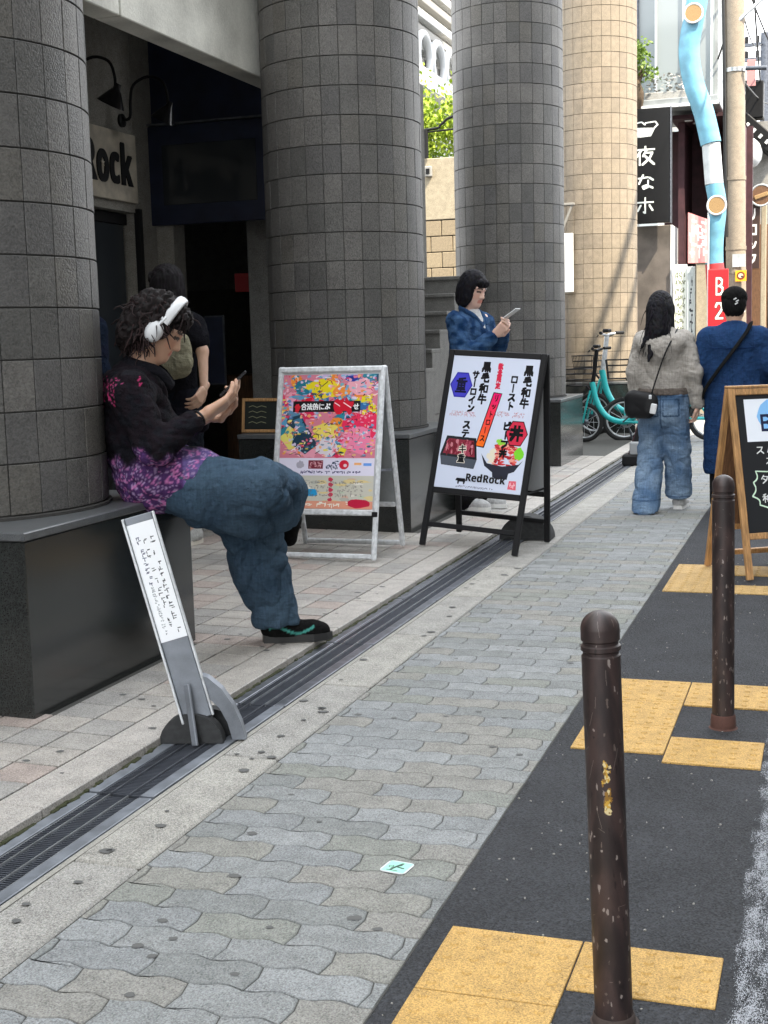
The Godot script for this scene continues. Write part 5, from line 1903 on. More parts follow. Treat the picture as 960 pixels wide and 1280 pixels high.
func slant_sign() -> void:
	var t := thing("slanted_notice", "narrow slanted metal notice with white panel on a half round rubber foot", "sign", Vector3(-1.985, 0.010, -3.90))
	# blade leans to one side; its printed face looks up and out to the street
	var lean := Node3D.new()
	lean.name = "blade"
	t.add_child(lean, true)
	lean.position = Vector3(0.03, 0.0, 0.05)
	lean.rotation = Vector3(-0.10, 0.42, 0.245)
	var bl := MB.new()
	bl.box(Vector3(0, 0.435, -0.012), Vector3(0.094, 0.71, 0.022), 0.003)
	part("plate", bl.mesh(), M.galv, lean)
	boxp("side_flange", Vector3(-0.051, 0.435, -0.004), Vector3(0.008, 0.71, 0.036), M.alu, lean, 0.002)
	boxp("side_flange", Vector3(0.051, 0.435, -0.010), Vector3(0.008, 0.71, 0.026), M.alu, lean, 0.002)
	var img := canvas(140, 640, Color(0.93, 0.94, 0.95))
	var ink := Color(0.12, 0.13, 0.15)
	marks(img, Rect2(94, 40, 26, 560), 20, 30, 4, ink, 21, 0.9)
	marks(img, Rect2(62, 60, 22, 540), 17, 27, 4, ink, 22, 0.75)
	marks(img, Rect2(30, 60, 22, 260), 17, 25, 4, Color(0.20, 0.22, 0.34), 23, 0.9)
	marks(img, Rect2(30, 330, 14, 280), 8, 12, 2, Color(0.4, 0.42, 0.44), 24, 0.7)
	var q := MB.new()
	q.quad_uv(Vector3(-0.045, 0.765, 0.0005), Vector3(0.045, 0.765, 0.0005), Vector3(0.045, 0.36, 0.0005), Vector3(-0.045, 0.36, 0.0005), Vector3(0, 0.5, -1))
	part("print", q.mesh(), printed(img, 0.35), lean)
	# spreading legs over the foot
	barp("leg", Vector3(-0.020, 0.20, 0.066), Vector3(0.022, 0.004, 0.105), 0.024, 0.012, M.galv, t, Vector3(1, 0, 0.3), 0.003)
	var lg := MB.new()
	lg.extrude(PackedVector2Array([Vector2(-0.03, 0.235), Vector2(0.03, 0.215), Vector2(0.075, 0.175), Vector2(0.11, 0.12), Vector2(0.135, 0.06), Vector2(0.15, 0.0), Vector2(0.105, 0.0), Vector2(0.09, 0.06), Vector2(0.065, 0.11), Vector2(0.03, 0.145), Vector2(-0.02, 0.165)]), 0.045, Transform3D(Basis(Vector3.UP, 0.3), Vector3(-0.005, 0.0, -0.01)))
	part("side_plate", lg.mesh(), M.galv, t)
	half_disc(t, "foot", 0.108, 0.05, M.rubber, Vector3(-0.015, 0.0, 0.05), 0.25)
	half_disc(t, "foot", 0.10, 0.045, M.rubber, Vector3(0.01, 0.0, -0.05), 0.25)

func back_sign() -> void:
	var t := thing("slanted_notice", "slanted dark notice seen from behind, beside the parked bicycles", "sign", Vector3(-1.86, 0.0, -13.4), 0.0)
	boxp("foot", Vector3(0, 0.06, 0), Vector3(0.20, 0.12, 0.22), M.black, t, 0.02)
	boxp("blade", Vector3(0.10, 0.40, 0.0), Vector3(0.12, 0.66, 0.03), M.black, t, 0.006, Vector3(0, 0.1, -0.30))
	boxp("edge_strip", Vector3(0.045, 0.40, 0.018), Vector3(0.012, 0.62, 0.012), M.maroon, t, 0.002, Vector3(0, 0.1, -0.30))
	boxp("grey_pad", Vector3(0.05, 0.18, 0.02), Vector3(0.15, 0.13, 0.16), M.grey_plastic, t, 0.012)

# ------------------------------------------------------------------ posts and marks
func street_furniture() -> void:
	for b in [[Vector3(-0.375, 0.0, -2.42), 0.815, 0.030, 1, "worn brown steel bollard with a torn yellow sticker"], [Vector3(-0.318, 0.0, -4.443), 0.858, 0.006, 2, "worn brown steel bollard with a rusty foot in dark patch"]]:
		var t := thing("bollard", b[4], "bollard", b[0], 0.0, "steel bollards along the pavement edge")
		t.rotation.z = b[2]
		var r := 0.0365
		var h: float = b[1]
		var img := bollard_paint(b[3])
		var m := printed(img, 0.5)
		var mb := MB.new()
		var pr := [Vector2(r, -0.02), Vector2(r, 0.2), Vector2(r, 0.5), Vector2(r, h - 0.085), Vector2(r - 0.003, h - 0.082), Vector2(r - 0.003, h - 0.077), Vector2(r + 0.001, h - 0.074), Vector2(r + 0.001, h - 0.066), Vector2(r - 0.003, h - 0.063), Vector2(r - 0.003, h - 0.058), Vector2(r, h - 0.055), Vector2(r, h - 0.034)]
		mb.lathe(pr, 32)
		part("shaft", mb.mesh(), m, t)
		var dm := MB.new()
		var dp := []
		for i in 9:
			var a := PI / 2 * i / 8.0
			dp.append(Vector2(maxf(cos(a) * r, 0.0), h - 0.034 + sin(a) * 0.034))
		dm.lathe(dp, 32, Transform3D(), false)
		part("dome", dm.mesh(), m, t)
		var cl := MB.new()
		cl.lathe([Vector2(r + 0.001, 0.05 if b[3] == 2 else 0.022), Vector2(r + 0.004, 0.046 if b[3] == 2 else 0.019), Vector2(r + 0.006, 0.006), Vector2(r + 0.012, 0.002), Vector2(r + 0.012, -0.02)], 28)
		part("foot_collar", cl.mesh(), mat(Color(0.085, 0.036, 0.026) if b[3] == 2 else Color(0.05, 0.035, 0.03), 0.85, M.granite_tex, 10.0), t)
	# glued green marker on the paving
	var mk := thing("pavement_sticker", "small mint green square marker stuck on the paving", "sticker", Vector3(-1.012, 0.006, -3.02), -8.0)
	var img := canvas(128, 128, Color(0.60, 0.86, 0.76))
	var dk := Color(0.07, 0.22, 0.18)
	stroke(img, [Vector2(78, 18), Vector2(60, 60), Vector2(46, 104)], 12, dk)
	stroke(img, [Vector2(60, 64), Vector2(104, 74)], 11, dk)
	stroke(img, [Vector2(62, 60), Vector2(80, 40)], 8, dk)
	stroke(img, [Vector2(28, 112), Vector2(84, 112)], 7, dk)
	marks(img, Rect2(16, 54, 34, 20), 11, 14, 3, dk, 3)
	var pl := PackedVector2Array()
	for c in [[0.022, 0.022, 0.0], [-0.022, 0.022, PI / 2], [-0.022, -0.022, PI], [0.022, -0.022, PI * 1.5]]:
		for i in 4:
			var an: float = c[2] + PI / 2 * i / 3.0
			pl.append(Vector2(c[0], c[1]) + Vector2(cos(an), sin(an)) * 0.014)
	var mb := MB.new()
	mb.extrude(pl, 0.0015, Transform3D(Basis(Vector3.RIGHT, -PI / 2), Vector3.ZERO))
	part("backing", mb.mesh(), M.white, mk)
	var q := MB.new()
	q.quad_uv(Vector3(-0.031, 0.002, -0.031), Vector3(0.031, 0.002, -0.031), Vector3(0.031, 0.002, 0.031), Vector3(-0.031, 0.002, 0.031), Vector3(0, -1, 0))
	part("print", q.mesh(), printed(img), mk)

func bollard_paint(sd: int) -> Image:
	var img := Image.create(256, 1024, false, Image.FORMAT_RGB8)
	var nz := FastNoiseLite.new()
	nz.seed = sd
	nz.frequency = 0.012
	nz.fractal_octaves = 4
	var g := RandomNumberGenerator.new()
	g.seed = sd * 31
	for y in 1024:
		for x in 256:
			var k := nz.get_noise_2d(cos(x / 256.0 * TAU) * 60.0 + 90.0, y * 0.5 + sin(x / 256.0 * TAU) * 60.0)
			var c := Color(0.235, 0.180, 0.170).lerp(Color(0.145, 0.110, 0.108), clampf(k * 1.6 + 0.5, 0, 1))
			var j := g.randf_range(-0.012, 0.012)
			img.set_pixel(x, y, Color(c.r + j, c.g + j, c.b + j))
	for i in 230:
		var p := Vector2(g.randf() * 256, 150 + pow(g.randf(), 0.8) * 860)
		oval(img, p, Vector2(g.randf_range(1, 3.5), g.randf_range(1.5, 9)), [Color(0.52, 0.48, 0.46), Color(0.36, 0.31, 0.29), Color(0.10, 0.07, 0.065)][g.randi() % 3], 0.5, 8, i)
	for i in 60:
		var p := Vector2(g.randf() * 256, 170 + g.randf() * 820)
		stroke(img, [p, p + Vector2(g.randf_range(-16, 16), g.randf_range(-40, 40))], 1, Color(0.44, 0.40, 0.38))
	if sd == 1:
		# remains of a yellow sticker, on the side that looks to the road
		for i in 46:
			var yy := 478.0 + g.randf() * 105.0
			oval(img, Vector2(48 + g.randf() * 14 + sin(yy * 0.1) * 3, yy), Vector2(g.randf_range(1.5, 5), g.randf_range(2, 6)), [Color(0.74, 0.58, 0.20), Color(0.80, 0.74, 0.56), Color(0.52, 0.38, 0.14)][g.randi() % 3], 0.4, 9, i)
	return img

# ------------------------------------------------------------------ shared bicycles
func vehicles() -> void:
	bicycle("electric_bicycle", "teal shared bicycle with black handlebar and front basket by the beige column", Vector3(-2.33, floor_y(-2.33), -15.75), 168.0, M.teal, M.black)
	bicycle("electric_bicycle", "teal shared bicycle with silver stem, behind the first one", Vector3(-2.33, floor_y(-2.33), -16.75), 164.0, M.teal, M.alu, 1.16)
	bicycle("electric_bicycle", "teal shared bicycle standing closest to the long haired woman", Vector3(-1.84, 0.01, -16.3), 186.0, M.teal, M.black, 1.14)

func bicycle(called: String, label: String, at: Vector3, yaw: float, paint: Material, stem: Material, size := 1.0) -> void:
	var t := thing(called, label, "bicycle", at, yaw, "shared bicycles parked by the column")
	t.scale = Vector3.ONE * size
	# local x runs from rear (-) to front (+)
	for s in [[-0.44, "rear"], [0.46, "front"]]:
		var w := Node3D.new()
		w.name = "wheel"
		t.add_child(w, true)
		w.position = Vector3(s[0], 0.24, 0)
		var ty := []
		for i in 29:
			ty.append(Vector3(cos(TAU * i / 28.0) * 0.215, sin(TAU * i / 28.0) * 0.215, 0))
		tubep("tyre", ty, 0.025, M.tyre, w, 8)
		var ri := []
		for i in 29:
			ri.append(Vector3(cos(TAU * i / 28.0) * 0.187, sin(TAU * i / 28.0) * 0.187, 0))
		tubep("rim", ri, 0.011, M.alu, w, 6)
		var hb := MB.new()
		hb.lathe([Vector2(0, -0.05), Vector2(0.035, -0.05), Vector2(0.035, 0.05), Vector2(0, 0.05)], 12, Transform3D(Basis(Vector3.RIGHT, PI / 2), Vector3.ZERO))
		part("hub", hb.mesh(), M.steel_dark, w)
		for i in 12:
			var an := TAU * i / 12.0
			tubep("spoke", [Vector3(0, 0, 0.02 * (1 if i % 2 == 0 else -1)), Vector3(cos(an) * 0.185, sin(an) * 0.185, 0)], 0.0022, M.alu, w, 4)
	tubep("frame", smooth_path([Vector3(0.36, 0.72, 0), Vector3(0.30, 0.48, 0), Vector3(0.16, 0.30, 0), Vector3(-0.05, 0.25, 0), Vector3(-0.18, 0.34, 0), Vector3(-0.24, 0.60, 0)], 5), 0.034, paint, t, 12)
	for s in [-1, 1]:
		tubep("chain_stay", [Vector3(-0.05, 0.25, 0.03 * s), Vector3(-0.44, 0.24, 0.06 * s)], 0.015, paint, t, 8)
		tubep("seat_stay", [Vector3(-0.22, 0.52, 0.02 * s), Vector3(-0.44, 0.24, 0.06 * s)], 0.012, paint, t, 8)
		tubep("fork", [Vector3(0.37, 0.62, 0.03 * s), Vector3(0.40, 0.50, 0.055 * s), Vector3(0.46, 0.24, 0.06 * s)], 0.014, paint, t, 8)
		tubep("brake_lever", [Vector3(0.31, 1.10, 0.20 * s), Vector3(0.36, 1.08, 0.12 * s)], 0.007, M.black, t, 6)
		tubep("grip", [Vector3(0.24, 1.12, 0.29 * s), Vector3(0.28, 1.12, 0.18 * s)], 0.018, M.black, t, 8)
	tubep("stem", [Vector3(0.37, 0.60, 0), Vector3(0.33, 0.85, 0), Vector3(0.30, 1.10, 0)], 0.026, stem, t, 10)
	tubep("handlebar", smooth_path([Vector3(0.26, 1.12, 0.24), Vector3(0.31, 1.11, 0.12), Vector3(0.31, 1.10, 0), Vector3(0.31, 1.11, -0.12), Vector3(0.26, 1.12, -0.24)], 4), 0.013, stem, t, 8)
	boxp("display", Vector3(0.30, 1.145, 0), Vector3(0.07, 0.04, 0.10), M.black, t, 0.01)
	tubep("seat_post", [Vector3(-0.23, 0.52, 0), Vector3(-0.26, 0.80, 0)], 0.015, M.alu, t, 8)
	var sd := MB.new()
	blob(sd, [cone(Vector3(-0.36, 0.83, 0.04), Vector3(-0.36, 0.83, -0.04), 0.05, 0.05, 0.02, Vector3.UP, 1.6), cone(Vector3(-0.34, 0.83, 0), Vector3(-0.14, 0.835, 0), 0.055, 0.022, 0.03, Vector3.UP, 1.5)], 0.014)
	sd.col = Color(1, 1, 1)
	part("saddle", sd.mesh(), M.black, t)
	boxp("battery", Vector3(-0.15, 0.50, 0), Vector3(0.09, 0.30, 0.08), M.black, t, 0.012, Vector3(0, 0, 0.15))
	boxp("number_plate", Vector3(-0.56, 0.48, 0), Vector3(0.008, 0.11, 0.16), M.white, t, 0.002)
	var mud := MB.new()
	var mp := []
	for i in 10:
		var an := PI * 0.15 + PI * 0.75 * i / 9.0
		mp.append(Vector3(-0.44 + cos(an) * 0.26, 0.24 + sin(an) * 0.26, 0))
	mud.tube(mp, 0.035, 8, 0.3, Vector3(0.3, 1, 0))
	part("mudguard", mud.mesh(), paint, t)
	# wire basket in front of the bars
	var bk := Node3D.new()
	bk.name = "basket"
	t.add_child(bk, true)
	bk.position = Vector3(0.52, 0.68, 0)
	for y in [0.0, 0.07, 0.14, 0.20]:
		var k: float = 0.82 + y * 0.9
		var c := [Vector3(-0.11 * k, y, -0.15 * k), Vector3(0.13 * k, y, -0.15 * k), Vector3(0.13 * k, y, 0.15 * k), Vector3(-0.11 * k, y, 0.15 * k), Vector3(-0.11 * k, y, -0.15 * k)]
		tubep("hoop", c, 0.006, M.black, bk, 5)
	for i in 9:
		var f := -1.0 + i * 0.25
		tubep("wire", [Vector3(0.13 * 0.82, 0, 0.15 * 0.82 * f), Vector3(0.13, 0.2, 0.15 * f)], 0.004, M.black, bk, 4)
		tubep("wire", [Vector3(-0.11 * 0.82, 0, 0.15 * 0.82 * f), Vector3(-0.11, 0.2, 0.15 * f)], 0.004, M.black, bk, 4)
	boxp("basket_floor", Vector3(0.01, 0.0, 0), Vector3(0.18, 0.008, 0.24), M.black, bk)
	tubep("basket_strut", [Vector3(-0.08, 0.0, 0), Vector3(-0.15, -0.08, 0)], 0.012, M.black, bk, 6)
	tubep("kick_stand", [Vector3(-0.06, 0.24, 0.04), Vector3(-0.10, 0.012, 0.14)], 0.011, M.steel_dark, t, 6)
	var cr := MB.new()
	cr.lathe([Vector2(0, -0.012), Vector2(0.075, -0.012), Vector2(0.075, 0.012), Vector2(0, 0.012)], 20, Transform3D(Basis(Vector3.RIGHT, PI / 2), Vector3(-0.05, 0.25, 0.06)))
	part("chain_wheel", cr.mesh(), M.grey_plastic, t)
	for s in [-1, 1]:
		tubep("crank", [Vector3(-0.05, 0.25, 0.075 * s), Vector3(-0.05 + 0.11 * s, 0.25 - 0.09 * s, 0.085 * s)], 0.01, M.steel_dark, t, 6)
		boxp("pedal", Vector3(-0.05 + 0.11 * s, 0.25 - 0.09 * s, 0.13 * s), Vector3(0.08, 0.02, 0.07), M.black, t, 0.006)

# ------------------------------------------------------------------ people; local axes: x to the person's left, y up, z forward
const SKIN := Color(0.50, 0.30, 0.205)

func head_into(mb: MB, c: Vector3, fwd: Vector3, up: Vector3, s: float, skin: Color, neck_from: Vector3) -> void:
	var lf := up.cross(fwd).normalized()
	var bs := Basis(lf, up, fwd)
	var P := func(x: float, y: float, z: float) -> Vector3: return c + (lf * x + up * y + fwd * z) * s
	var pr := []
	pr.append(egg(P.call(0, 0.025, -0.010), Vector3(0.074, 0.090, 0.092) * s, 0.02 * s, bs))
	pr.append(egg(P.call(0, -0.030, 0.022), Vector3(0.061, 0.078, 0.066) * s, 0.03 * s, bs))
	pr.append(cone(P.call(0, -0.088, 0.050), P.call(0, -0.092, 0.064), 0.027 * s, 0.020 * s, 0.025 * s))
	pr.append(cone(P.call(0.04, -0.060, 0.015), P.call(0.012, -0.088, 0.055), 0.026 * s, 0.02 * s, 0.025 * s))
	pr.append(cone(P.call(-0.04, -0.060, 0.015), P.call(-0.012, -0.088, 0.055), 0.026 * s, 0.02 * s, 0.025 * s))
	pr.append(cone(P.call(0, 0.006, 0.082), P.call(0, -0.030, 0.098), 0.008 * s, 0.0125 * s, 0.012 * s))
	pr.append(cone(P.call(0.011, -0.034, 0.088), P.call(-0.011, -0.034, 0.088), 0.0085 * s, 0.0085 * s, 0.01 * s))
	pr.append(cone(P.call(0.016, -0.0585, 0.079), P.call(-0.016, -0.0585, 0.079), 0.0075 * s, 0.0075 * s, 0.008 * s))
	pr.append(cone(P.call(0.013, -0.068, 0.077), P.call(-0.013, -0.068, 0.077), 0.008 * s, 0.008 * s, 0.008 * s))
	pr.append(cone(P.call(0.045, 0.026, 0.066), P.call(0.012, 0.022, 0.082), 0.010 * s, 0.010 * s, 0.015 * s))
	pr.append(cone(P.call(-0.045, 0.026, 0.066), P.call(-0.012, 0.022, 0.082), 0.010 * s, 0.010 * s, 0.015 * s))
	for k in [-1.0, 1.0]:
		pr.append(egg(P.call(0.075 * k, -0.008, -0.004), Vector3(0.010, 0.031, 0.019) * s, 0.008 * s, bs))
	pr.append(cone(neck_from, P.call(0, -0.05, -0.018), 0.056 * s, 0.052 * s, 0.03 * s))
	var colf := func(p: Vector3, _n: Vector3) -> Color:
		var q := (p - c) / s
		var x := absf(q.dot(lf)); var y := q.dot(up); var z := q.dot(fwd)
		if z > 0.045:
			if x > 0.017 and x < 0.047 and absf(y - 0.004) < 0.0065:
				return Color(0.035, 0.025, 0.02)
			if x > 0.012 and x < 0.052 and absf(y - 0.030 + x * 0.08) < 0.006:
				return Color(0.05, 0.035, 0.03)
			if x < 0.024 and absf(y + 0.063) < 0.0105:
				return Color(skin.r * 0.92, skin.g * 0.58, skin.b * 0.58)
			if x < 0.055 and x > 0.025 and absf(y + 0.03) < 0.02:
				return Color(skin.r * 1.02, skin.g * 0.92, skin.b * 0.90)
		return skin
	blob(mb, pr, 0.0055 * s, colf)

# a hand: palm, four fingers of unequal length and a thumb from the side of the palm
func hand_into(mb: MB, w: Vector3, dir: Vector3, palm: Vector3, s: float, curl: float, skin: Color, thumb_side: float, thumb_curl := 0.35, cell := 0.0042) -> void:
	var d := dir.normalized()
	var n := (palm - d * palm.dot(d)).normalized()
	var sd := d.cross(n) * thumb_side
	var pr := []
	pr.append(cone(w - d * 0.03 * s, w + d * 0.012 * s, 0.025 * s, 0.024 * s, 0.02 * s, n, 1.25))
	for i in 4:
		var o := sd * (0.031 - 0.0205 * i) * s
		var kn := w + d * (0.088 - absf(i - 1.2) * 0.005) * s + o
		pr.append(cone(w + d * 0.015 * s + o * 0.6, kn, 0.0155 * s, 0.0115 * s, 0.012 * s))
	var lens := [0.040, 0.045, 0.041, 0.032]
	for i in 4:
		var p := w + d * (0.088 - absf(i - 1.2) * 0.005) * s + sd * (0.031 - 0.0205 * i) * s
		var a := curl * (0.75 + 0.12 * i)
		var rad := 0.0098
		for k in 3:
			var dd := (d * cos(a) + n * sin(a)).normalized()
			var l: float = lens[i] * [1.0, 0.68, 0.52][k] * s
			pr.append(cone(p, p + dd * l, rad * s, (rad - 0.0011) * s, 0.004 * s))
			p += dd * l
			a += curl * [0.95, 0.6, 0.3][k]
			rad -= 0.0009
	var tp := w + d * 0.022 * s + sd * 0.026 * s
	var td := (d * 0.62 + sd * 0.70 + n * 0.28).normalized()
	pr.append(cone(tp, tp + td * 0.042 * s, 0.0145 * s, 0.0115 * s, 0.012 * s))
	var t2 := tp + td * 0.042 * s
	var td2 := (d * 0.9 + sd * (0.35 - thumb_curl) + n * thumb_curl).normalized()
	pr.append(cone(t2, t2 + td2 * 0.032 * s, 0.0112 * s, 0.0102 * s, 0.005 * s))
	pr.append(cone(t2 + td2 * 0.032 * s, t2 + td2 * 0.056 * s, 0.0102 * s, 0.0085 * s, 0.005 * s))
	blob(mb, pr, cell * s, func(_p, _n): return skin)

func folds(freq: float, amp: float, stretch := Vector3(1, 1, 1), sd := 0.0) -> Callable:
	return func(p: Vector3, _n: Vector3) -> float:
		return crease(p, Vector3(0.35, 1.0, 0.3) * stretch, Vector3(-0.8, 0.7, 0.55) * stretch, freq * 5.0, amp, sd)

func tousle(freq: float, amp: float, stretch := Vector3(1, 1, 1)) -> Callable:
	return func(p: Vector3, _n: Vector3) -> float:
		return amp * (minf(absf(wob.get_noise_3dv(p * stretch * freq)) * 3.0, 1.0) - 0.5) * 1.6

# long soft folds that run in two directions, each only in patches
func crease(p: Vector3, d1: Vector3, d2: Vector3, k: float, amp: float, sd: float) -> float:
	var w := wob.get_noise_3dv(p * 3.0 + Vector3(sd, 1, 4)) * 3.4
	var m1 := smoothstep(-0.22, 0.16, wob.get_noise_3dv(p * 2.4 + Vector3(sd, 2, 7)))
	var m2 := smoothstep(-0.12, 0.22, wob.get_noise_3dv(p * 2.4 + Vector3(4, sd, 1)))
	var f1 := absf(sin(p.dot(d1) * k + w))
	var f2 := absf(sin(p.dot(d2) * k * 0.9 - w * 0.8))
	var f3 := absf(sin(p.dot(d1 + d2 * 0.6) * k * 2.1 + w * 1.7))
	return amp * (m1 * (sqrt(f1) - 0.75) * 1.4 + m2 * (sqrt(f2) - 0.75) * 1.4 + (1.0 - m1 * m2) * (sqrt(f3) - 0.75) * 0.5) + amp * 0.5 * wob.get_noise_3dv(p * 6.0)

func flat_col(c: Color, vary := 0.12, freq := 9.0) -> Callable:
	return func(p: Vector3, _n: Vector3) -> Color:
		var k := 1.0 + vary * wob.get_noise_3dv(p * freq)
		return Color(c.r * k, c.g * k, c.b * k)

# bare figure under the clothes: J holds the joints
func figure_into(mb: MB, J: Dictionary, s: float, skin: Color) -> void:
	var f := Vector3(0, 0, 1)
	var pr := [
		cone(J.hip, J.chest, 0.105 * s, 0.115 * s, 0.05, f, 1.25),
		cone(J.chest, J.neck, 0.10 * s, 0.05 * s, 0.05),
		cone(J.sl, J.sr, 0.05 * s, 0.05 * s, 0.05)]
	for k in ["l", "r"]:
		pr.append(cone(J["s" + k], J["e" + k], 0.047 * s, 0.038 * s, 0.03))
		pr.append(cone(J["e" + k], J["w" + k], 0.037 * s, 0.025 * s, 0.02))
		pr.append(cone(J["h" + k], J["k" + k], 0.078 * s, 0.055 * s, 0.05))
		pr.append(cone(J["k" + k], J["a" + k], 0.052 * s, 0.035 * s, 0.03))
		pr.append(cone(J["a" + k], J["t" + k] + Vector3(0, 0.045, 0), 0.036 * s, 0.026 * s, 0.02))
	blob(mb, pr, 0.013, func(_p, _n): return skin)

func shoe(parent: Node, ankle: Vector3, toe: Vector3, s: float, c: Color, sole: Color, called := "shoe", stripe := Color(-1, 0, 0), tilt := 0.0) -> void:
	var d := toe - ankle
	d.y = 0
	d = d.normalized()
	var fw := (d * cos(tilt) - Vector3(0, 1, 0) * sin(tilt)).normalized()
	var up := (Vector3.UP - fw * fw.y).normalized()
	var sd := up.cross(fw)
	var o := ankle - d * 0.055 * s
	o.y = toe.y
	if tilt != 0.0:
		o = toe - fw * 0.24 * s
	var P := func(z: float, y: float, x := 0.0) -> Vector3: return o + fw * z * s + up * y * s + sd * x * s
	var mb := MB.new()
	var pr := [
		cone(P.call(0.035, 0.055), P.call(0.09, 0.052), 0.046 * s, 0.046 * s, 0.03),
		cone(P.call(0.09, 0.050), P.call(0.20, 0.036), 0.046 * s, 0.038 * s, 0.03),
		cone(P.call(0.20, 0.036), P.call(0.235, 0.034), 0.040 * s, 0.034 * s, 0.03),
		cone(P.call(0.045, 0.06), P.call(0.05, 0.105), 0.042 * s, 0.038 * s, 0.03),
		["cut", P.call(0, 0.022), -up]]
	var colf := func(p: Vector3, _n: Vector3) -> Color:
		if stripe.r >= 0.0:
			var q := p - o
			var z := q.dot(fw) / s
			var y := q.dot(up) / s
			if absf(y - (0.052 + 0.016 * sin(z * 34.0))) < 0.006 and z > 0.02 and z < 0.2:
				return stripe
		return c
	blob(mb, pr, 0.007, colf)
	var up_o := part(called, mb.mesh(), M.cloth, parent)
	var so := MB.new()
	var out := PackedVector2Array()
	for q in [[-0.005, 0.0], [0.0, 0.034], [0.06, 0.042], [0.13, 0.040], [0.20, 0.046], [0.255, 0.034], [0.278, 0.0]]:
		out.append(Vector2(q[0], q[1]))
	for q in [[0.255, -0.034], [0.20, -0.046], [0.13, -0.040], [0.06, -0.042], [0.0, -0.034]]:
		out.append(Vector2(q[0], q[1]))
	var base := Transform3D(Basis(fw * s, sd * s, up * s), o)
	so.col = sole
	so.extrude(out, 0.030, base)
	part("sole", so.mesh(), M.painted, up_o)

func strands(mb: MB, g: RandomNumberGenerator, n: int, root: Callable, col: Color, len0: float, len1: float, r: float, curl: float, down: Vector3) -> void:
	for i in n:
		var rt: Array = root.call()
		var p: Vector3 = rt[0]
		var nn: Vector3 = rt[1]
		var l := g.randf_range(len0, len1)
		var side := nn.cross(Vector3(g.randfn(), g.randfn(), g.randfn())).normalized()
		var pts := []
		var ra := []
		var q := p
		var d := (nn * 0.35 + down + side * 0.5).normalized()
		for k in 6:
			pts.append(q)
			ra.append(r * (1.0 - 0.13 * k))
			d = (d + down * 0.25 + side * curl * sin(k * 1.5 + i) - nn * 0.10).normalized()
			q += d * l / 5.0
		var v := g.randf_range(0.7, 1.5)
		mb.col = Color(col.r * v, col.g * v, col.b * v)
		mb.tube(pts, ra, 5, 0.5)
	mb.col = Color(1, 1, 1)

func people() -> void:
	seated_man()
	woman_behind()
	navy_person()
	denim_woman()
	walking_woman()
	coat_man()

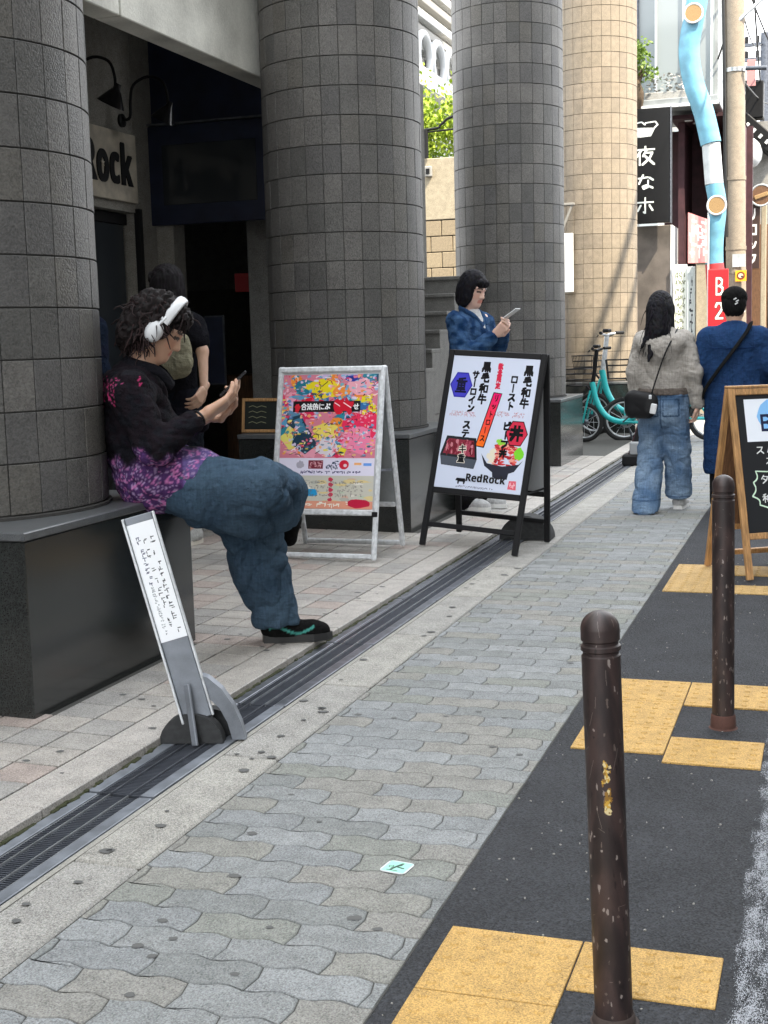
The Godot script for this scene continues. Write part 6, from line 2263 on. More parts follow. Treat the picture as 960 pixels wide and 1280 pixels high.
func seated_man() -> void:
	var t := thing("person", "person in black shirt and baggy jeans seated on the pedestal with white headphones", "person", Vector3(-2.66, 0.0, -4.86), 115.0)
	var fy := floor_y(-2.3)
	var J := {
		hip = Vector3(0, 0.79, 0.03), chest = Vector3(0, 1.09, -0.055), neck = Vector3(0, 1.225, -0.02),
		sl = Vector3(0.175, 1.15, -0.03), sr = Vector3(-0.175, 1.145, -0.055), el = Vector3(0.235, 0.94, 0.06), er = Vector3(-0.245, 0.925, 0.03),
		wl = Vector3(0.075, 1.03, 0.25), wr = Vector3(-0.125, 1.045, 0.235),
		hl = Vector3(0.09, 0.77, 0.06), hr = Vector3(-0.09, 0.77, 0.06), kl = Vector3(0.10, 0.61, 0.385), kr = Vector3(-0.20, 0.745, 0.44),
		al = Vector3(0.12, fy + 0.085, 0.50), ar = Vector3(0.06, 0.70, 0.585), tl = Vector3(0.12, fy, 0.62), tr = Vector3(0.18, 0.54, 0.57)}
	var mb := MB.new()
	figure_into(mb, J, 1.0, SKIN)
	var hc := Vector3(0.0, 1.392, 0.062)
	var hu := Vector3(0.04, 0.85, 0.52).normalized()
	var hf := Vector3(-0.05, -0.52, 0.85)
	hf = (hf - hu * hf.dot(hu)).normalized()
	head_into(mb, hc, hf, hu, 1.03, SKIN, J.neck)
	hand_into(mb, J.wr, Vector3(0.28, 0.42, 0.80), Vector3(0.25, 0.62, -0.62), 1.2, 0.34, SKIN, -1.0, 0.3)
	hand_into(mb, J.wl, Vector3(-0.30, 0.42, 0.80), Vector3(-0.55, 0.45, -0.4), 1.15, 0.55, SKIN, 1.0, 0.4)
	part("body", mb.mesh(), M.skin, t)
	# black shirt with a pink and purple print
	var print_col := func(p: Vector3, n: Vector3) -> Color:
		var base := Color(0.016, 0.014, 0.018)
		var lines := absf(wob.get_noise_3dv(p * Vector3(13, 16, 13) + Vector3(3, 1, 4)))
		var fine := absf(wob.get_noise_3dv(p * 34.0))
		var edge := 0.915 + 0.10 * wob.get_noise_3dv(p * 9.0)
		if p.y < edge:
			var k := clampf((edge - p.y) * 14.0, 0.0, 1.0)
			var c := base.lerp(Color(0.10, 0.045, 0.16), k)
			if p.z > 0.14:
				c = base.lerp(Color(0.16, 0.11, 0.30), k)
			if lines < 0.06:
				return c.lerp(Color(0.66, 0.22, 0.50), 0.9 * k)
			if fine < 0.07:
				return c.lerp(Color(0.52, 0.36, 0.60), 0.85 * k)
			return c
		if p.y > 1.09 and p.z < 0.0 and p.x < -0.02 and p.x > -0.24 and n.y > -0.2:
			if lines < 0.055 and p.y < 1.21:
				return Color(0.62, 0.06, 0.20)
			if fine < 0.05 and p.y < 1.20:
				return Color(0.45, 0.09, 0.22)
		var w := wob.get_noise_3dv(p * 12.0) * 0.004
		return Color(base.r + w, base.g + w, base.b + w)
	var f := Vector3(0, 0, 1)
	var sp := [
		cone(Vector3(0, 0.80, 0.0), Vector3(0, 0.95, -0.04), 0.165, 0.160, 0.05, f, 1.12),
		cone(Vector3(0, 0.95, -0.04), Vector3(0, 1.12, -0.060), 0.160, 0.150, 0.05, f, 1.10),
		cone(Vector3(-0.085, 0.80, 0.02), Vector3(-0.105, 0.785, 0.19), 0.150, 0.128, 0.05),
		cone(Vector3(0.085, 0.80, 0.02), Vector3(0.085, 0.775, 0.17), 0.145, 0.125, 0.05),
		cone(Vector3(0.14, 1.15, -0.035), Vector3(-0.14, 1.145, -0.05), 0.088, 0.088, 0.05),
		cone(Vector3(0, 1.15, -0.045), Vector3(0, 1.235, -0.02), 0.10, 0.068, 0.03),
		cone(J.sr, J.er, 0.082, 0.068, 0.04), cone(J.er, J.er.lerp(J.wr, 0.72), 0.066, 0.050, 0.03),
		cone(J.sl, J.el, 0.080, 0.068, 0.04), cone(J.el, J.el.lerp(J.wl, 0.72), 0.066, 0.050, 0.03),
		["cut", Vector3(0, 1.262, 0.0), Vector3(0, 1, 0.25).normalized()]]
	var sh := MB.new()
	blob(sh, sp, 0.008, print_col, folds(6.0, 0.009, Vector3(1, 1.2, 1), 2.0))
	part("shirt", sh.mesh(), M.cloth, t)
	var co := MB.new()
	co.col = Color(0.014, 0.013, 0.016)
	co.tube(smooth_path([Vector3(0.03, 1.16, 0.105), Vector3(0.072, 1.225, 0.055), Vector3(0.06, 1.262, -0.05), Vector3(0, 1.275, -0.085), Vector3(-0.06, 1.262, -0.05), Vector3(-0.072, 1.225, 0.055), Vector3(-0.03, 1.16, 0.105)], 4), 0.024, 8, 0.4)
	part("collar", co.mesh(), M.cloth, t)
	# baggy jeans, right ankle resting on the left knee
	var jp := [
		cone(Vector3(0, 0.79, 0.02), Vector3(0, 0.77, 0.10), 0.125, 0.13, 0.05),
		cone(J.hr, J.kr, 0.118, 0.116, 0.04), cone(J.kr, Vector3(0.05, 0.70, 0.555), 0.112, 0.094, 0.03),
		cone(Vector3(-0.14, 0.69, 0.20), Vector3(-0.10, 0.625, 0.40), 0.100, 0.095, 0.05),
		cone(Vector3(-0.10, 0.625, 0.40), Vector3(0.0, 0.62, 0.545), 0.090, 0.080, 0.04),
		cone(J.hl, J.kl, 0.115, 0.120, 0.05), cone(J.kl, Vector3(0.115, 0.36, 0.440), 0.138, 0.120, 0.04),
		cone(Vector3(0.115, 0.36, 0.440), Vector3(0.125, 0.04, 0.525), 0.120, 0.092, 0.03),
		["cut", Vector3(0, 0.118, 0), Vector3(0, -1, 0)]]
	var jm := MB.new()
	var jc := func(p: Vector3, _n: Vector3) -> Color:
		var k := 0.5 + 0.5 * wob.get_noise_3dv(p * 4.0)
		return Color(0.040, 0.072, 0.115).lerp(Color(0.085, 0.135, 0.190), clampf(k, 0, 1))
	var jf := func(p: Vector3, _n: Vector3) -> float:
		return crease(p, Vector3(0.4, -0.55, 0.75), Vector3(0.5, 0.9, 0.25), 24.0, 0.017, 5.0)
	blob(jm, jp, 0.009, jc, jf)
	part("jeans", jm.mesh(), M.cloth, t)
	shoe(t, J.al, J.tl, 1.08, Color(0.012, 0.012, 0.014), Color(0.02, 0.02, 0.022), "shoe", Color(0.10, 0.42, 0.36))
	# the raised foot hangs past the far knee
	var s2 := MB.new()
	blob(s2, [cone(Vector3(0.12, 0.64, 0.57), Vector3(0.19, 0.56, 0.575), 0.045, 0.046, 0.03), cone(Vector3(0.19, 0.56, 0.575), Vector3(0.21, 0.475, 0.57), 0.046, 0.036, 0.03)], 0.008, func(_p, _n): return Color(0.012, 0.012, 0.014))
	part("shoe", s2.mesh(), M.cloth, t)
	# bushy wavy hair
	var lf := hu.cross(hf)
	var HP := func(x: float, y: float, z: float) -> Vector3: return hc + lf * x + hu * y + hf * z
	var hb := Basis(lf, hu, hf)
	var hm := MB.new()
	var hcol := Color(0.016, 0.013, 0.013)
	blob(hm, [
		egg(HP.call(0, 0.055, -0.030), Vector3(0.102, 0.095, 0.105), 0.03, hb),
		egg(HP.call(0, 0.000, -0.075), Vector3(0.105, 0.110, 0.075), 0.04, hb),
		egg(HP.call(0, -0.065, -0.080), Vector3(0.095, 0.080, 0.060), 0.04, hb),
		egg(HP.call(0.0, 0.088, 0.045), Vector3(0.082, 0.040, 0.055), 0.03, hb),
		egg(HP.call(-0.075, 0.02, -0.01), Vector3(0.03, 0.065, 0.05), 0.03, hb),
		egg(HP.call(0.075, 0.02, -0.01), Vector3(0.03, 0.065, 0.05), 0.03, hb)], 0.009, flat_col(hcol, 0.3, 30.0), tousle(22.0, 0.013))
	var g := RandomNumberGenerator.new()
	g.seed = 12
	var root := func() -> Array:
		while true:
			var v := Vector3(g.randfn(), g.randfn(), g.randfn()).normalized()
			if v.z > 0.35 and v.y < 0.55:
				continue
			return [HP.call(v.x * 0.10, 0.025 + v.y * 0.115, -0.045 + v.z * 0.11), hb * v]
		return []
	strands(hm, g, 620, root, Color(0.030, 0.020, 0.020), 0.06, 0.13, 0.0062, 0.75, Vector3(0, -0.55, 0))
	var fringe := func() -> Array:
		var x := g.randf_range(-0.07, 0.07)
		return [HP.call(x, 0.10, 0.062), hf]
	strands(hm, g, 70, fringe, Color(0.020, 0.015, 0.015), 0.06, 0.085, 0.006, 0.5, (hf * 0.25 - hu * 0.9))
	part("hair", hm.mesh(), M.hair, t)
	# white headphones
	var hp := thing("headphones", "white over-ear headphones worn by the seated person", "headphones", t.position, 115.0)
	var band := MB.new()
	var bp := []
	for i in 21:
		var an := PI * i / 20.0
		bp.append(HP.call(cos(an) * 0.112, 0.030 + sin(an) * 0.128, 0.015 + sin(an) * 0.012))
	band.tube(bp, 0.021, 8, 0.40, Vector3.ZERO)
	part("band", band.mesh(), M.white, hp)
	for k in [-1.0, 1.0]:
		var cup := MB.new()
		blob(cup, [egg(HP.call(0.106 * k, -0.018, -0.004), Vector3(0.020, 0.047, 0.037), 0.01, hb), egg(HP.call(0.118 * k, -0.018, -0.004), Vector3(0.012, 0.036, 0.028), 0.01, hb)], 0.005)
		part("ear_cup", cup.mesh(), M.white, hp)
		tubep("slider", [HP.call(0.116 * k, 0.012, 0.0), HP.call(0.113 * k, 0.055, 0.012)], 0.008, M.alu, hp, 8)
	# phone held in both hands
	var ph := thing("phone", "dark smartphone held by the seated person", "phone", t.position, 115.0)
	var yv := Vector3(0.0, 0.66, 0.75).normalized()
	var xv := Vector3(1, 0, 0)
	var bs := Basis(xv, yv, xv.cross(yv))
	var pm := MB.new()
	pm.box(Vector3(-0.03, 1.165, 0.352), Vector3(0.072, 0.150, 0.009), 0.003, bs)
	part("case", pm.mesh(), M.black_gloss, ph)
	var ps := MB.new()
	ps.box(Vector3(-0.03, 1.165, 0.352) + bs.z * 0.0048 * 1.0, Vector3(0.066, 0.143, 0.001), 0.0, bs)
	part("back_plate", ps.mesh(), M.steel_dark, ph)
	# wrist band
	var wb := MB.new()
	var wr := []
	var wd: Vector3 = (J.wr - J.er).normalized()
	var wx := wd.cross(Vector3.UP).normalized()
	var wy := wd.cross(wx)
	for i in 15:
		var an := TAU * i / 14.0
		wr.append(J.wr - wd * 0.028 + (wx * cos(an) + wy * sin(an)) * 0.031)
	wb.tube(wr, 0.005, 6)
	part("wrist_band", wb.mesh(), M.black, t)

# a person standing straight, joints from a height
func standing(h: float) -> Dictionary:
	var k := h / 1.70
	return {
		hip = Vector3(0, 0.92, 0) * k, chest = Vector3(0, 1.25, -0.01) * k, neck = Vector3(0, 1.42, -0.015) * k,
		sl = Vector3(0.165, 1.36, -0.01) * k, sr = Vector3(-0.165, 1.36, -0.01) * k, el = Vector3(0.22, 1.10, -0.02) * k, er = Vector3(-0.22, 1.10, -0.02) * k,
		wl = Vector3(0.23, 0.87, 0.06) * k, wr = Vector3(-0.23, 0.87, 0.06) * k,
		hl = Vector3(0.085, 0.90, 0) * k, hr = Vector3(-0.085, 0.90, 0) * k, kl = Vector3(0.09, 0.49, 0.01) * k, kr = Vector3(-0.09, 0.49, 0.01) * k,
		al = Vector3(0.095, 0.085, -0.02) * k, ar = Vector3(-0.095, 0.085, -0.02) * k, tl = Vector3(0.105, 0.0, 0.12) * k, tr = Vector3(-0.105, 0.0, 0.12) * k,
		head = Vector3(0, 1.585, 0.01) * k, k = k}

func hair_cap(mb: MB, hc: Vector3, lf: Vector3, hu: Vector3, hf: Vector3, s: float, col: Color, extra: Array) -> void:
	var hb := Basis(lf, hu, hf)
	var pr := [egg(hc + hu * 0.040 * s - hf * 0.018 * s, Vector3(0.085, 0.092, 0.098) * s, 0.02, hb), egg(hc - hf * 0.045 * s, Vector3(0.084, 0.090, 0.065) * s, 0.02, hb)]
	pr.append_array(extra)
	blob(mb, pr, 0.008, flat_col(col, 0.35, 24.0), tousle(42.0, 0.004, Vector3(1, 0.12, 1)))

func woman_behind() -> void:
	var h := 1.735
	var t := thing("person", "person in black T-shirt with an olive shoulder bag standing inside the arcade", "person", Vector3(-3.93, floor_y(-3.89) - 0.0, -7.52), -10.0)
	var J := standing(h)
	J.head += Vector3(0.0, 0.01, 0.02)
	J.el = Vector3(0.255, 1.22, 0.02); J.wl = Vector3(0.30, 0.99, 0.08)
	var sk := Color(0.54, 0.34, 0.24)
	var mb := MB.new()
	figure_into(mb, J, 1.0, sk)
	var hu := Vector3(0, 0.97, 0.2).normalized()
	var hf := Vector3(-0.90, -0.25, 0.25)
	hf = (hf - hu * hf.dot(hu)).normalized()
	head_into(mb, J.head, hf, hu, 1.04, sk, J.neck)
	hand_into(mb, J.wl, Vector3(-0.1, -0.7, 0.6), Vector3(-1, 0, 0), 1.0, 0.6, sk, 1.0, 0.3, 0.006)
	hand_into(mb, J.wr, Vector3(0.1, -0.95, 0.2), Vector3(1, 0, 0), 1.0, 0.4, sk, -1.0, 0.3, 0.006)
	part("body", mb.mesh(), M.skin, t)
	var f := Vector3(0, 0, 1)
	var k: float = J.k
	var sm := MB.new()
	blob(sm, [cone(Vector3(0, 0.93, 0) * k, Vector3(0, 1.24, 0) * k, 0.165, 0.165, 0.05, f, 1.3), cone(J.sl + Vector3(-0.03, -0.01, 0), J.sr + Vector3(0.03, -0.01, 0), 0.078, 0.078, 0.05), cone(Vector3(0, 1.3, 0) * k, J.neck, 0.11, 0.065, 0.04),
		cone(J.sl, J.sl.lerp(J.el, 0.62), 0.075, 0.072, 0.03), cone(J.sr, J.sr.lerp(J.er, 0.62), 0.075, 0.072, 0.03), ["cut", J.neck + Vector3(0, 0.02, 0), Vector3(0, 1, 0.3).normalized()]], 0.014, flat_col(Color(0.014, 0.014, 0.018)), folds(5.0, 0.009))
	part("t_shirt", sm.mesh(), M.cloth, t)
	var pm := MB.new()
	blob(pm, [cone(J.hip, J.hip - Vector3(0, 0.08, 0), 0.15, 0.155, 0.05, f, 1.2), cone(J.hl, J.kl - Vector3(0, 0.20, 0), 0.105, 0.11, 0.04), cone(J.hr, J.kr - Vector3(0, 0.20, 0), 0.105, 0.11, 0.04)], 0.016, flat_col(Color(0.016, 0.018, 0.026)), folds(4.0, 0.012, Vector3(1.3, 0.5, 1.3)))
	part("trousers", pm.mesh(), M.cloth, t)
	shoe(t, J.al, J.tl, 1.0, Color(0.62, 0.62, 0.60), Color(0.70, 0.66, 0.58))
	shoe(t, J.ar, J.tr, 1.0, Color(0.62, 0.62, 0.60), Color(0.70, 0.66, 0.58))
	var hm := MB.new()
	var lf := hu.cross(hf)
	hair_cap(hm, J.head, lf, hu, hf, 1.05, Color(0.020, 0.018, 0.020), [egg(J.head - hf * 0.05 - hu * 0.06, Vector3(0.09, 0.12, 0.06), 0.03, Basis(lf, hu, hf)), egg(J.head + lf * 0.072 - hu * 0.03 + hf * 0.01, Vector3(0.03, 0.11, 0.075), 0.02, Basis(lf, hu, hf)), egg(J.head + hu * 0.06 + hf * 0.075, Vector3(0.06, 0.04, 0.02), 0.012, Basis(lf, hu, hf))])
	part("hair", hm.mesh(), M.hair, t)
	# olive bag slung at the chest
	var bg := thing("shoulder_bag", "olive green soft bag slung on the standing person's chest", "bag", Vector3(-3.93, t.position.y, -7.50), -6.0)
	var bm := MB.new()
	blob(bm, [cone(Vector3(-0.02, 1.18, 0.19), Vector3(0.19, 1.26, 0.17), 0.085, 0.075, 0.06, f, 1.5), cone(Vector3(-0.03, 1.10, 0.19), Vector3(0.18, 1.15, 0.17), 0.085, 0.09, 0.06, f, 1.4)], 0.011, flat_col(Color(0.33, 0.31, 0.215), 0.10), folds(5.0, 0.006, Vector3(0.7, 1.0, 1), 4.0))
	part("pouch", bm.mesh(), M.cloth, bg)
	var stp := MB.new()
	stp.col = Color(0.16, 0.15, 0.11)
	stp.tube(smooth_path([Vector3(0.17, 1.24, 0.15), Vector3(0.12, 1.40, 0.09), Vector3(0.07, 1.49, 0.01), Vector3(0.0, 1.42, -0.13), Vector3(-0.14, 1.20, -0.11), Vector3(-0.18, 1.12, 0.04), Vector3(-0.10, 1.12, 0.15)], 5), 0.016, 8, 0.3)
	part("strap", stp.mesh(), M.cloth, bg)

func navy_person() -> void:
	var h := 1.70
	var t := thing("person", "person in navy shirt mostly hidden behind the tiled column", "person", Vector3(-4.28, floor_y(-4.28), -7.05), 150.0)
	var J := standing(h)
	var sk := Color(0.50, 0.31, 0.22)
	var mb := MB.new()
	figure_into(mb, J, 1.0, sk)
	head_into(mb, J.head, Vector3(0, 0, 1), Vector3.UP, 1.0, sk, J.neck)
	for q in [["wl", 1.0], ["wr", -1.0]]:
		hand_into(mb, J[q[0]], Vector3(0, -0.95, 0.2), Vector3(-q[1], 0, 0), 1.0, 0.4, sk, q[1], 0.3, 0.006)
	part("body", mb.mesh(), M.skin, t)
	var f := Vector3(0, 0, 1)
	var sm := MB.new()
	blob(sm, [cone(Vector3(0, 0.90, 0), Vector3(0, 1.24, 0), 0.165, 0.17, 0.05, f, 1.3), cone(J.sl, J.sr, 0.08, 0.08, 0.05), cone(Vector3(0, 1.3, 0), J.neck, 0.11, 0.065, 0.04),
		cone(J.sl, J.el, 0.075, 0.062, 0.03), cone(J.el, J.el.lerp(J.wl, 0.8), 0.06, 0.05, 0.03), cone(J.sr, J.er, 0.075, 0.062, 0.03), cone(J.er, J.er.lerp(J.wr, 0.8), 0.06, 0.05, 0.03)], 0.015, flat_col(Color(0.014, 0.020, 0.040)), folds(5.0, 0.009))
	part("shirt", sm.mesh(), M.cloth, t)
	var pm := MB.new()
	blob(pm, [cone(J.hip, J.hip - Vector3(0, 0.08, 0), 0.15, 0.15, 0.05, f, 1.2), cone(J.hl, J.kl, 0.10, 0.085, 0.04), cone(J.kl, J.al, 0.085, 0.075, 0.04), cone(J.hr, J.kr, 0.10, 0.085, 0.04), cone(J.kr, J.ar, 0.085, 0.075, 0.04)], 0.017, flat_col(Color(0.018, 0.018, 0.020)), folds(4.0, 0.012, Vector3(1.3, 0.5, 1.3)))
	part("trousers", pm.mesh(), M.cloth, t)
	for q in ["l", "r"]:
		shoe(t, J["a" + q], J["t" + q], 1.0, Color(0.02, 0.02, 0.02), Color(0.03, 0.03, 0.03))
	var hm := MB.new()
	hair_cap(hm, J.head, Vector3.RIGHT, Vector3.UP, Vector3(0, 0, 1), 1.0, Color(0.015, 0.013, 0.013), [])
	part("hair", hm.mesh(), M.hair, t)

func denim_woman() -> void:
	var h := 1.76
	var t := thing("person", "person with black bob in blue denim jacket looking at a phone", "person", Vector3(-2.53, floor_y(-2.53), -9.62), 72.0)
	var J := standing(h)
	var k: float = J.k
	J.el = Vector3(0.21, 1.13, 0.06) ; J.wl = Vector3(0.06, 1.31, 0.24)
	J.er = Vector3(-0.22, 1.12, 0.06) ; J.wr = Vector3(-0.07, 1.30, 0.245)
	J.head = Vector3(0, 1.635, 0.025)
	var sk := Color(0.60, 0.39, 0.31)
	var mb := MB.new()
	figure_into(mb, J, 1.0, sk)
	var hu := Vector3(0, 0.95, 0.31).normalized()
	var hf := Vector3(-0.12, -0.31, 0.95)
	hf = (hf - hu * hf.dot(hu)).normalized()
	head_into(mb, J.head, hf, hu, 1.06, sk, J.neck)
	hand_into(mb, J.wl, Vector3(-0.35, 0.62, 0.65), Vector3(-0.6, 0.35, -0.4), 1.0, 0.6, sk, 1.0, 0.3, 0.0055)
	hand_into(mb, J.wr, Vector3(0.35, 0.62, 0.65), Vector3(0.6, 0.35, -0.4), 1.0, 0.6, sk, -1.0, 0.3, 0.0055)
	part("body", mb.mesh(), M.skin, t)
	var f := Vector3(0, 0, 1)
	var dc := func(p: Vector3, _n: Vector3) -> Color:
		var q := 0.45 + 1.1 * wob.get_noise_3dv(p * 11.0)
		return Color(0.014, 0.045, 0.125).lerp(Color(0.075, 0.155, 0.300), clampf(q, 0, 1))
	var sm := MB.new()
	blob(sm, [cone(Vector3(0, 0.93, -0.01) * k, Vector3(0, 1.22, -0.01) * k, 0.185, 0.175, 0.05, f, 1.25), cone(J.sl + Vector3(-0.02, -0.01, 0), J.sr + Vector3(0.02, -0.01, 0), 0.083, 0.083, 0.05), cone(Vector3(0, 1.3, 0) * k, J.neck - Vector3(0, 0.02, 0), 0.12, 0.075, 0.04),
		cone(J.sl, J.el, 0.083, 0.078, 0.03), cone(J.el, J.el.lerp(J.wl, 0.86), 0.074, 0.056, 0.03), cone(J.sr, J.er, 0.083, 0.078, 0.03), cone(J.er, J.er.lerp(J.wr, 0.86), 0.074, 0.056, 0.03),
		["cut", J.neck + Vector3(0, 0.005, 0), Vector3(0, 0.9, 0.5).normalized()]], 0.012, dc, folds(5.5, 0.011))
	part("denim_jacket", sm.mesh(), M.cloth, t)
	var cm := MB.new()
	for s in [-1.0, 1.0]:
		cm.col = Color(0.05, 0.11, 0.24)
		cm.tube(smooth_path([J.neck + Vector3(0.0, 0.035, -0.085), J.neck + Vector3(0.075 * s, 0.02, -0.02), J.neck + Vector3(0.06 * s, -0.03, 0.075), J.neck + Vector3(0.03 * s, -0.10, 0.115)], 4), 0.026, 8, 0.4)
	part("collar", cm.mesh(), M.cloth, t)
	var vm := MB.new()
	blob(vm, [cone(J.neck + Vector3(0, -0.02, 0.03), J.neck + Vector3(0, -0.14, 0.085), 0.062, 0.058, 0.02)], 0.010, func(_p, _n): return Color(0.70, 0.70, 0.70))
	part("white_top", vm.mesh(), M.cloth, t)
	var pm := MB.new()
	blob(pm, [cone(J.hip, J.hip - Vector3(0, 0.08, 0), 0.155, 0.155, 0.05, f, 1.2), cone(J.hl, J.kl, 0.115, 0.11, 0.04), cone(J.kl, J.al, 0.11, 0.10, 0.04), cone(J.hr, J.kr, 0.115, 0.11, 0.04), cone(J.kr, J.ar, 0.11, 0.10, 0.04)], 0.017, flat_col(Color(0.018, 0.018, 0.020)), folds(4.0, 0.012, Vector3(1.3, 0.5, 1.3)))
	part("trousers", pm.mesh(), M.cloth, t)
	for q in ["l", "r"]:
		shoe(t, J["a" + q], J["t" + q], 1.08, Color(0.72, 0.72, 0.72), Color(0.78, 0.78, 0.76))
	var hm := MB.new()
	var lf := hu.cross(hf)
	var HP := func(x: float, y: float, z: float) -> Vector3: return J.head + (lf * x + hu * y + hf * z) * 1.06
	var hb := Basis(lf, hu, hf)
	hair_cap(hm, J.head, lf, hu, hf, 1.10, Color(0.010, 0.009, 0.012), [
		egg(HP.call(0.068, -0.03, -0.005), Vector3(0.034, 0.105, 0.066), 0.02, hb), egg(HP.call(-0.068, -0.03, -0.005), Vector3(0.034, 0.105, 0.066), 0.02, hb),
		egg(HP.call(0, -0.045, -0.065), Vector3(0.088, 0.105, 0.052), 0.03, hb), egg(HP.call(0, 0.062, 0.072), Vector3(0.066, 0.036, 0.022), 0.012, hb)])
	part("hair", hm.mesh(), M.hair, t)
	var ph := thing("phone", "pale smartphone held by the person in denim", "phone", t.position, 72.0)
	var yv := Vector3(0, 0.50, 0.86).normalized()
	var bs := Basis(Vector3(1, 0, 0), yv, Vector3(1, 0, 0).cross(yv))
	var pmb := MB.new()
	pmb.box(Vector3(0.0, 1.450, 0.350), Vector3(0.064, 0.130, 0.009), 0.003, bs)
	part("case", pmb.mesh(), M.white, ph)
	var scm := MB.new()
	scm.box(Vector3(0.0, 1.450, 0.350) - bs.z * 0.0048, Vector3(0.058, 0.12, 0.001), 0.0, bs)
	part("screen", scm.mesh(), M.black_gloss, ph)

func walking_woman() -> void:
	var t := thing("person", "person with long black hair in pale hooded jacket and wide jeans walking away", "person", Vector3(-1.16, 0.005, -9.95), 178.0)
	var J := standing(1.60)
	J.head = Vector3(0.02, 1.49, 0.02)
	J.el = Vector3(0.205, 1.03, -0.02); J.wl = Vector3(0.20, 0.80, 0.05)
	J.er = Vector3(-0.22, 1.03, -0.03); J.wr = Vector3(-0.245, 0.79, 0.03)
	# left foot pushing off behind, right foot flat
	J.kl = Vector3(0.095, 0.45, 0.03); J.al = Vector3(0.10, 0.125, -0.17); J.tl = Vector3(0.10, 0.0, -0.06)
	J.kr = Vector3(-0.095, 0.46, 0.07); J.ar = Vector3(-0.10, 0.085, 0.13); J.tr = Vector3(-0.11, 0.0, 0.26)
	var sk := Color(0.56, 0.36, 0.27)
	var mb := MB.new()
	figure_into(mb, J, 0.96, sk)
	head_into(mb, J.head, Vector3(0, -0.05, 1).normalized(), Vector3(0, 1, 0.05).normalized(), 1.0, sk, J.neck)
	hand_into(mb, J.wl, Vector3(0, -0.95, 0.2), Vector3(-1, 0, 0), 0.95, 0.6, sk, 1.0, 0.3, 0.006)
	hand_into(mb, J.wr, Vector3(0, -0.95, 0.2), Vector3(1, 0, 0), 0.95, 0.6, sk, -1.0, 0.3, 0.006)
	part("body", mb.mesh(), M.skin, t)
	var f := Vector3(0, 0, 1)
	var hood_c := flat_col(Color(0.52, 0.485, 0.44), 0.06)
	var sm := MB.new()
	blob(sm, [cone(Vector3(0, 0.935, 0), Vector3(0, 1.16, -0.01), 0.178, 0.165, 0.05, f, 1.3), cone(Vector3(0.13, 1.27, -0.01), Vector3(-0.13, 1.27, -0.01), 0.070, 0.070, 0.06), cone(Vector3(0, 1.2, -0.01), Vector3(0, 1.34, -0.02), 0.13, 0.075, 0.04),
		["cut", Vector3(0, 0.885, 0), Vector3(0, -1, 0.05).normalized()],
		cone(J.sl - Vector3(0, 0.02, 0), J.el, 0.070, 0.064, 0.03), cone(J.el, J.el.lerp(J.wl, 0.95), 0.062, 0.054, 0.03), cone(J.sr - Vector3(0, 0.02, 0), J.er, 0.070, 0.064, 0.03), cone(J.er, J.er.lerp(J.wr, 0.95), 0.062, 0.054, 0.03),
		cone(Vector3(0.10, 1.24, -0.10), Vector3(-0.10, 1.24, -0.10), 0.072, 0.072, 0.05), cone(Vector3(0.0, 1.17, -0.115), Vector3(0, 1.22, -0.12), 0.075, 0.08, 0.04)], 0.0125, hood_c, folds(5.0, 0.010, Vector3(1.2, 0.8, 1), 7.0))
	part("hooded_jacket", sm.mesh(), M.cloth, t)
	var cu := MB.new()
	blob(cu, [cone(Vector3(0, 0.885, 0), Vector3(0, 0.915, 0), 0.186, 0.186, 0.02, f, 1.3), ["cut", Vector3(0, 0.865, 0), Vector3(0, -1, 0)], ["cut", Vector3(0, 0.915, 0), Vector3(0, 1, 0)]], 0.012, flat_col(Color(0.20, 0.17, 0.15), 0.1))
	part("waistband", cu.mesh(), M.cloth, t)
	var jc := func(p: Vector3, _n: Vector3) -> Color:
		var q := 0.5 + 0.8 * wob.get_noise_3dv(p * 5.0)
		var c := Color(0.10, 0.185, 0.33).lerp(Color(0.27, 0.38, 0.52), clampf(q, 0, 1))
		# back pockets and seams
		var ax := absf(p.x)
		var px := maxf(absf(ax - 0.075) / 0.052, absf(p.y - 0.775) / 0.062)
		if p.z < 0.0 and absf(px - 1.0) < 0.09 and p.y < 0.85:
			return Color(0.06, 0.11, 0.20)
		if p.z < 0.0 and (ax < 0.006 and p.y > 0.62) or absf(p.y - 0.855) < 0.005:
			return Color(0.06, 0.11, 0.20)
		if p.y < 0.105 and p.y > 0.095:
			return Color(0.08, 0.14, 0.25)
		return c
	var pm := MB.new()
	blob(pm, [cone(Vector3(0, 0.88, 0), Vector3(0, 0.76, -0.01), 0.145, 0.160, 0.05, f, 1.2), cone(J.hl, J.kl, 0.105, 0.092, 0.04), cone(J.kl, J.al + Vector3(0, -0.14, -0.03), 0.094, 0.104, 0.03), cone(J.hr, J.kr, 0.105, 0.092, 0.04), cone(J.kr, J.ar + Vector3(0, -0.14, 0.01), 0.094, 0.104, 0.03),
		["cut", Vector3(0, 0.075, 0), Vector3(0, -1, 0.25).normalized()]], 0.0095, jc, folds(5.0, 0.010, Vector3(1, 1, 1), 3.0))
	part("jeans", pm.mesh(), M.cloth, t)
	shoe(t, J.ar, J.tr, 0.95, Color(0.72, 0.71, 0.70), Color(0.76, 0.75, 0.73))
	shoe(t, J.al, J.tl, 0.95, Color(0.72, 0.71, 0.70), Color(0.16, 0.13, 0.13), "shoe", Color(-1, 0, 0), 0.85)
	# long straight hair
	var hm := MB.new()
	var hc: Vector3 = J.head
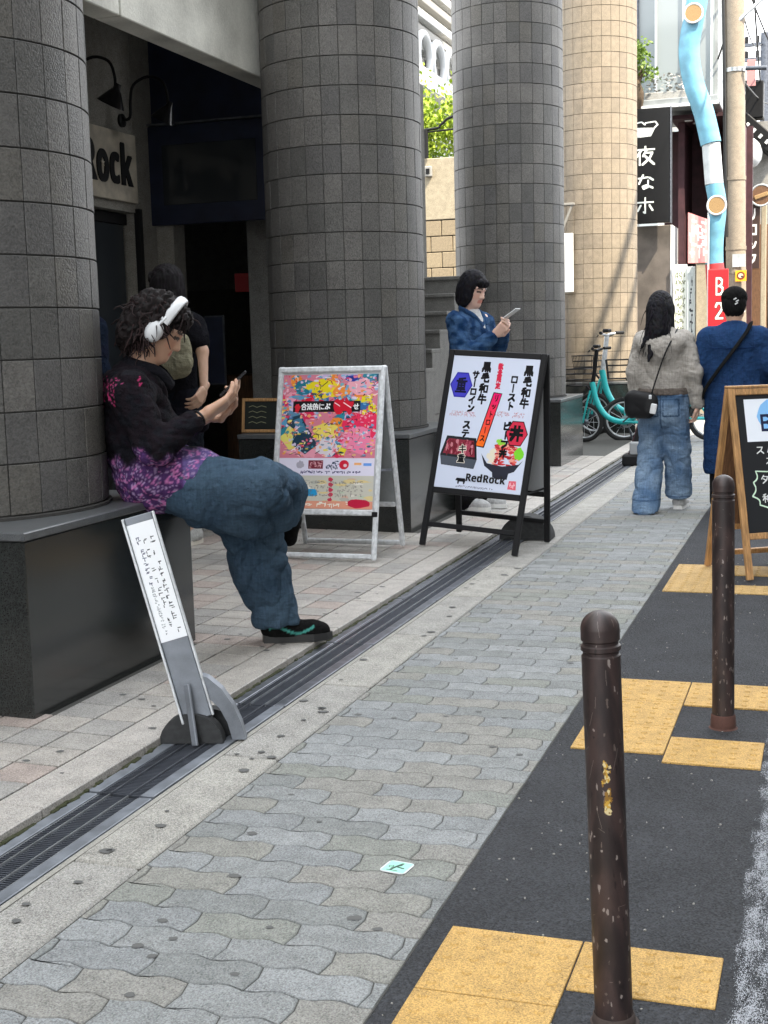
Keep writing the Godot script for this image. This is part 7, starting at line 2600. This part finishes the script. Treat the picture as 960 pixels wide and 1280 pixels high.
	hair_cap(hm, hc, Vector3.RIGHT, Vector3.UP, Vector3(0, 0, 1), 1.04, Color(0.010, 0.009, 0.012), [
		cone(hc + Vector3(0, 0.0, -0.07), hc + Vector3(0.0, -0.16, -0.115), 0.085, 0.085, 0.03), cone(hc + Vector3(0.06, 0.0, -0.02), hc + Vector3(0.075, -0.15, -0.04), 0.04, 0.03, 0.03), cone(hc + Vector3(-0.06, 0.0, -0.02), hc + Vector3(-0.075, -0.14, -0.04), 0.04, 0.03, 0.03),
		cone(hc + Vector3(0.02, -0.16, -0.15), hc + Vector3(0.055, -0.37, -0.215), 0.055, 0.010, 0.03, Vector3(0, 0, 1), 1.8), cone(hc + Vector3(0.05, -0.14, -0.14), hc + Vector3(0.11, -0.28, -0.205), 0.035, 0.008, 0.02)])
	var g := RandomNumberGenerator.new()
	g.seed = 4
	var root := func() -> Array:
		return [hc + Vector3(g.randf_range(-0.075, 0.085), g.randf_range(-0.16, 0.0), -0.15), Vector3(0, 0, -1)]
	strands(hm, g, 120, root, Color(0.012, 0.011, 0.014), 0.10, 0.22, 0.004, 0.12, Vector3(0.10, -1, -0.12))
	part("hair", hm.mesh(), M.hair, t)
	# black bag on a long strap
	var bg := thing("handbag", "black leather crossbody bag with a white tag at the walker's hip", "bag", t.position, 178.0)
	var bm := MB.new()
	blob(bm, [cone(Vector3(0.19, 0.84, -0.17), Vector3(0.07, 0.825, -0.205), 0.068, 0.066, 0.04, Vector3(0, 0, 1), 1.5), cone(Vector3(0.19, 0.76, -0.175), Vector3(0.08, 0.76, -0.21), 0.062, 0.058, 0.04, Vector3(0, 0, 1), 1.4)], 0.010, func(_p, _n): return Color(1, 1, 1), folds(4.0, 0.004))
	part("pouch", bm.mesh(), M.black, bg)
	tubep("strap", smooth_path([Vector3(0.05, 0.88, -0.215), Vector3(0.03, 0.95, -0.215), Vector3(-0.02, 1.10, -0.215), Vector3(-0.06, 1.20, -0.215), Vector3(-0.10, 1.31, -0.10), Vector3(-0.09, 1.33, 0.03), Vector3(0.06, 1.10, 0.19), Vector3(0.20, 0.92, 0.06), Vector3(0.23, 0.86, -0.14)], 5), 0.006, M.black, bg, 6)
	boxp("tag", Vector3(0.03, 0.775, -0.265), Vector3(0.045, 0.075, 0.012), M.white, bg, 0.008, Vector3(0, 0, 0.2))
	boxp("clasp", Vector3(0.055, 0.86, -0.25), Vector3(0.02, 0.03, 0.01), M.alu, bg, 0.003)

func coat_man() -> void:
	var t := thing("person", "person in long blue coat and black cap with a black strap across the back", "person", Vector3(-0.66, 0.002, -10.02), 180.0)
	var J := standing(1.62)
	J.head = Vector3(0.0, 1.505, 0.01)
	J.el = Vector3(0.245, 1.07, -0.02); J.wl = Vector3(0.20, 0.90, 0.16)
	J.er = Vector3(-0.245, 1.07, -0.02); J.wr = Vector3(-0.20, 0.90, 0.16)
	var sk := Color(0.48, 0.30, 0.21)
	var mb := MB.new()
	figure_into(mb, J, 1.0, sk)
	head_into(mb, J.head, Vector3(0, -0.1, 1).normalized(), Vector3(0, 1, 0.1).normalized(), 1.0, sk, J.neck)
	hand_into(mb, J.wl, Vector3(-0.2, -0.4, 0.9), Vector3(-1, 0, 0), 1.0, 0.6, sk, 1.0, 0.3, 0.006)
	hand_into(mb, J.wr, Vector3(0.2, -0.4, 0.9), Vector3(1, 0, 0), 1.0, 0.6, sk, -1.0, 0.3, 0.006)
	part("body", mb.mesh(), M.skin, t)
	var f := Vector3(0, 0, 1)
	var cm := MB.new()
	blob(cm, [cone(Vector3(0, 0.35, 0), Vector3(0, 0.85, 0), 0.215, 0.205, 0.05, f, 1.25), cone(Vector3(0, 0.85, 0), Vector3(0, 1.20, -0.01), 0.205, 0.180, 0.05, f, 1.3), cone(Vector3(0.165, 1.265, -0.01), Vector3(-0.165, 1.265, -0.01), 0.088, 0.088, 0.06), cone(Vector3(0, 1.22, -0.01), Vector3(0, 1.365, -0.02), 0.13, 0.075, 0.04),
		cone(Vector3(0.18, 1.27, -0.01), J.el, 0.080, 0.076, 0.03), cone(J.el, J.el.lerp(J.wl, 0.85), 0.074, 0.060, 0.03), cone(Vector3(-0.18, 1.27, -0.01), J.er, 0.080, 0.076, 0.03), cone(J.er, J.er.lerp(J.wr, 0.85), 0.074, 0.060, 0.03),
		["cut", Vector3(0, 0.28, 0), Vector3(0, -1, 0)], ["cut", Vector3(0, 1.385, 0), Vector3(0, 1, 0.15).normalized()]], 0.013, flat_col(Color(0.025, 0.063, 0.165), 0.12), folds(5.0, 0.009, Vector3(1.3, 0.4, 1.3), 9.0))
	part("coat", cm.mesh(), M.cloth, t)
	var seam := MB.new()
	seam.col = Color(0.010, 0.030, 0.10)
	seam.tube([Vector3(0.16, 1.20, -0.158), Vector3(0, 1.195, -0.165), Vector3(-0.16, 1.20, -0.158)], 0.004, 6)
	part("yoke_seam", seam.mesh(), M.cloth, t)
	var pm := MB.new()
	blob(pm, [cone(J.kl, J.al, 0.085, 0.075, 0.04), cone(J.kr, J.ar, 0.085, 0.075, 0.04)], 0.016, flat_col(Color(0.02, 0.02, 0.022)))
	part("trousers", pm.mesh(), M.cloth, t)
	for q in ["l", "r"]:
		shoe(t, J["a" + q], J["t" + q], 1.0, Color(0.03, 0.03, 0.03), Color(0.05, 0.05, 0.05))
	var hm := MB.new()
	hair_cap(hm, J.head, Vector3.RIGHT, Vector3.UP, Vector3(0, 0, 1), 0.99, Color(0.010, 0.009, 0.010), [])
	part("hair", hm.mesh(), M.hair, t)
	var cp := thing("cap", "black cap with a small white mark worn by the person in the blue coat", "cap", t.position, 180.0)
	var km := MB.new()
	blob(km, [egg(J.head + Vector3(0, 0.055, -0.012), Vector3(0.094, 0.085, 0.106), 0.01), ["cut", J.head + Vector3(0, 0.005, 0), Vector3(0, -1, -0.12).normalized()]], 0.008, func(_p, _n): return Color(0.012, 0.013, 0.014))
	part("crown", km.mesh(), M.cloth, cp)
	var bm := MB.new()
	bm.col = Color(0.012, 0.013, 0.014)
	bm.tube([J.head + Vector3(0, 0.03, 0.08), J.head + Vector3(0, 0.025, 0.13), J.head + Vector3(0, 0.01, 0.165)], [0.085, 0.075, 0.03], 12, 0.12, Vector3.UP)
	part("brim", bm.mesh(), M.cloth, cp)
	for q in [Vector3(-0.012, 0.045, -0.1165), Vector3(-0.028, 0.03, -0.1165), Vector3(-0.022, 0.012, -0.114)]:
		boxp("mark", J.head + q, Vector3(0.024, 0.010, 0.006), M.white, cp, 0.002, Vector3(0, 0, -0.5))
	# wide black strap, shoulder to hip
	var st := thing("shoulder_strap", "wide black bag strap running across the blue coat", "strap", t.position, 180.0)
	var sm := MB.new()
	sm.col = Color(0.012, 0.012, 0.013)
	sm.tube(smooth_path([Vector3(0.225, 0.80, -0.02), Vector3(0.195, 0.90, -0.125), Vector3(0.10, 1.04, -0.172), Vector3(-0.02, 1.20, -0.180), Vector3(-0.105, 1.33, -0.11), Vector3(-0.11, 1.37, -0.01), Vector3(-0.05, 1.25, 0.15), Vector3(0.10, 1.0, 0.19), Vector3(0.21, 0.85, 0.10), Vector3(0.225, 0.80, -0.02)], 6), 0.026, 8, 0.28)
	part("band", sm.mesh(), M.cloth, st)
